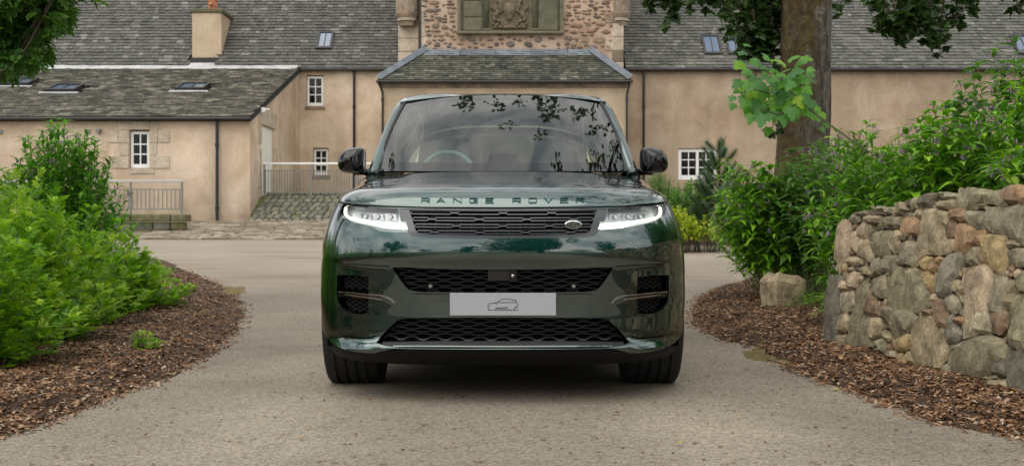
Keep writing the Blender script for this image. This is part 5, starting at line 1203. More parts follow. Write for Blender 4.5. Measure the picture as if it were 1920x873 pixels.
def bed(name, poly, xs, ys, m, hmax=.07, slope=.28):
    X, Y = np.meshgrid(xs, ys, indexing='ij'); P = np.stack((X.ravel(), Y.ravel()), -1); z, d = bed_height(P, poly, hmax, slope); ny = len(ys)
    i, j = np.meshgrid(np.arange(len(xs)-1), np.arange(ny-1), indexing='ij'); i = i.ravel(); j = j.ravel(); Q = np.stack((i*ny+j, (i+1)*ny+j, (i+1)*ny+j+1, i*ny+j+1), -1)
    Q = Q[(d[Q] > -.35).any(1)]; return obj(name, mesh_np(name, np.c_[P, z], Q), m, kind='structure')
bed('mulch_bed', LPOLY, np.r_[-20, -12, -9, np.arange(-7, -1.6, .1)], np.r_[-6, -3, np.arange(0, 20.6, .12)], M['mulch_soil'])
bed('mulch_bed', RPOLY, np.r_[np.arange(1.4, 6.5, .1), 8, 12, 20], np.r_[-6, -3, np.arange(0, 18.2, .12)], M['mulch_soil'])
bed('mulch_bed', FARP, np.arange(2, 30, .4), np.arange(23, 41.7, .4), M['mulch_soil'], .12)
def chip_t():
    v = [(-.5, -.5, 0), (.5, -.42, .1), (-.42, .1, .35), (.5, .0, .45), (-.3, .5, .1), (.35, .55, .0)]
    return np.array(v, float), np.array([(0, 1, 3), (0, 3, 2), (2, 3, 5), (2, 5, 4)])
CH = chip_t()
M['chip'] = leaf_mat('wood_chip', ((0, (.065, .032, .017)), (.35, (.125, .062, .032)), (.6, (.19, .098, .048)), (.82, (.27, .155, .08)), (.95, (.34, .25, .17)), (1, (.45, .36, .27))), rough=.75, trans=0, spec=.25)
def scatter_chips(poly, n, xr, yr, scat=.12, slope=.28, hmax=.07, far=1.0):
    P = []; tot = 0
    Q = np.stack((RNG.uniform(*xr, n*3), yr[0]+(yr[1]-yr[0])*RNG.random(n*3)**1.6), -1); z, d = bed_height(Q, poly, hmax, slope)
    k = (d > -scat*RNG.random(len(d))**2); Q = Q[k][:n]; z = np.maximum(z[k][:n], G(Q[:, 1]))+.004; m = len(Q)
    u = U0+Q[:, 0]*F/np.maximum(Q[:, 1], 1); S = np.stack((RNG.uniform(.006, .019, m), RNG.uniform(.014, .055, m)*RNG.choice([.6, 1, 1.5], m), RNG.uniform(.01, .02, m)), -1)
    a = RNG.uniform(0, 2*math.pi, m); D = np.stack((np.cos(a), np.sin(a), RNG.normal(.05, .22, m)), -1); Nn = np.stack((RNG.normal(0, .35, m), RNG.normal(0, .35, m), np.ones(m)), -1)
    obj('wood_chips', merged_mesh('wood_chips', CH, np.c_[Q, z], D, Nn, S), M['chip'], kind='stuff')
scatter_chips(LPOLY, 42000, (-6.6, -1.8), (4.3, 17)); scatter_chips(RPOLY, 32000, (1.4, 4.2), (4.3, 16.5))
def small_chips():
    global CH
    for poly, n, xr in ((LPOLY, 45000, (-6.6, -1.8)), (RPOLY, 34000, (1.4, 4.2))):
        Q = np.stack((RNG.uniform(*xr, n*3), 4.3+10*RNG.random(n*3)**1.9), -1); z, dd = bed_height(Q, poly, .07, .28); k = dd > -.10*RNG.random(len(dd))**2; Q = Q[k][:n]; z = np.maximum(z[k][:n], G(Q[:, 1]))+.002; m = len(Q); a = RNG.uniform(0, 6.28, m)
        obj('bark_crumbs', merged_mesh('bark_crumbs', (CH[0], CH[1]), np.c_[Q, z], np.stack((np.cos(a), np.sin(a), RNG.normal(.05, .3, m)), -1), np.stack((RNG.normal(0, .4, m), RNG.normal(0, .4, m), np.ones(m)), -1), np.stack((RNG.uniform(.005, .012, m), RNG.uniform(.008, .024, m), RNG.uniform(.006, .014, m)), -1)), M['chip'], kind='stuff')
small_chips()
scatter_chips(FARP, 3000, (2.5, 14), (23.8, 30))
def litter():
    P = []; D = []; S = []
    for poly, n, xr in ((LPOLY, 260, (-5.5, -1.85)), (RPOLY, 200, (1.5, 4)), (None, 90, (-2.2, 2.4))):
        for _ in range(n):
            x = random.uniform(*xr); y = 4.4+9*random.random()**1.6; q = np.array([(x, y)])
            if poly is not None:
                z, dd = bed_height(q, poly, .07, .28)
                if dd[0] < -.12: continue
                z = max(z[0], float(G(y)))+.012
            else: z = float(G(y))+.006
            P.append((x, y, z)); a = random.uniform(0, 6.28); D.append((math.cos(a), math.sin(a), random.uniform(-.1, .3))); S.append(random.uniform(.025, .07) if poly is not None else random.uniform(.012, .035))
    v = [(-.22, .3, .10), (0, 0, 0), (.2, .25, .08), (-.25, .65, .14), (0, .5, 0), (.24, .6, .10), (0, 1, .12)]
    obj('leaf_litter', merged_mesh('leaf_litter', (np.array(v), np.array([(1, 4, 0), (1, 2, 4), (0, 4, 3), (4, 2, 5), (3, 4, 6), (4, 5, 6)])), P, D, np.tile((.1, .1, 1.), (len(P), 1)), S), leaf_mat('leaf_litter', ((0, (.12, .06, .03)), (.5, (.26, .14, .06)), (.8, (.38, .24, .12)), (1, (.42, .36, .10))), rough=.7, trans=.1), kind='stuff')
litter()
# soft brown spill of fine mulch over the asphalt edge and a moss patch
def patch(name, cx, cy, rx, ry, m, n=40):
    V = [(cx, cy, float(G(cy))+.006)]
    for k, rr in enumerate((.5, .85, 1.0)):
        for i in range(n):
            t = 2*math.pi*i/n; q = rr*(1+.22*h2(math.cos(t)*2+cx, math.sin(t)*2+cy, 1.5)); x, y = cx+rx*q*math.cos(t), cy+ry*q*math.sin(t); V.append((x, y, float(G(y))+(.012, .009, .002)[k]))
    Fc = [(0, 1+i, 1+(i+1) % n) for i in range(n)]+[(1+a*n+i, 1+(a+1)*n+i, 1+(a+1)*n+(i+1) % n, 1+a*n+(i+1) % n) for a in (0, 1) for i in range(n)]
    return obj(name, mesh_np(name, V, Fc), m, kind='stuff')
M['moss'] = rock_mat('ground_moss', ((0, (.13, .105, .03)), (1, (.17, .13, .04))), scale=9, bump=1, dirt=.5, lichen=((.15, .10, .06), .50, .6, 11))
g1 = gpx(395, 553); patch('moss_patch', g1[0]-.1, g1[1]-.4, .42, 1.5, M['moss']); g1 = gpx(1455, 668); patch('moss_patch', g1[0], g1[1], .2, .45, M['moss'])
# grit and specks lying on the asphalt
n = 5200; Q = np.stack((RNG.uniform(-5, 6, n), 4.2+22*RNG.random(n)**1.7), -1); Q = Q[~pip(Q, LPOLY) & ~pip(Q, RPOLY)]; n = len(Q); a = RNG.uniform(0, 6.28, n)
obj('road_grit', merged_mesh('road_grit', CH, np.c_[Q, G(Q[:, 1])+.003], np.stack((np.cos(a), np.sin(a), a*0), -1), np.tile((0, 0, 1.), (n, 1)), np.stack((RNG.uniform(.004, .012, n), RNG.uniform(.005, .035, n)**1.0, RNG.uniform(.004, .01, n)), -1)), M['chip'], kind='stuff')
# ================================================================ dry-stone wall at the right
WA, WB_ = np.array((2.25, 8.36)), np.array((2.52, 5.62)); WD = (WB_-WA)/np.linalg.norm(WB_-WA); WN = np.array((WD[1], -WD[0])); WN = WN if WN[0] < 0 else -WN   # towards the drive
LEAN = .20
def wpt(w, h, out=0.0): p = WA+WD*w-WN*(LEAN*h)+WN*out; return np.array((p[0], p[1], h))
_n3 = np.array((WN[0], WN[1], LEAN)); _n3 /= np.linalg.norm(_n3); _o3 = wpt(0, 0)
_e1 = np.array((WD[0], WD[1], 0)); _e2 = np.cross(_n3, _e1); _e2 = _e2 if _e2[2] > 0 else -_e2
def wpx(u, v):
    d = np.array(((u-U0)/F, 1, (V0-v)/F)); o = np.array((0, 0, CAMZ)); t = ((_o3-o)@_n3)/(d@_n3); p = o+d*t-_o3; return (p@_e1, p@_e2)
def w3(a, b, out=0.0): return _o3+_e1*a+_e2*b+_n3*out
ZO = {3: (1540, 340, 3.97), 4: (1720, 340, 3.97), 5: (1540, 540, 3.97), 6: (1720, 540, 3.64)}
WS = [  # (zoom, colour, outline)
 (3, 'pink', [(150, 285), (190, 290), (215, 320), (210, 420), (212, 520), (190, 590), (150, 620), (110, 600), (88, 560), (95, 450), (112, 340)]),
 (3, 'tan', [(262, 345), (300, 312), (360, 320), (368, 380), (335, 425), (290, 425), (260, 395)]),
 (3, 'pink', [(215, 375), (250, 368), (300, 430), (300, 490), (265, 535), (225, 500), (210, 440)]),
 (3, 'tan', [(350, 420), (385, 560), (370, 620), (300, 570), (295, 510)]),
 (3, 'olive', [(375, 405), (440, 365), (520, 370), (525, 420), (500, 480), (510, 530), (440, 560), (385, 540), (370, 470)]),
 (3, 'tan', [(525, 375), (565, 362), (598, 400), (580, 440), (585, 490), (545, 540), (520, 520), (505, 470)]),
 (3, 'grey', [(440, 290), (475, 262), (590, 262), (595, 325), (560, 350), (470, 345)]),
 (3, 'tan', [(310, 260), (350, 248), (450, 258), (440, 310), (370, 316), (315, 300)]),
 (3, 'orange', [(600, 270), (700, 262), (735, 300), (715, 400), (620, 405), (575, 370), (585, 330)]),
 (3, 'grey', [(360, 185), (440, 180), (540, 195), (525, 235), (490, 245), (400, 210)]),
 (3, 'dark', [(230, 235), (310, 215), (400, 210), (460, 230), (470, 248), (350, 245), (300, 265), (250, 255)]),
 (3, 'tan', [(545, 195), (610, 170), (640, 215), (590, 240), (530, 258), (525, 230)]),
 (3, 'grey', [(195, 280), (240, 240), (285, 270), (280, 300), (215, 315)]),
 (3, 'tan', [(205, 560), (250, 552), (290, 575), (280, 620), (220, 628), (180, 605)]),
 (3, 'grey', [(590, 460), (650, 440), (705, 455), (710, 580), (690, 640), (585, 615)]),
 (3, 'grey', [(440, 580), (470, 555), (550, 545), (555, 660), (500, 678), (430, 665)]),
 (3, 'grey', [(390, 580), (430, 560), (438, 600), (425, 680), (400, 705), (365, 640)]),
 (3, 'tan', [(290, 635), (345, 625), (385, 680), (375, 715), (330, 700), (285, 680)]),
 (3, 'pink', [(215, 690), (240, 668), (285, 680), (265, 790), (205, 808), (198, 760)]),
 (3, 'pink', [(140, 740), (180, 738), (200, 790), (165, 822), (140, 810)]),
 (3, 'tan', [(665, 250), (720, 205), (760, 235), (735, 275)]),
 (3, 'grey', [(585, 232), (670, 228), (665, 250), (610, 268)]),
 (4, 'tan', [(45, 205), (155, 205), (190, 330), (210, 420), (262, 430), (250, 520), (190, 540), (60, 540), (0, 570), (-10, 470), (10, 330)]),
 (4, 'tan', [(158, 205), (225, 225), (222, 340), (195, 340)]),
 (4, 'orange', [(228, 215), (300, 198), (355, 215), (358, 300), (300, 292), (222, 265)]),
 (4, 'brown', [(225, 300), (260, 285), (290, 320), (265, 410), (215, 418), (208, 370)]),
 (4, 'orange', [(275, 350), (320, 310), (380, 325), (440, 360), (495, 365), (485, 465), (400, 490), (350, 525), (290, 522), (262, 505), (275, 430)]),
 (4, 'grey', [(365, 230), (400, 215), (478, 225), (478, 300), (500, 350), (430, 350), (365, 310)]),
 (4, 'olive', [(345, 225), (365, 215), (360, 300), (350, 300)]),
 (4, 'grey', [(515, 190), (650, 195), (740, 168), (840, 190), (850, 480), (790, 480), (700, 425), (640, 400), (560, 385), (510, 345), (478, 320), (490, 250)]),
 (4, 'olive', [(310, 90), (370, 45), (470, 60), (600, 68), (645, 100), (650, 185), (560, 170), (480, 165), (440, 205), (370, 215), (275, 190), (285, 140)]),
 (4, 'brown', [(600, 70), (690, 28), (735, 30), (750, 120), (740, 160), (660, 160), (640, 110)]),
 (4, 'orange', [(738, 25), (840, 35), (840, 160), (760, 170), (735, 115)]),
 (4, 'grey', [(135, 110), (170, 75), (300, 90), (290, 130), (220, 130)]),
 (4, 'tan', [(110, 190), (180, 140), (285, 130), (275, 195), (200, 205)]),
 (4, 'dark', [(0, 120), (80, 88), (150, 85), (130, 140), (105, 190), (0, 190)]),
 (4, 'tan', [(450, 190), (480, 162), (512, 185), (505, 210)]),
 (4, 'orangegrey', [(490, 430), (520, 392), (600, 400), (660, 415), (650, 490), (685, 560), (650, 650), (600, 690), (545, 640), (500, 590), (485, 500)]),
 (4, 'grey', [(690, 510), (740, 490), (810, 500), (815, 620), (740, 635), (690, 610), (680, 560)]),
 (4, 'tan', [(655, 435), (700, 430), (760, 470), (700, 495), (665, 485)]),
 (4, 'grey', [(345, 560), (440, 485), (460, 490), (455, 610), (400, 625), (330, 630)]),
 (4, 'brown', [(460, 495), (485, 490), (498, 600), (470, 615), (455, 560)]),
 (4, 'speck', [(165, 640), (215, 545), (320, 528), (325, 600), (300, 680), (260, 740), (250, 820), (190, 855), (135, 830), (130, 730)]),
 (4, 'pink', [(345, 650), (500, 620), (560, 690), (545, 800), (548, 1000), (420, 1060), (325, 1080), (350, 860), (325, 745)]),
 (4, 'grey', [(590, 700), (660, 710), (668, 880), (640, 1010), (540, 985), (545, 860)]),
 (4, 'tan', [(670, 740), (720, 730), (740, 780), (700, 900), (665, 950), (665, 800)]),
 (4, 'olive', [(760, 680), (840, 650), (850, 840), (780, 825), (738, 800), (745, 730)]),
 (4, 'gold', [(30, 570), (60, 553), (105, 565), (90, 650), (40, 665), (18, 620)]),
 (4, 'orange', [(105, 600), (150, 555), (190, 575), (150, 640), (120, 680), (90, 650)]),
 (4, 'gold', [(55, 680), (90, 662), (125, 720), (128, 800), (100, 842), (75, 790)]),
 (4, 'tan', [(290, 840), (350, 745), (352, 790), (310, 870)]),
 (4, 'tan', [(265, 740), (300, 730), (315, 760), (285, 830), (262, 800)]),
 (5, 'bluegrey', [(50, -95), (160, -90), (155, -20), (130, 120), (115, 330), (110, 490), (30, 470), (0, 440), (15, 200), (35, 0)]),
 (5, 'pale', [(150, 35), (235, 20), (240, 110), (200, 170), (165, 190), (140, 150)]),
 (5, 'tan', [(130, 200), (180, 185), (210, 230), (190, 320), (130, 335), (118, 270)]),
 (5, 'tan', [(120, 350), (180, 348), (165, 420), (170, 500), (125, 500), (108, 430)]),
 (5, 'olive', [(245, 20), (325, -60), (350, 30), (310, 180), (240, 330), (240, 420), (250, 560), (200, 550), (172, 460), (180, 370), (215, 250), (240, 110)]),
 (5, 'olive', [(315, 200), (375, 215), (370, 330), (400, 420), (355, 470), (345, 570), (250, 545), (235, 430), (250, 320)]),
 (5, 'brown', [(350, 40), (400, 75), (430, 200), (360, 210), (308, 185)]),
 (5, 'tan', [(375, 220), (425, 215), (455, 290), (410, 380), (370, 400), (368, 300)]),
 (5, 'grey', [(385, -70), (470, -100), (480, 60), (420, 75), (370, 30), (360, -30)]),
 (5, 'olive', [(495, 0), (520, -110), (560, -160), (620, -150), (615, 30), (600, 150), (530, 155), (490, 100)]),
 (5, 'olive', [(625, -155), (700, -150), (760, -60), (820, -20), (800, 130), (720, 180), (600, 150), (615, 20)]),
 (5, 'grey', [(460, 140), (510, 125), (525, 170), (490, 260), (440, 220)]),
 (5, 'olive', [(530, 230), (560, 165), (640, 160), (720, 215), (690, 280), (640, 330), (560, 365), (515, 330)]),
 (5, 'gold', [(525, 410), (560, 370), (640, 332), (685, 380), (680, 430), (600, 475), (545, 450)]),
 (5, 'olive', [(345, 480), (380, 450), (450, 440), (470, 500), (440, 605), (390, 570), (345, 540)]),
 (5, 'grey', [(415, 380), (450, 370), (485, 430), (470, 500), (420, 440)]),
 (5, 'olive', [(470, 560), (520, 520), (560, 560), (560, 650), (480, 645)]),
 (5, 'gold', [(555, 495), (600, 485), (660, 620), (640, 685), (570, 680), (545, 600)]),
 (5, 'tan', [(620, 470), (680, 460), (690, 550), (640, 560)]),
 (5, 'grey', [(490, 480), (530, 455), (555, 500), (540, 530), (500, 515)]),
 (5, 'gold', [(680, 640), (700, 620), (750, 700), (700, 718), (650, 700)]),
 (5, 'tan', [(440, 340), (470, 305), (515, 370), (490, 400)]),
 (5, 'grey', [(345, 590), (400, 590), (405, 612), (350, 605)]),
 (6, 'tan', [(0, 215), (60, 190), (130, 205), (135, 270), (190, 285), (205, 380), (190, 490), (140, 540), (125, 640), (60, 620), (0, 560), (-45, 480), (-60, 360), (-40, 260)]),
 (6, 'brown', [(95, 130), (140, 65), (180, 80), (180, 140), (210, 165), (190, 265), (140, 260), (120, 200), (90, 175)]),
 (6, 'grey', [(180, 70), (230, 38), (285, 90), (290, 140), (260, 172), (190, 150), (172, 100)]),
 (6, 'bluegrey', [(215, 190), (240, 172), (265, 250), (300, 300), (265, 370), (205, 378), (190, 290)]),
 (6, 'orange', [(250, 205), (280, 180), (318, 205), (300, 250), (265, 245)]),
 (6, 'pale', [(330, 190), (420, 150), (500, 132), (498, 300), (400, 310), (308, 340), (315, 260)]),
 (6, 'brown', [(505, 150), (560, 138), (615, 160), (610, 260), (560, 315), (500, 300)]),
 (6, 'olivebig', [(205, 490), (230, 430), (300, 370), (400, 325), (480, 315), (560, 350), (620, 420), (590, 490), (560, 530), (480, 600), (400, 640), (340, 635), (260, 590), (215, 545)]),
 (6, 'olive', [(620, 100), (660, 50), (760, 40), (780, 240), (760, 440), (620, 380), (605, 320), (640, 220)]),
 (6, 'bluegrey', [(600, 440), (680, 430), (800, 460), (800, 840), (640, 770), (620, 680), (605, 600), (595, 520)]),
 (6, 'tan', [(340, 650), (430, 625), (560, 620), (590, 660), (620, 730), (550, 765), (470, 750), (360, 700)]),
 (6, 'gold', [(205, 640), (240, 595), (320, 660), (315, 715), (210, 715)]),
 (6, 'olive', [(130, 640), (160, 530), (190, 515), (225, 570), (205, 640), (190, 685), (125, 665)]),
 (6, 'bluegrey', [(530, 530), (580, 500), (600, 520), (600, 600), (555, 600), (525, 565)]),
 (6, 'grey', [(565, 615), (605, 612), (615, 690), (585, 680)]),
 (6, 'tan', [(450, 600), (530, 592), (545, 608), (455, 622)]),
 (6, 'brown', [(35, 150), (90, 135), (85, 185), (40, 188)]),
 (6, 'gold', [(335, 650), (365, 640), (405, 655), (360, 690), (340, 690)]),
]
_mute = lambda c, k=.40: tuple(1.06*g*(x*(1-k)+sum(c)/3*k*f) for x, f, g in zip(c, (1.10, 1.0, .82), (1.02, 1.0, .90)))
WC = {'pink': ((.46, .33, .23), (.53, .385, .28)), 'tan': ((.37, .29, .18), (.45, .35, .23)), 'olive': ((.245, .22, .14), (.31, .275, .175)), 'grey': ((.27, .235, .165), (.33, .29, .21)), 'dark': ((.155, .13, .095), (.19, .16, .115)),
      'orange': ((.42, .23, .11), (.49, .28, .145)), 'brown': ((.27, .155, .095), (.32, .19, .12)), 'bluegrey': ((.165, .16, .135), (.21, .20, .17)), 'speck': ((.26, .245, .20), (.34, .315, .26)), 'pale': ((.46, .39, .27), (.52, .45, .33)), 'gold': ((.43, .29, .11), (.49, .34, .14))}
WM = {k: rock_mat('wall_stone_'+k, ((0, _mute(a)), (1, _mute(b))), scale=10, bump=1.0, dirt=.68, dist=.035, lichen=((.42, .40, .30) if k in ('olive', 'grey', 'speck') else (.20, .18, .11), .60, .72, 14)) for k, (a, b) in WC.items()}
WM['orangegrey'] = WM['gold']; WM['olivebig'] = WM['olive']
wall = thing('stone_wall', 'low wall of rough mixed fieldstones beside the drive, in front of the flowering plants', 'stone wall')
polys = []
def inflate(a, b, n=22, amt=.07, seed=0):
    pass
def stone_from(poly, m, proud=.035, seed=0, name='stone', fat=.07):
    r = random.Random(seed); Q = resample(rounded(poly, .009, 1), .05); 
    if len(Q) > 30: Q = resample(rounded(poly, .009, 1), .07)
    n = len(Q); size = math.sqrt(abs(sum(Q[i][0]*Q[i-1][1]-Q[i-1][0]*Q[i][1] for i in range(n)))/2); c = Q.mean(0)
    Q = c+(Q-c)*(1+min(.014/size, .07)); Q = Q+np.array([(r.uniform(-.004, .004), r.uniform(-.004, .004)) for _ in range(n)]); pr = proud*r.uniform(.7, 1.4); stp = max(.022, size/6.5); lo, hi = Q.min(0), Q.max(0)
    W2, F2 = cdt([tuple(q) for q in Q], [], np.arange(lo[0]-stp*r.random(), hi[0]+stp, stp), np.arange(lo[1]-stp*r.random(), hi[1]+stp, stp))
    d = dist_poly(W2, [tuple(q) for q in Q]); Rr = min(.028, size*.17); q_ = np.clip(d/Rr, 0, 1); rise = np.sqrt(1-(1-q_)**2)
    # broken faces: a few tilted planes, the lowest wins
    fac = np.full(len(W2), pr*1.35)
    for _ in range(4):
        a_ = r.uniform(0, 6.28); g_ = r.uniform(.05, .34); fac = np.minimum(fac, pr*r.uniform(.9, 1.5)+g_*((W2[:, 0]-c[0])*math.cos(a_)+(W2[:, 1]-c[1])*math.sin(a_)))
    nz_ = np.array([h2(x*6+seed, y_*6, 1.7)*.5+h2(x*15, y_*15+seed, 1.3)*.3 for x, y_ in W2])*min(.012, size*.06)
    o_ = np.where(d < 1e-6, -.006, np.maximum(fac, pr*.25)*rise+nz_*q_)
    nn = len(W2); V = [w3(x, y_, oo) for (x, y_), oo in zip(W2, o_)]; Fc = [tuple(f) for f in F2]; cn = {}
    A0, B0, C0 = (np.array(V[i]) for i in Fc[0])
    if np.cross(B0-A0, C0-A0)@_n3 < 0: Fc = [f[::-1] for f in Fc]
    for f in Fc:
        for i in range(3):
            e = (f[i], f[(i+1) % 3]); k_ = tuple(sorted(e)); cn[k_] = None if k_ in cn else e
    for e in [e for e in cn.values() if e]:
        i0, j0 = e; k_ = len(V); V += [w3(*W2[j0], -fat), w3(*W2[i0], -fat)]; Fc.append((j0, i0, k_+1)); Fc.append((j0, k_+1, k_))
    Fc = np.array(Fc)
    me = mesh_np(name, V, Fc, True); o = obj(name, me, m, wall)
    try: me.set_sharp_from_angle(angle=math.radians(30))
    except Exception: pass
    return o
for i, (zo, col, pl_) in enumerate(WS):
    ox, oy, sc_ = ZO[zo]; poly = [wpx(ox+x/sc_, oy+y/sc_) for x, y in pl_]; ar = sum(poly[k][0]*poly[k-1][1]-poly[k-1][0]*poly[k][1] for k in range(len(poly)))
    polys.append(poly); stone_from(poly, WM[col], .022 if col != 'olivebig' else .05, i)
# small stones wedged between, and the courses that run on past the frame
cols = ['tan', 'grey', 'brown', 'olive', 'pink', 'tan', 'grey', 'dark', 'gold']
big = [np.array(p) for p in polys]; WEND = 6.6
def blocked(w, h, r):
    q = np.array([(w, h)])
    for p in big:
        if p[:, 0].min()-r > w or p[:, 0].max()+r < w or p[:, 1].min()-r > h or p[:, 1].max()+r < h: continue
        if pip(q, [tuple(x) for x in p])[0] or dist_poly(q, [tuple(x) for x in p])[0] < r: return True
    return False
wl = wpx(1548, 600)[0]
def topline(w): return np.interp(w, [wpx(*p)[0] for p in ((1590, 402), (1660, 385), (1720, 366), (1800, 352), (1900, 346), (1925, 346))], [wpx(*p)[1] for p in ((1590, 402), (1660, 385), (1720, 366), (1800, 352), (1900, 346), (1925, 346))])
cnt = 0; wr = wpx(1925, 500)[0]
for r0, tries in ((.15, 500), (.10, 900), (.065, 1800), (.042, 3500), (.028, 5000), (.018, 6000)):
    for _ in range(tries):
        w = random.uniform(wl, WEND if r0 > .04 else wr+.2); h = random.uniform(.02, float(topline(w))-r0*.6)
        if r0 > .09 and w < wr+.3: continue
        if blocked(w, h, r0*.80) or h+r0*.8 > topline(w)+.02 or w-r0 < wl+.25*max(0, (h-.55)): continue
        n = random.randint(6, 9); ax = random.uniform(.8, 1.3); rot = random.uniform(-.5, .5); P_ = []
        for k in range(n):
            t = 2*math.pi*k/n+random.uniform(-.2, .2); a_, b_ = r0*1.0*ax*math.cos(t), r0*1.0/ax*math.sin(t); P_.append((w+a_*math.cos(rot)-b_*math.sin(rot), max(-.02, h+a_*math.sin(rot)+b_*math.cos(rot))))
        big.append(np.array(P_)); cnt += 1; stone_from(P_, WM[random.choice(cols)], .012+r0*.15, 1000+cnt, fat=.04)
# dark core, back and end of the wall
mb = MB(); ws_ = np.linspace(wl+.10, WEND+.1, 26); prof = []
for w in ws_:
    t = float(topline(w))-.05; th = .42
    prof.append([w3(w, -.1, -.045), w3(w, t, -.05), w3(w, t, -.05)+np.array((-WN[0]*th, -WN[1]*th, 0)), w3(w, -.1, -.045)+np.array((-WN[0]*(th+.15), -WN[1]*(th+.15), 0))])
mb.add([p for q in prof for p in q], [(i*4+k, (i+1)*4+k, (i+1)*4+(k+1) % 4, i*4+(k+1) % 4) for i in range(len(prof)-1) for k in range(4)]+[(0, 1, 2, 3)]); M['core'] = rock_mat('wall_core', ((0, (.06, .05, .035)), (1, (.09, .075, .055))), scale=9, bump=1); mb.build('wall_core', M['core'], wall)
# top stones have depth behind the face; the end of the wall is faced too
def boulder(name, c, s, m, parent, seed, rz=0, nz=0, kw={}):
    r = random.Random(seed); V = []; nu, nv = 14, 9; ph = [r.uniform(0, 6.28) for _ in range(8)]
    for j in range(nv+1):
        for i in range(nu):
            t = 2*math.pi*i/nu; p = math.pi*j/nv; d = Vector((math.cos(t)*math.sin(p), math.sin(t)*math.sin(p), math.cos(p)))
            q = max(abs(d.x), abs(d.y), abs(d.z)); d2 = d*(1/q)**.55; k = 1+.10*math.sin(3*d.x+ph[0])+.10*math.sin(4*d.y+ph[1])+.09*math.sin(5*d.z+ph[2])+.05*math.sin(9*d.x+7*d.z+ph[3])
            v = Vector((d2.x*s[0], d2.y*s[1], d2.z*s[2]))*k*.5; v.rotate(Matrix.Rotation(rz, 3, 'Z')); V.append(tuple(Vector(c)+v))
    me = mesh_np(name, V, [(j*nu+i, (j+1)*nu+i, (j+1)*nu+(i+1) % nu, j*nu+(i+1) % nu) for j in range(nv) for i in range(nu)], True)
    try: me.set_sharp_from_angle(angle=math.radians(32))
    except Exception: pass
    return obj(name, me, m, parent, **kw)
k = 0; w = wl+.12
while w < WEND:
    a = random.uniform(.16, .30)
    for row in (.16, .36):
        t = float(topline(w)); p = w3(w+a/2, t-.055, -row+.01); k += 1
        boulder('stone', tuple(p), (a*1.05, .24, .12*random.uniform(.8, 1.3)), WM[random.choice(['grey', 'tan', 'olive', 'dark'])], wall, 50+k, math.atan2(WD[1], WD[0]))
    w += a
for k in range(14):
    hh = .05+.13*(k//2); p = w3(wl+.04, 0, 0)+np.array((-WN[0]*(.12+.24*(k % 2)+LEAN*hh*.3), -WN[1]*.2, 0)); p[2] = hh; p[1] += .02
    boulder('stone', tuple(p+np.array((LEAN*hh, 0, 0))), (.25, .16, .15), WM[random.choice(cols)], wall, 900+k)
# leaning boulder beyond the end of the wall
g = gpx(1468, 588); boulder('boulder', (g[0]+.02, g[1]+.05, .16), (.40, .30, .50), WM['tan'], None, 5, .3, kw=dict(label='rough tan boulder half sunk in mulch under the purple-flowered plants', cat='boulder'))
# raised soil retained behind the wall
bp2 = [(2.72, 8.3), (2.80, 5.4), (2.9, 1.5), (12, 1.5), (12, 11), (4, 11), (3.1, 9.4)]
X = np.arange(2.5, 12, .3); Y = np.arange(1.2, 11.4, .3); XX, YY = np.meshgrid(X, Y, indexing='ij'); Q = np.stack((XX.ravel(), YY.ravel()), -1); d = dist_poly(Q, bp2); d = np.where(pip(Q, bp2), d, -d)
zz = np.clip(.45+(d-.12)*2.2, -.1, .86); ny = len(Y); i, j = np.meshgrid(np.arange(len(X)-1), np.arange(ny-1), indexing='ij'); i = i.ravel(); j = j.ravel(); QQ = np.stack((i*ny+j, (i+1)*ny+j, (i+1)*ny+j+1, i*ny+j+1), -1); QQ = QQ[(d[QQ] > -.6).all(1)]
obj('earth_bank', mesh_np('earth_bank', np.c_[Q, zz], QQ), M['earth'], kind='structure')
# ================================================================ plants
def T_(v, f): return np.array(v, float), tri(f)
def lance(width=.26, droop=.35, seg=5, fold=.12):
    v = []; f = []
    for i in range(seg+1):
        t = i/seg; w_ = width/2*math.sin(math.pi*min(1, (t+.04)**.75))**.8*(1-.25*t) if 0 < i < seg else .004; z = .25*math.sin(t*2.2)*(1-t*.3)-droop*t*t; wav = .02*math.sin(i*2.1)
        v += [(-w_, t, z+fold*w_*2+wav), (0, t, z), (w_, t, z+fold*w_*2-wav)]
    for i in range(seg):
        a = 3*i; f += [(a, a+1, a+4, a+3), (a+1, a+2, a+5, a+4)]
    return T_(v, f)
LANCE = lance(); LANCEW = lance(.42, .55, 5, .10); LANCES = lance(.22, .1, 3, .1)
def pinnate(pairs=3, seed=0, wd=.17):
    r = random.Random(seed); v = []; f = []
    def leaflet(o, ang, ln, z0):
        b = len(v); ca, sa = math.cos(ang), math.sin(ang)
        P_ = [(0, 0, 0), (-wd*ln*1.3, .35*ln, .03), (-wd*ln*1.5, .62*ln, .0), (0, ln, -.10*ln), (wd*ln*1.5, .62*ln, .0), (wd*ln*1.3, .35*ln, .03), (0, .5*ln, -.03)]
        for x, y, z in P_: v.append((o[0]+x*ca+y*sa, o[1]-x*sa+y*ca, z0+z+r.uniform(-.012, .012)))
        f.extend([(b, b+6, b+1), (b+1, b+6, b+2), (b+2, b+6, b+3), (b+3, b+6, b+4), (b+4, b+6, b+5), (b+5, b+6, b)])
    for k in range(pairs):
        t = .22+.52*k/pairs; zc = .12*math.sin(t*3)-.1*t
        for s_ in (-1, 1): leaflet((0, t), s_*(1.05-.2*k), .36+.05*r.random(), zc)
    leaflet((0, .66), 0, .42, 0)
    b = len(v); v += [(-.010, 0, 0), (.010, 0, 0), (0, .7, .02)]; f.append((b, b+1, b+2)); return T_(v, f)
PIN = [pinnate(3, k) for k in range(3)]; PINS = pinnate(2, 9, .2)
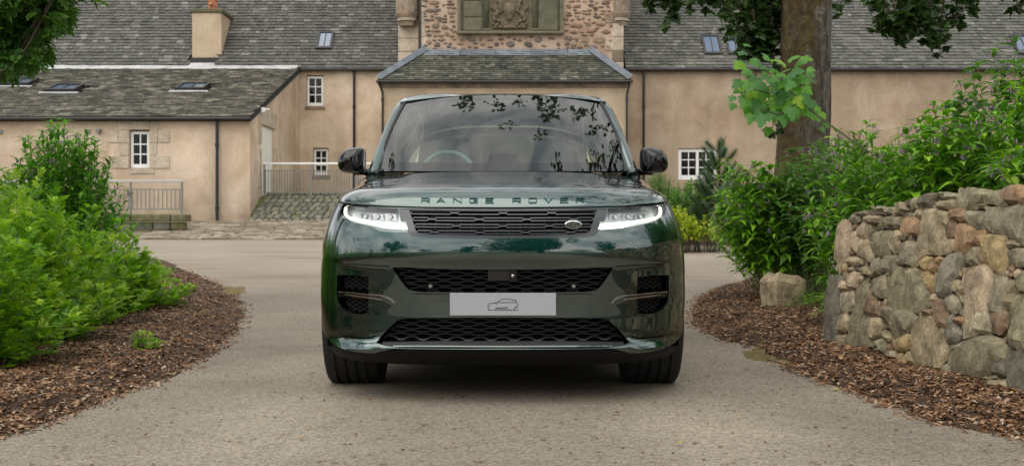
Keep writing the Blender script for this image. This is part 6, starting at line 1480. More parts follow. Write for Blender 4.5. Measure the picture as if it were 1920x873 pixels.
def maple():
    pts = [(0, 0), (.10, -.06), (.34, -.10), (.26, .05), (.42, .12), (.60, .22), (.44, .28), (.52, .44), (.36, .42), (.26, .40), (.30, .62), (.18, .66), (.16, .84), (.06, .86), (0, 1.0)]
    L_ = [(-x, y) for x, y in pts[1:-1]][::-1]; ring = pts+L_; v = [(x, y, .05-.35*x*x-.22*(y-.4)**2*(y > .4)) for x, y in ring]+[(0, .36, .06), (0, .02, 0)]
    n = len(ring); f = [(i, (i+1) % n, n) for i in range(n)]; b = len(v); v += [(-.008, -.45, .05), (.008, -.45, .05), (0, .05, 0)]; f.append((b, b+1, b+2)); return T_(v, f)
MAPLE = maple()
def oval(w_=.5, seg=3): return lance(w_, .12, seg, .15)
OVAL = oval()
def diamond(): return T_([(0, 0, 0), (-.28, .45, .06), (0, 1, -.05), (.28, .45, .06)], [(0, 3, 2), (0, 2, 1)])
DIA = diamond()
def needles(n=14, seed=1):
    r = random.Random(seed); v = []; f = []
    for i in range(n):
        a = 6.283*i/n+r.uniform(-.2, .2); e = r.uniform(.1, .9); d = np.array((math.cos(a)*math.cos(e), math.sin(e), math.sin(a)*math.cos(e))); s_ = np.array((-math.sin(a), 0, math.cos(a)))*.022; b = len(v)
        v += [tuple(-s_), tuple(s_), tuple(d*r.uniform(.8, 1.1))]; f.append((b, b+1, b+2))
    return T_(v, f)
NEED = needles(22)
def bell():
    v = []; n = 5
    for z, r_ in ((0, .06), (-.25, .2), (-.8, .24), (-1, .32)):
        for i in range(n): t = 2*math.pi*i/n; v.append((r_*math.cos(t), r_*math.sin(t), z))
    # template points along +Y
    v = [(x, -z, y) for x, y, z in v]; return T_(v, [(a*n+i, a*n+(i+1) % n, (a+1)*n+(i+1) % n, (a+1)*n+i) for a in range(3) for i in range(n)])
BELL = bell()
G_ = lambda *a: a
M['leaf_lime'] = leaf_mat('leaf_lime', ((0, (.06, .17, .010)), (.35, (.14, .30, .014)), (.7, (.23, .39, .02)), (.93, (.33, .48, .04)), (1, (.42, .52, .09))), trans=.35)
M['leaf_dark'] = leaf_mat('leaf_dark_green', ((0, (.035, .12, .012)), (.5, (.06, .19, .018)), (1, (.11, .27, .03))), trans=.28)
M['leaf_comfrey'] = leaf_mat('leaf_fresh_green', ((0, (.05, .16, .014)), (.5, (.14, .33, .02)), (.9, (.24, .45, .03)), (1, (.35, .52, .05))), trans=.24)
M['leaf_bush'] = leaf_mat('leaf_bush_green', ((0, (.035, .13, .012)), (.5, (.09, .25, .018)), (1, (.18, .38, .03))), trans=.3)
M['leaf_grey'] = leaf_mat('leaf_grey_green', ((0, (.07, .17, .04)), (1, (.14, .27, .06))), trans=.3)
M['leaf_yellow'] = leaf_mat('leaf_yellow_green', ((0, (.14, .25, .02)), (.5, (.34, .44, .03)), (1, (.58, .58, .07))), trans=.3)
M['leaf_pine'] = leaf_mat('pine_needle', ((0, (.045, .10, .045)), (1, (.10, .17, .07))), trans=.05)
M['leaf_tree'] = leaf_mat('leaf_tree_dark', ((0, (.018, .045, .010)), (.5, (.030, .070, .014)), (1, (.055, .105, .02))), trans=.25)
M['leaf_ash'] = leaf_mat('leaf_ash', ((0, (.025, .08, .012)), (.5, (.05, .13, .016)), (1, (.11, .22, .03))), trans=.3)
M['leaf_maple'] = leaf_mat('leaf_maple_shoot', ((0, (.06, .17, .05)), (.45, (.09, .24, .05)), (.85, (.12, .30, .03)), (1, (.28, .42, .03))), trans=.4)
M['stem'] = simple('green_stem', (.12, .18, .05), .6); M['twig'] = simple('brown_twig', (.06, .045, .03), .8)
M['flower'] = leaf_mat('purple_flower', ((0, (.18, .13, .28)), (.4, (.34, .23, .40)), (.75, (.42, .22, .30)), (1, (.52, .46, .62))), rough=.6, trans=.3)
M['flower_y'] = leaf_mat('yellow_flower', ((0, (.7, .5, .03)), (1, (.8, .62, .06))), rough=.6, trans=.3)
def curve_pts(b, tip, bow, n=7):
    b = np.array(b, float); tip = np.array(tip, float); m = (b+tip)/2+np.array((0, 0, bow)); t = np.linspace(0, 1, n)[:, None]; return (1-t)**2*b+2*t*(1-t)*m+t*t*tip
def leafy(name, label, cat, x, y, R_, H, nst, T, ls, mat, stem=None, z0=None, gap=.05, start=.2, nparts=200, elev=(.1, .7), dome=.55, flowers=0, group=None, lean=(0, 0), squash=1.0, stem_r=.004, up=0.0, seed=None, tipleaf=True, flower_mat=None, bell_s=.022, hvar=.18):
    if seed is not None:
        st_ = random.getstate(); random.seed(seed)
    z0 = float(G(y)) if z0 is None else z0; t = thing(name, label, cat, (x, y, z0), group)
    P = []; D = []; Nn = []; S = []; mb = MB(); fp = []; fd = []; fs = []
    for k in range(nst):
        a = random.uniform(0, 6.283); q = math.sqrt(random.random()); bx, by = R_*.45*q*math.cos(a), R_*.45*q*math.sin(a)*squash; tx, ty = R_*q*math.cos(a)*1.0, R_*q*math.sin(a)*squash
        hh = H*(1-dome*q*q)*random.uniform(1-hvar, 1.0+hvar*.4); tip = (tx+lean[0]*hh+random.uniform(-.03, .03), ty+lean[1]*hh+random.uniform(-.03, .03), hh); pts = curve_pts((bx, by, -.03), tip, hh*.18, 9)
        L_ = float(np.sum(np.linalg.norm(np.diff(pts, axis=0), axis=1))); mb.tube([tuple(p) for p in pts[::2]], [stem_r, stem_r*.9, stem_r*.8, stem_r*.7, stem_r*.5], 5, False)
        n = max(3, int(L_*(1-start)/gap)); ph = random.uniform(0, 6.28)
        for i in range(n):
            f_ = start+(1-start)*(i+random.uniform(0, .5))/n; j = min(f_, .999)*8; j0 = int(j); p = pts[j0]+(pts[j0+1]-pts[j0])*(j-j0); d0 = pts[j0+1]-pts[j0]; d0 /= np.linalg.norm(d0)
            ph += 2.4; e = random.uniform(*elev)+up*f_; o = np.array((math.cos(ph), math.sin(ph), 0)); d = o*math.cos(e)+d0*math.sin(e); d /= np.linalg.norm(d)
            P.append(p); D.append(d); Nn.append((random.uniform(-.3, .3), random.uniform(-.3, .3), 1)); S.append(ls*random.uniform(.7, 1.15)*(1.15-.5*f_))
        if tipleaf:
            for q_ in range(3):
                ph += 2.1; P.append(pts[-1]); D.append((math.cos(ph)*.9, math.sin(ph)*.9, .55)); Nn.append((-math.cos(ph)*.5, -math.sin(ph)*.5, .9)); S.append(ls*random.uniform(.35, .55))
        if random.random() < flowers:
            for _ in range(random.randint(4, 9)):
                fp.append(pts[-1]+np.array((random.uniform(-.035, .035), random.uniform(-.035, .035), random.uniform(-.03, .03)))); fd.append((random.uniform(-.5, .5), random.uniform(-.5, .5), -1)); fs.append(bell_s*random.uniform(.7, 1.2))
    o = mb.build('stems', M[stem or 'stem'], t, smooth=True); o['kind'] = 'stuff'
    split('leaf', 'foliage', T, P, D, Nn, S, M[mat], t, nparts, loc=(x, y, z0))
    if fp: obj('flowers', merged_mesh('flowers', BELL, fp, fd, np.tile((1., .2, 0), (len(fp), 1)), fs), M[flower_mat or 'flower'], t, kind='stuff')
    if seed is not None: random.setstate(st_)
    return t
# ---- left bank of bright shrubs
LS = [  # x, y, R, H, stems, label
 (-3.30, 6.95, .66, .78, 64, 'bright green leafy shrub at the left edge, nearest the camera'),
 (-4.25, 7.9, .70, 1.05, 50, 'tall lime shrub at the left edge, behind the nearest low one'),
 (-3.45, 8.2, .60, .74, 60, 'bright green shrub on the mulch beside the isolated small sprig'),
 (-4.4, 9.2, .75, 1.10, 56, 'lime shrub growing just in front of the dark pointed-leaf bush'),
 (-3.62, 9.5, .60, .72, 56, 'rounded bright shrub in the middle of the left bank'),
 (-3.72, 10.7, .58, .58, 50, 'low bright shrub spilling towards the drive at the bank corner'),
 (-4.5, 10.7, .72, .92, 50, 'lime shrub right below the metal railing, left of the dark bush'),
 (-3.50, 11.3, .42, .32, 34, 'lowest trailing bright shrub, its tip reaching furthest over the mulch'),
 (-4.45, 12.0, .52, .56, 40, 'bright shrub at the far end of the bank, before the low mossy wall'),
 (-5.3, 8.6, .8, 1.25, 44, 'lime shrub cut by the left frame edge, under the hanging branch'),
 (-5.6, 10.6, .8, 1.20, 44, 'back-row lime shrub at the left, against the far railing'),
]
for i, (x, y, r_, h, n, lab) in enumerate(LS): leafy('leafy_shrub', lab, 'shrub', x+.06, y, r_*1.12, h*1.42, int(n*1.5), PIN[i % 3], .160, 'leaf_lime', gap=.042, start=.12, nparts=130 if i < 8 else 60, elev=(.15, .8), group='bright green shrubs along the left bed', seed=40+i, dome=.72, up=.3, hvar=.32)
for i, (x, y) in enumerate(((-3.5, 5.6), (-4.0, 4.6), (-4.1, 3.2), (-4.0, 1.6), (-4.2, -.2))):
    leafy('leafy_shrub', ('lime shrub just outside the frame beside the camera, %s along the bed' % ('first', 'second', 'third', 'fourth', 'fifth')[i]), 'shrub', x-.25, y, .75, 1.15, 46, PIN[i % 3], .16, 'leaf_lime', gap=.07, start=.12, nparts=0, group='bright green shrubs along the left bed', seed=80+i)
g = gpx(270, 672); leafy('green_sprig', 'small isolated leafy sprig growing from bare wood chips', 'small plant', g[0], g[1]+.05, .13, .17, 16, PINS, .085, 'leaf_lime', gap=.022, start=.1, nparts=90, seed=5)
leafy('pointed_leaf_bush', 'tall dark green bush with long pointed leaves and faded purple buds', 'bush', -4.62, 12.3, .70, 1.86, 200, LANCE, .20, 'leaf_bush', gap=.050, start=.12, nparts=300, elev=(.1, .95), flowers=.3, seed=6, dome=.5, bell_s=.022)
g = gpx(10, 688); leafy('yellow_weed', 'small yellowing plant on the mulch at the left frame edge', 'small plant', g[0], g[1], .10, .20, 7, OVAL, .07, 'leaf_yellow', gap=.03, nparts=40, seed=8)
# ---- right: purple-flowered plants behind and beyond the wall
RS_ = [  # x, y, z0, R, H, stems, label
 (3.02, 11.95, None, .50, 1.36, 50, 'purple-flowered plant nearest the car, leaning over the drive'),
 (2.95, 9.4, None, .50, 1.30, 44, 'flowering plant rising directly behind the end of the stone wall'),
 (3.22, 11.7, None, .66, 1.62, 56, 'tall flowering plant before the big tree trunk'),
 (3.0, 12.6, None, .50, 1.05, 36, 'low flowering plant hanging over the half sunk boulder'),
 (3.2, 8.3, .75, .50, .66, 40, 'low flowering plant on top of the bank at the wall end'),
 (3.55, 7.7, .82, .50, .72, 44, 'flowering plant above the orange wall stones'),
 (3.25, 6.75, .82, .42, .52, 40, 'nearest flowering plant growing along the wall top'),
 (3.35, 5.95, .82, .42, .72, 40, 'flowering plant at the right frame edge above the wall'),
 (3.95, 6.9, .84, .55, .98, 44, 'tall flowering plant in the middle of the bank behind the wall'),
 (4.6, 8.3, .84, .62, 1.02, 44, 'tall flowering plant with buds standing against the right-hand wall'),
 (4.0, 9.2, .6, .60, 1.10, 44, 'flowering plant behind the bank, right of the tree trunk'),
 (3.9, 5.6, .84, .55, 1.15, 40, 'tallest flowering plant, cut by the right frame edge'),
 (5.2, 7.3, .84, .7, 1.35, 44, 'back flowering plant reaching the slate eaves at the far right'),
 (5.6, 9.2, .84, .7, 1.25, 40, 'furthest flowering plant of the bank at the right'),
 (3.55, 6.45, .84, .50, .80, 50, 'bushy flowering plant between the wall top and the tallest stems'), (4.45, 7.2, .84, .60, .95, 50, 'broad flowering plant in the back row near the right frame edge'), (4.3, 6.2, .84, .55, 1.05, 46, 'crowded flowering plant at the right edge under the slate roof line'),
]
for i, (x, y, z0, r_, h, n, lab) in enumerate(RS_):
    leafy('flowering_plant', lab, 'plant', x, y, r_*1.05, h*(1.08, 1.25, 1.05, 1.1, 1.4, 1.5, 1.1, 1.45, 1.55, 1.6, 1.5, 1.75, 1.8, 1.8, 1.5, 1.7, 1.75)[i], int(n*1.7), (LANCEW, LANCE)[i % 2], .225 if i < 4 else .215, 'leaf_comfrey' if i not in (2, 10) else 'leaf_grey', z0=z0, gap=.058, start=.34 if i in (0, 2, 3) else .08, nparts=150, elev=(-.15, .5), flowers=.6, group='purple-flowered plants at the right', seed=120+i, dome=.42, up=.3, lean=((-.42, -.12) if i in (0, 3) else (-.03, -.03)))
g = gpx(1505, 590); leafy('low_weed', 'low bright weed at the foot of the grey upright wall stone', 'small plant', g[0]+.05, g[1], .22, .20, 26, OVAL, .055, 'leaf_comfrey', gap=.03, nparts=80, seed=9)
leafy('low_weed', 'small-leaved pale weed tuft on the wall end below the flowering plants', 'small plant', 2.78, 8.75, .22, 1.0, 30, OVAL, .045, 'leaf_yellow', gap=.04, start=.5, nparts=80, seed=10)
# ---- shrubs against the far right wall
def pine(label, x, y, H, R_, seed, shoots):
    st_ = random.getstate(); random.seed(seed); z0 = float(G(y)); t = thing('pine_shrub', label, 'pine', (x, y, z0), 'dwarf pines before the buff wall'); P = []; D = []; S = []; mb = MB()
    ax = [((0, 0, 0), (0, 0, H))]
    for k in range(shoots):
        f_ = .12+.80*(k+random.random()*.6)/shoots; a = k*2.4+random.uniform(-.4, .4); L_ = R_*(1.15-f_*.75); b = (0, 0, H*f_); ax.append((b, (L_*math.cos(a), L_*math.sin(a), H*f_+L_*random.uniform(.7, 1.25))))
    for k, (b, tip) in enumerate(ax):
        pts = curve_pts(b, tip, -.06 if k else 0, 12); mb.tube([tuple(p) for p in pts[::3]], [.018, .014, .010, .006], 5, False); L_ = float(np.linalg.norm(np.array(tip)-b)); n = int(L_/.022)
        for i in range(n):
            f_ = (.35 if k else .25)+(.65 if k else .75)*i/n; j = min(f_, .999)*11; j0 = int(j); p = pts[j0]+(pts[j0+1]-pts[j0])*(j-j0); P.append(p); D.append(pts[j0+1]-pts[j0]); S.append(.135*random.uniform(.8, 1.2))
    mb.build('stems', M['twig'], t)['kind'] = 'stuff'; split('needle_tuft', 'needles', NEED, P, D, np.tile((.3, 1., .2), (len(P), 1)), S, M['leaf_pine'], t, 60, loc=(x, y, z0)); random.setstate(st_)
pine('tallest dwarf pine, standing in front of the white window', toX(1349, 22), 22, 2.05, .55, 1, 26); pine('dwarf pine left of the tallest, covering the window frame', toX(1326, 22.3), 22.3, 1.45, .32, 2, 16)
pine('dwarf pine right of the tallest one', toX(1374, 21.8), 21.8, 1.35, .38, 3, 18); pine('small dwarf pine nearest the tree trunk', toX(1421, 22.6), 22.6, 1.25, .30, 4, 14); pine('smallest dwarf pine, touching the trunk side', toX(1437, 22.8), 22.8, 1.05, .25, 5, 11)
for i, (u, v0, w_, h, lab) in enumerate(((1268, 448, 46, 84, 'yellow-green shrub beside the car headlight'), (1318, 447, 58, 70, 'yellow-green shrub with bare lower stems on the mulch'))):
    Y = 21.6+i*.2; leafy('golden_shrub', lab, 'shrub', toX(u, Y), Y, w_/F*Y*1.0, h/F*Y, 120, DIA, .115, 'leaf_yellow', stem='twig', gap=.055, start=.45, nparts=120, elev=(.4, 1.2), group='yellow-green shrubs at the far bed', seed=20+i, dome=.5)
for i, (u, Y, w_, h, m_, lab) in enumerate(((1238, 26, 40, 1.15, 'leaf_grey', 'wispy pale green shrub at the wall, right of the car mirror'), (1300, 25.5, 55, 1.05, 'leaf_grey', 'feathery green shrub under the white window'), (1375, 25, 50, .95, 'leaf_dark', 'dark green shrub at the foot of the pines'), (1420, 24, 45, .85, 'leaf_grey', 'green shrub with tiny yellow flowers left of the trunk'), (1470, 23, 50, 1.2, 'leaf_dark', 'dark shrub behind the base of the tree trunk'), (1580, 24, 70, 1.7, 'leaf_grey', 'grey-green shrub behind the tree, right of its trunk'), (1720, 26, 90, 1.9, 'leaf_dark', 'dark shrub along the right-hand wall at the far right'))):
    leafy('garden_shrub', lab, 'shrub', toX(u, Y), Y, w_/F*Y*1.25, h*1.3, 260, DIA if i % 2 else LANCES, .13, m_, stem='twig', gap=.05, start=.15, nparts=100, elev=(.2, 1.1), group='mixed shrubs along the buff wall', seed=30+i, dome=.5, flowers=.35 if i == 3 else 0, flower_mat='flower_y', bell_s=.05)
# ---- trees
def bark(name, moss=True):
    m, nt, b = new_mat(name); lk = nt.links.new; geo = N(nt, 'ShaderNodeNewGeometry'); mp = N(nt, 'ShaderNodeMapping', i={'Scale': (5, 5, 1.6)}); lk(geo.outputs['Position'], mp.inputs[0])
    n = N(nt, 'ShaderNodeTexNoise', i={'Scale': 3.0, 'Detail': 12.0, 'Roughness': .75}); lk(mp.outputs[0], n.inputs[0]); r = ramp(nt, ((.36, (.035, .026, .018)), (.47, (.12, .098, .074)), (.58, (.24, .21, .17)), (.70, (.42, .40, .35)))); lk(n.outputs[0], r.inputs[0])
    n2 = N(nt, 'ShaderNodeTexNoise', i={'Scale': 1.4, 'Detail': 9.0, 'Roughness': .7}); lk(geo.outputs['Position'], n2.inputs[0]); sp = N(nt, 'ShaderNodeSeparateXYZ'); lk(geo.outputs['Normal'], sp.inputs[0])
    a = N(nt, 'ShaderNodeMath', operation='MULTIPLY'); a.inputs[1].default_value = -.16; lk(sp.outputs[0], a.inputs[0]); ad = N(nt, 'ShaderNodeMath', operation='ADD'); lk(n2.outputs[0], ad.inputs[0]); lk(a.outputs[0], ad.inputs[1])
    mr = N(nt, 'ShaderNodeMapRange', i={'From Min': .43, 'From Max': .54}); lk(ad.outputs[0], mr.inputs[0]); n3 = N(nt, 'ShaderNodeTexNoise', i={'Scale': 14.0, 'Detail': 5.0}); lk(geo.outputs['Position'], n3.inputs[0])
    mo = ramp(nt, ((.3, (.055, .036, .014)), (.55, (.14, .09, .03)), (.75, (.16, .15, .035)))); lk(n3.outputs[0], mo.inputs[0]); mx = N(nt, 'ShaderNodeMix', data_type='RGBA'); lk(mr.outputs[0], mx.inputs[0]); lk(r.outputs[0], mx.inputs[6]); lk(mo.outputs[0], mx.inputs[7])
    n5 = N(nt, 'ShaderNodeTexNoise', i={'Scale': 4.5, 'Detail': 8.0, 'Roughness': .75, 'Distortion': .6}); lk(geo.outputs['Position'], n5.inputs[0]); mr5 = N(nt, 'ShaderNodeMapRange', i={'From Min': .56, 'From Max': .63, 'To Max': .8}); lk(n5.outputs[0], mr5.inputs[0]); mx5 = N(nt, 'ShaderNodeMix', data_type='RGBA'); mx5.inputs[7].default_value = (.33, .30, .25, 1); lk(mr5.outputs[0], mx5.inputs[0]); lk(mx.outputs[2], mx5.inputs[6])
    lk(mx5.outputs[2], b.inputs['Base Color']); b.inputs['Roughness'].default_value = .9; bp = N(nt, 'ShaderNodeBump', i={'Strength': 1.0, 'Distance': .12}); lk(n.outputs[0], bp.inputs['Height']); lk(bp.outputs[0], b.inputs['Normal']); return m
M['bark'] = bark('mossy_bark')
def trunk(pts, rad, parent, name='trunk', n=26):
    mb = MB(); P = cat(pts, 40); rr = np.interp(np.linspace(0, 1, 40), np.linspace(0, 1, len(rad)), rad); V = []
    for i, p in enumerate(P):
        for k in range(n):
            t = 2*math.pi*k/n; q = rr[i]*(1+.06*math.sin(3*t+i*.15)+.035*math.sin(5*t-i*.3)+.02*math.sin(9*t+i*.9)+random.uniform(-.008, .008)); V.append((p[0]+q*math.cos(t), p[1]+q*math.sin(t), p[2]))
    mb.add(V, [(i*n+k, i*n+(k+1) % n, (i+1)*n+(k+1) % n, (i+1)*n+k) for i in range(39) for k in range(n)]); return mb.build(name, M['bark'], parent, smooth=True)
class Crown:
    def __init__(s): s.P = []; s.D = []; s.N = []; s.S = []; s.tw = MB()
    def spray(s, a, b, r, nl, ls, droop=.3):
        """a twig from a to b carrying nl leaves within r of it, along side twiglets"""
        a = np.array(a, float); b = np.array(b, float); pts = curve_pts(a, b, -np.linalg.norm(b-a)*.06, 7); s.tw.tube([tuple(p) for p in pts[::2]], [.014, .010, .007, .004], 4, False); k = 0
        while k < nl:
            t = random.random()**.8; j = min(t, .999)*6; j0 = int(j); p = pts[j0]+(pts[j0+1]-pts[j0])*(j-j0); v = np.array((random.gauss(0, 1), random.gauss(0, 1), random.gauss(0, .6)-.25)); v /= np.linalg.norm(v); L_ = r*random.uniform(.4, 1); e = p+v*L_
            s.tw.tube([tuple(p), tuple(p+v*L_*.6-np.array((0, 0, .01))), tuple(e)], [.004, .003, .002], 3, False)
            for q in range(random.randint(4, 7)):
                f_ = random.uniform(.35, 1.05); d = v*.6+np.array((random.gauss(0, .7), random.gauss(0, .7), random.gauss(0, .4)-droop)); s.P.append(p+v*L_*f_); s.D.append(d); s.N.append((random.gauss(0, .45), random.gauss(0, .45), 1)); s.S.append(ls*random.uniform(.7, 1.35)); k += 1
    def build(s, t, T, mat, nparts, loc=(0, 0, 0)):
        o = s.tw.build('twigs', M['twig'], t); o['kind'] = 'stuff'; split('leaf', 'crown', T, s.P, s.D, s.N, s.S, M[mat], t, nparts)
def boxspray(c, u0, u1, v0, v1, Y, n, nl, r, ls, dy=1.0, from_=None):
    for _ in range(n):
        u, v = random.uniform(u0, u1), random.uniform(v0, v1); y = Y+random.uniform(-dy, dy); b = px(u, v, y); a = np.array(from_) if from_ is not None else b+np.array((random.uniform(-.5, .5), random.uniform(-.4, .4), random.uniform(.4, .9)))
        a = b+(a-b)*min(1, .5/np.linalg.norm(a-b)); c.spray(a, b, r, int(nl*1.9), ls)
Yt = 13.6
tr = thing('sycamore_tree', 'big sycamore with moss-covered trunk and dark hanging branches, right of the car', 'tree')
tx = toX(1506, Yt); trunk([(tx-.12, Yt, .0), (tx-.09, Yt, .6), (tx-.04, Yt, 1.4), (tx+.0, Yt, 2.2), (tx+.02, Yt, 3.4), (tx+.1, Yt, 5.0), (tx+.1, Yt-.1, 7.5)], [.40, .30, .285, .28, .275, .24, .18], tr)
trunk([(tx, Yt, 3.3), (tx-.7, Yt+.3, 4.4), (tx-1.6, Yt+.6, 5.6), (tx-2.4, Yt+.8, 6.6)], [.15, .12, .08, .04], tr, 'limb', 12); trunk([(tx, Yt, 3.8), (tx+1.0, Yt-.8, 4.8), (tx+2.6, Yt-1.8, 5.6)], [.14, .10, .05], tr, 'limb', 12)
trunk([(tx, Yt, 4.6), (tx+.9, Yt-1.6, 5.6), (tx+1.6, Yt-4.0, 6.4), (tx+2.0, Yt-6.0, 6.6)], [.13, .10, .07, .04], tr, 'limb', 12); trunk([(tx, Yt, 5), (tx-1.4, Yt+.8, 6.2), (tx-3, Yt+1.5, 7)], [.12, .09, .05], tr, 'limb', 12)
cr = Crown()
boxspray(cr, 1205, 1275, -10, 32, 11.5, 6, 34, .16, .085, .4); boxspray(cr, 1310, 1420, -30, 18, 12, 11, 34, .2, .09, .5)
boxspray(cr, 1392, 1455, -5, 118, 14.2, 26, 36, .24, .10, .5); boxspray(cr, 1370, 1400, 50, 75, 13.5, 1, 16, .12, .08, .2)
boxspray(cr, 1668, 1740, -5, 72, 12, 12, 34, .2, .085, .5); boxspray(cr, 1715, 1795, 40, 85, 12, 6, 26, .16, .08, .4); boxspray(cr, 1740, 1765, 85, 110, 12, 2, 16, .1, .08, .2); boxspray(cr, 1672, 1700, 68, 84, 12, 2, 14, .10, .08, .2); boxspray(cr, 1880, 1925, -10, 28, 11, 4, 30, .16, .085, .3)
boxspray(cr, 1420, 1450, 215, 225, 13.2, 2, 14, .08, .06, .1); boxspray(cr, 1435, 1452, 245, 262, 13.2, 2, 14, .07, .06, .1); boxspray(cr, 1550, 1568, 15, 40, 14, 2, 14, .1, .08, .2)
for _ in range(230):      # the crown above the frame: seen only mirrored in the car, and from other views
    x = random.uniform(-1.4, 7.5); y = random.uniform(4.5, 16); z = random.uniform(3.9, 8.0)
    if V0-(z-.5-CAMZ)*F/y > -30: continue
    if x < 1.2 and (y < 9.5 or random.random() < .5): continue
    b = np.array((x, y, z)); cr.spray(b+np.array((random.uniform(-.5, .5), random.uniform(-.5, .5), random.uniform(-.1, .4))), b, .36, 52, .085)
cr.build(tr, MAPLE, 'leaf_tree', 300)
at = thing('ash_tree', 'tree whose leafy branch hangs into the top left corner', 'tree'); trunk([(-6.4, 8.6, 0), (-6.4, 8.6, 2), (-6.2, 8.5, 4), (-6.3, 8.2, 7)], [.3, .24, .2, .14], at); trunk([(-6.2, 8.5, 3.4), (-5.3, 8.4, 3.2), (-4.3, 8.3, 2.9)], [.1, .06, .03], at, 'limb', 10)
cr = Crown(); boxspray(cr, -60, 98, -40, 62, 8.3, 44, 20, .15, .13, .5); boxspray(cr, -60, 55, 55, 128, 8.3, 24, 16, .12, .12, .4); boxspray(cr, -5, 24, 120, 150, 8.3, 6, 12, .08, .11, .2); boxspray(cr, 50, 118, 20, 66, 8.3, 9, 14, .10, .11, .2)
for _ in range(60): b = np.array((random.uniform(-9, -4.6), random.uniform(6, 11), random.uniform(3.4, 7.5))); cr.spray(b+np.array((random.uniform(-.8, .8), random.uniform(-.8, .8), .3)), b, .4, 24, .2)
cr.build(at, PIN[0], 'leaf_ash', 300)
# the lobed-leaf shoot in front of the trunk
sh = thing('sycamore_shoot', 'young sycamore shoot with large lobed leaves, yellow at the tips, before the trunk', 'sapling'); Ys = 9.6
mb = MB(); stem_pts = [px(1720, 352, 8.7), px(1652, 300, 8.9), px(1590, 258, 9.2), px(1530, 215, 9.4), px(1480, 170, 9.6), px(1440, 125, 9.7), px(1395, 95, 9.8)]; mb.tube([tuple(p) for p in stem_pts], [.007, .007, .006, .006, .005, .004, .003], 6)
mb.tube([tuple(px(1480, 170, 9.6)), tuple(px(1440, 175, 9.5)), tuple(px(1405, 165, 9.5))], [.008, .006, .004], 5); mb.tube([tuple(px(1500, 190, 9.5)), tuple(px(1460, 215, 9.4)), tuple(px(1425, 205, 9.4))], [.008, .006, .004], 5); mb.build('stem', M['twig'], sh)
P = []; D = []; Nn = []; S = []
LV = [(1392, 100, 16), (1400, 85, 13), (1388, 122, 22), (1400, 135, 18), (1440, 112, 18), (1465, 118, 20), (1500, 118, 24), (1490, 135, 22), (1415, 150, 26), (1440, 145, 24), (1398, 160, 24), (1460, 150, 26), (1500, 150, 24), (1520, 140, 15), (1430, 175, 28), (1405, 182, 22), (1395, 195, 20), (1465, 180, 28), (1495, 175, 24), (1440, 205, 28), (1478, 200, 24), (1505, 185, 20), (1420, 200, 22), (1515, 170, 18), (1452, 222, 20), (1485, 215, 22), (1510, 205, 20), (1470, 135, 20), (1380, 172, 16), (1528, 198, 18), (1412, 118, 16), (1455, 165, 22), (1480, 160, 20), (1425, 160, 18), (1538, 212, 13), (1548, 222, 12), (1432, 128, 15)]
for u, v, s_ in LV+[(u+random.uniform(-18, 16), v+random.uniform(-12, 34), s_*.85) for u, v, s_ in LV[2:]+LV[4:]]:
    y = Ys+random.uniform(-.25, .2); p = px(u, v, y); a = (p-px(1470, 165, Ys)); a[1] = 0; d = a/max(np.linalg.norm(a), .05)*.6+np.array((random.uniform(-.25, .25), -.35, -.55)); P.append(p-d*.05); D.append(d); Nn.append((random.uniform(-.4, .4), -.75, .65)); S.append(s_*1.45/F*y*.92)
split('leaf', 'foliage', MAPLE, P, D, Nn, S, M['leaf_maple'], sh, 120)
# ---- behind the camera: what the paintwork mirrors
def far_tree(label, x, y, H, R_, n, seed, m_='leaf_tree', name='parkland_tree'):
    st_ = random.getstate(); random.seed(seed); t = thing(name, label, 'tree', (x, y, 0), 'parkland trees across the lawn behind the camera'); trunk([(0, 0, 0), (0, 0, H*.3), (.2, 0, H*.6)], [R_*.09, R_*.07, R_*.04], t); P = []; D = []; Nn = []; S = []
    cl = [(random.gauss(0, .42)*R_, random.gauss(0, .42)*R_, H*(.55+random.uniform(-.30, .36)), random.uniform(.22, .4)*R_) for _ in range(26)]
    for _ in range(n):
        c = random.choice(cl); v = np.array([random.gauss(0, 1) for _ in range(3)]); v /= np.linalg.norm(v); p = np.array(c[:3])+v*c[3]*random.uniform(.7, 1.05); P.append(p); D.append(np.array([random.gauss(0, 1) for _ in range(3)])); Nn.append(v); S.append(random.uniform(.18, .36)*(1 if H < 7 else 1.4))
    o = obj('crown', merged_mesh('crown', DIA, P, D, Nn, S), M[m_], t, kind='stuff'); random.setstate(st_)
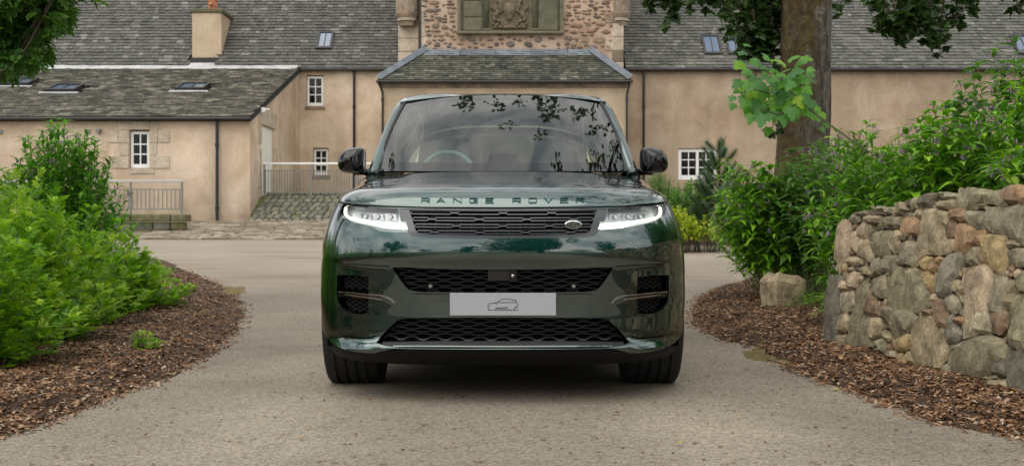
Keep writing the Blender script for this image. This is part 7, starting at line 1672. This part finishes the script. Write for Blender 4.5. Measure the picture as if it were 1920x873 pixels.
far_tree('broad dark oak across the lawn behind the camera', 2.0, -13, 6.4, 3.6, 9000, 1); far_tree('small round tree beside the oak behind the camera', -3.1, -26, 4.8, 1.5, 3000, 2); far_tree('tall tree at the lawn edge behind the camera, by the wall side', 17, -18, 7, 3.6, 4200, 3); far_tree('tall tree over the shrub side behind the camera', -13, -10, 5.5, 3.0, 4200, 4)
far_tree('distant tree closing the lawn behind the camera, shrub side', -22, -55, 4.5, 5, 3000, 5); far_tree('distant tree closing the lawn behind the camera, wall side', 22, -55, 5, 6, 3000, 6); far_tree('distant tree at the end of the drive behind the camera', 2, -70, 4.5, 6, 3000, 7); far_tree('distant low tree left of the drive end behind the camera', -9, -68, 4, 5, 3000, 8)
# ---- fallen leaves and litter one can pick out
M['dry_leaf'] = simple('dry_leaf', (.34, .17, .07), .7); M['yellow_leaf'] = simple('yellow_fallen_leaf', (.45, .38, .05), .6); M['pebble'] = simple('pale_pebble', (.45, .38, .28), .8, noise=(30, .2, .2))
for u, v, s_, a, m_, lab in ((1481, 688, .085, 1.4, 'dry_leaf', 'orange-brown dry leaf on the asphalt below the right mulch bed'), (208, 726, .05, .4, 'yellow_leaf', 'small yellow leaf on the wood chips at the lower left'), (1283, 837, .05, 1.2, 'yellow_leaf', 'tan leaf on the asphalt at the bottom, right of the car'), (1737, 725, .05, .2, 'dry_leaf', 'pale curled leaf on the mulch below the wall'), (612, 800, .04, 2.0, 'dry_leaf', 'tiny brown twig leaf on the drive in front of the car'), (300, 686, .05, .9, 'yellow_leaf', 'yellow leaf beside the small green sprig'), (40, 806, .07, 1.6, 'dry_leaf', 'brown leaf at the mulch edge in the lower left corner')):
    g = gpx(u, v); me = mesh_np('fallen_leaf', LANCEW[0]*s_, LANCEW[1], True); o = obj('fallen_leaf', me, M[m_], label=lab, cat='leaf', group='fallen leaves on the ground'); o.location = (g[0], g[1], float(G(g[1]))+(.012 if v > 500 and 620 < u < 1300 or u in (1481, 1283) else .05)); o.rotation_euler = (.1, .05, a)
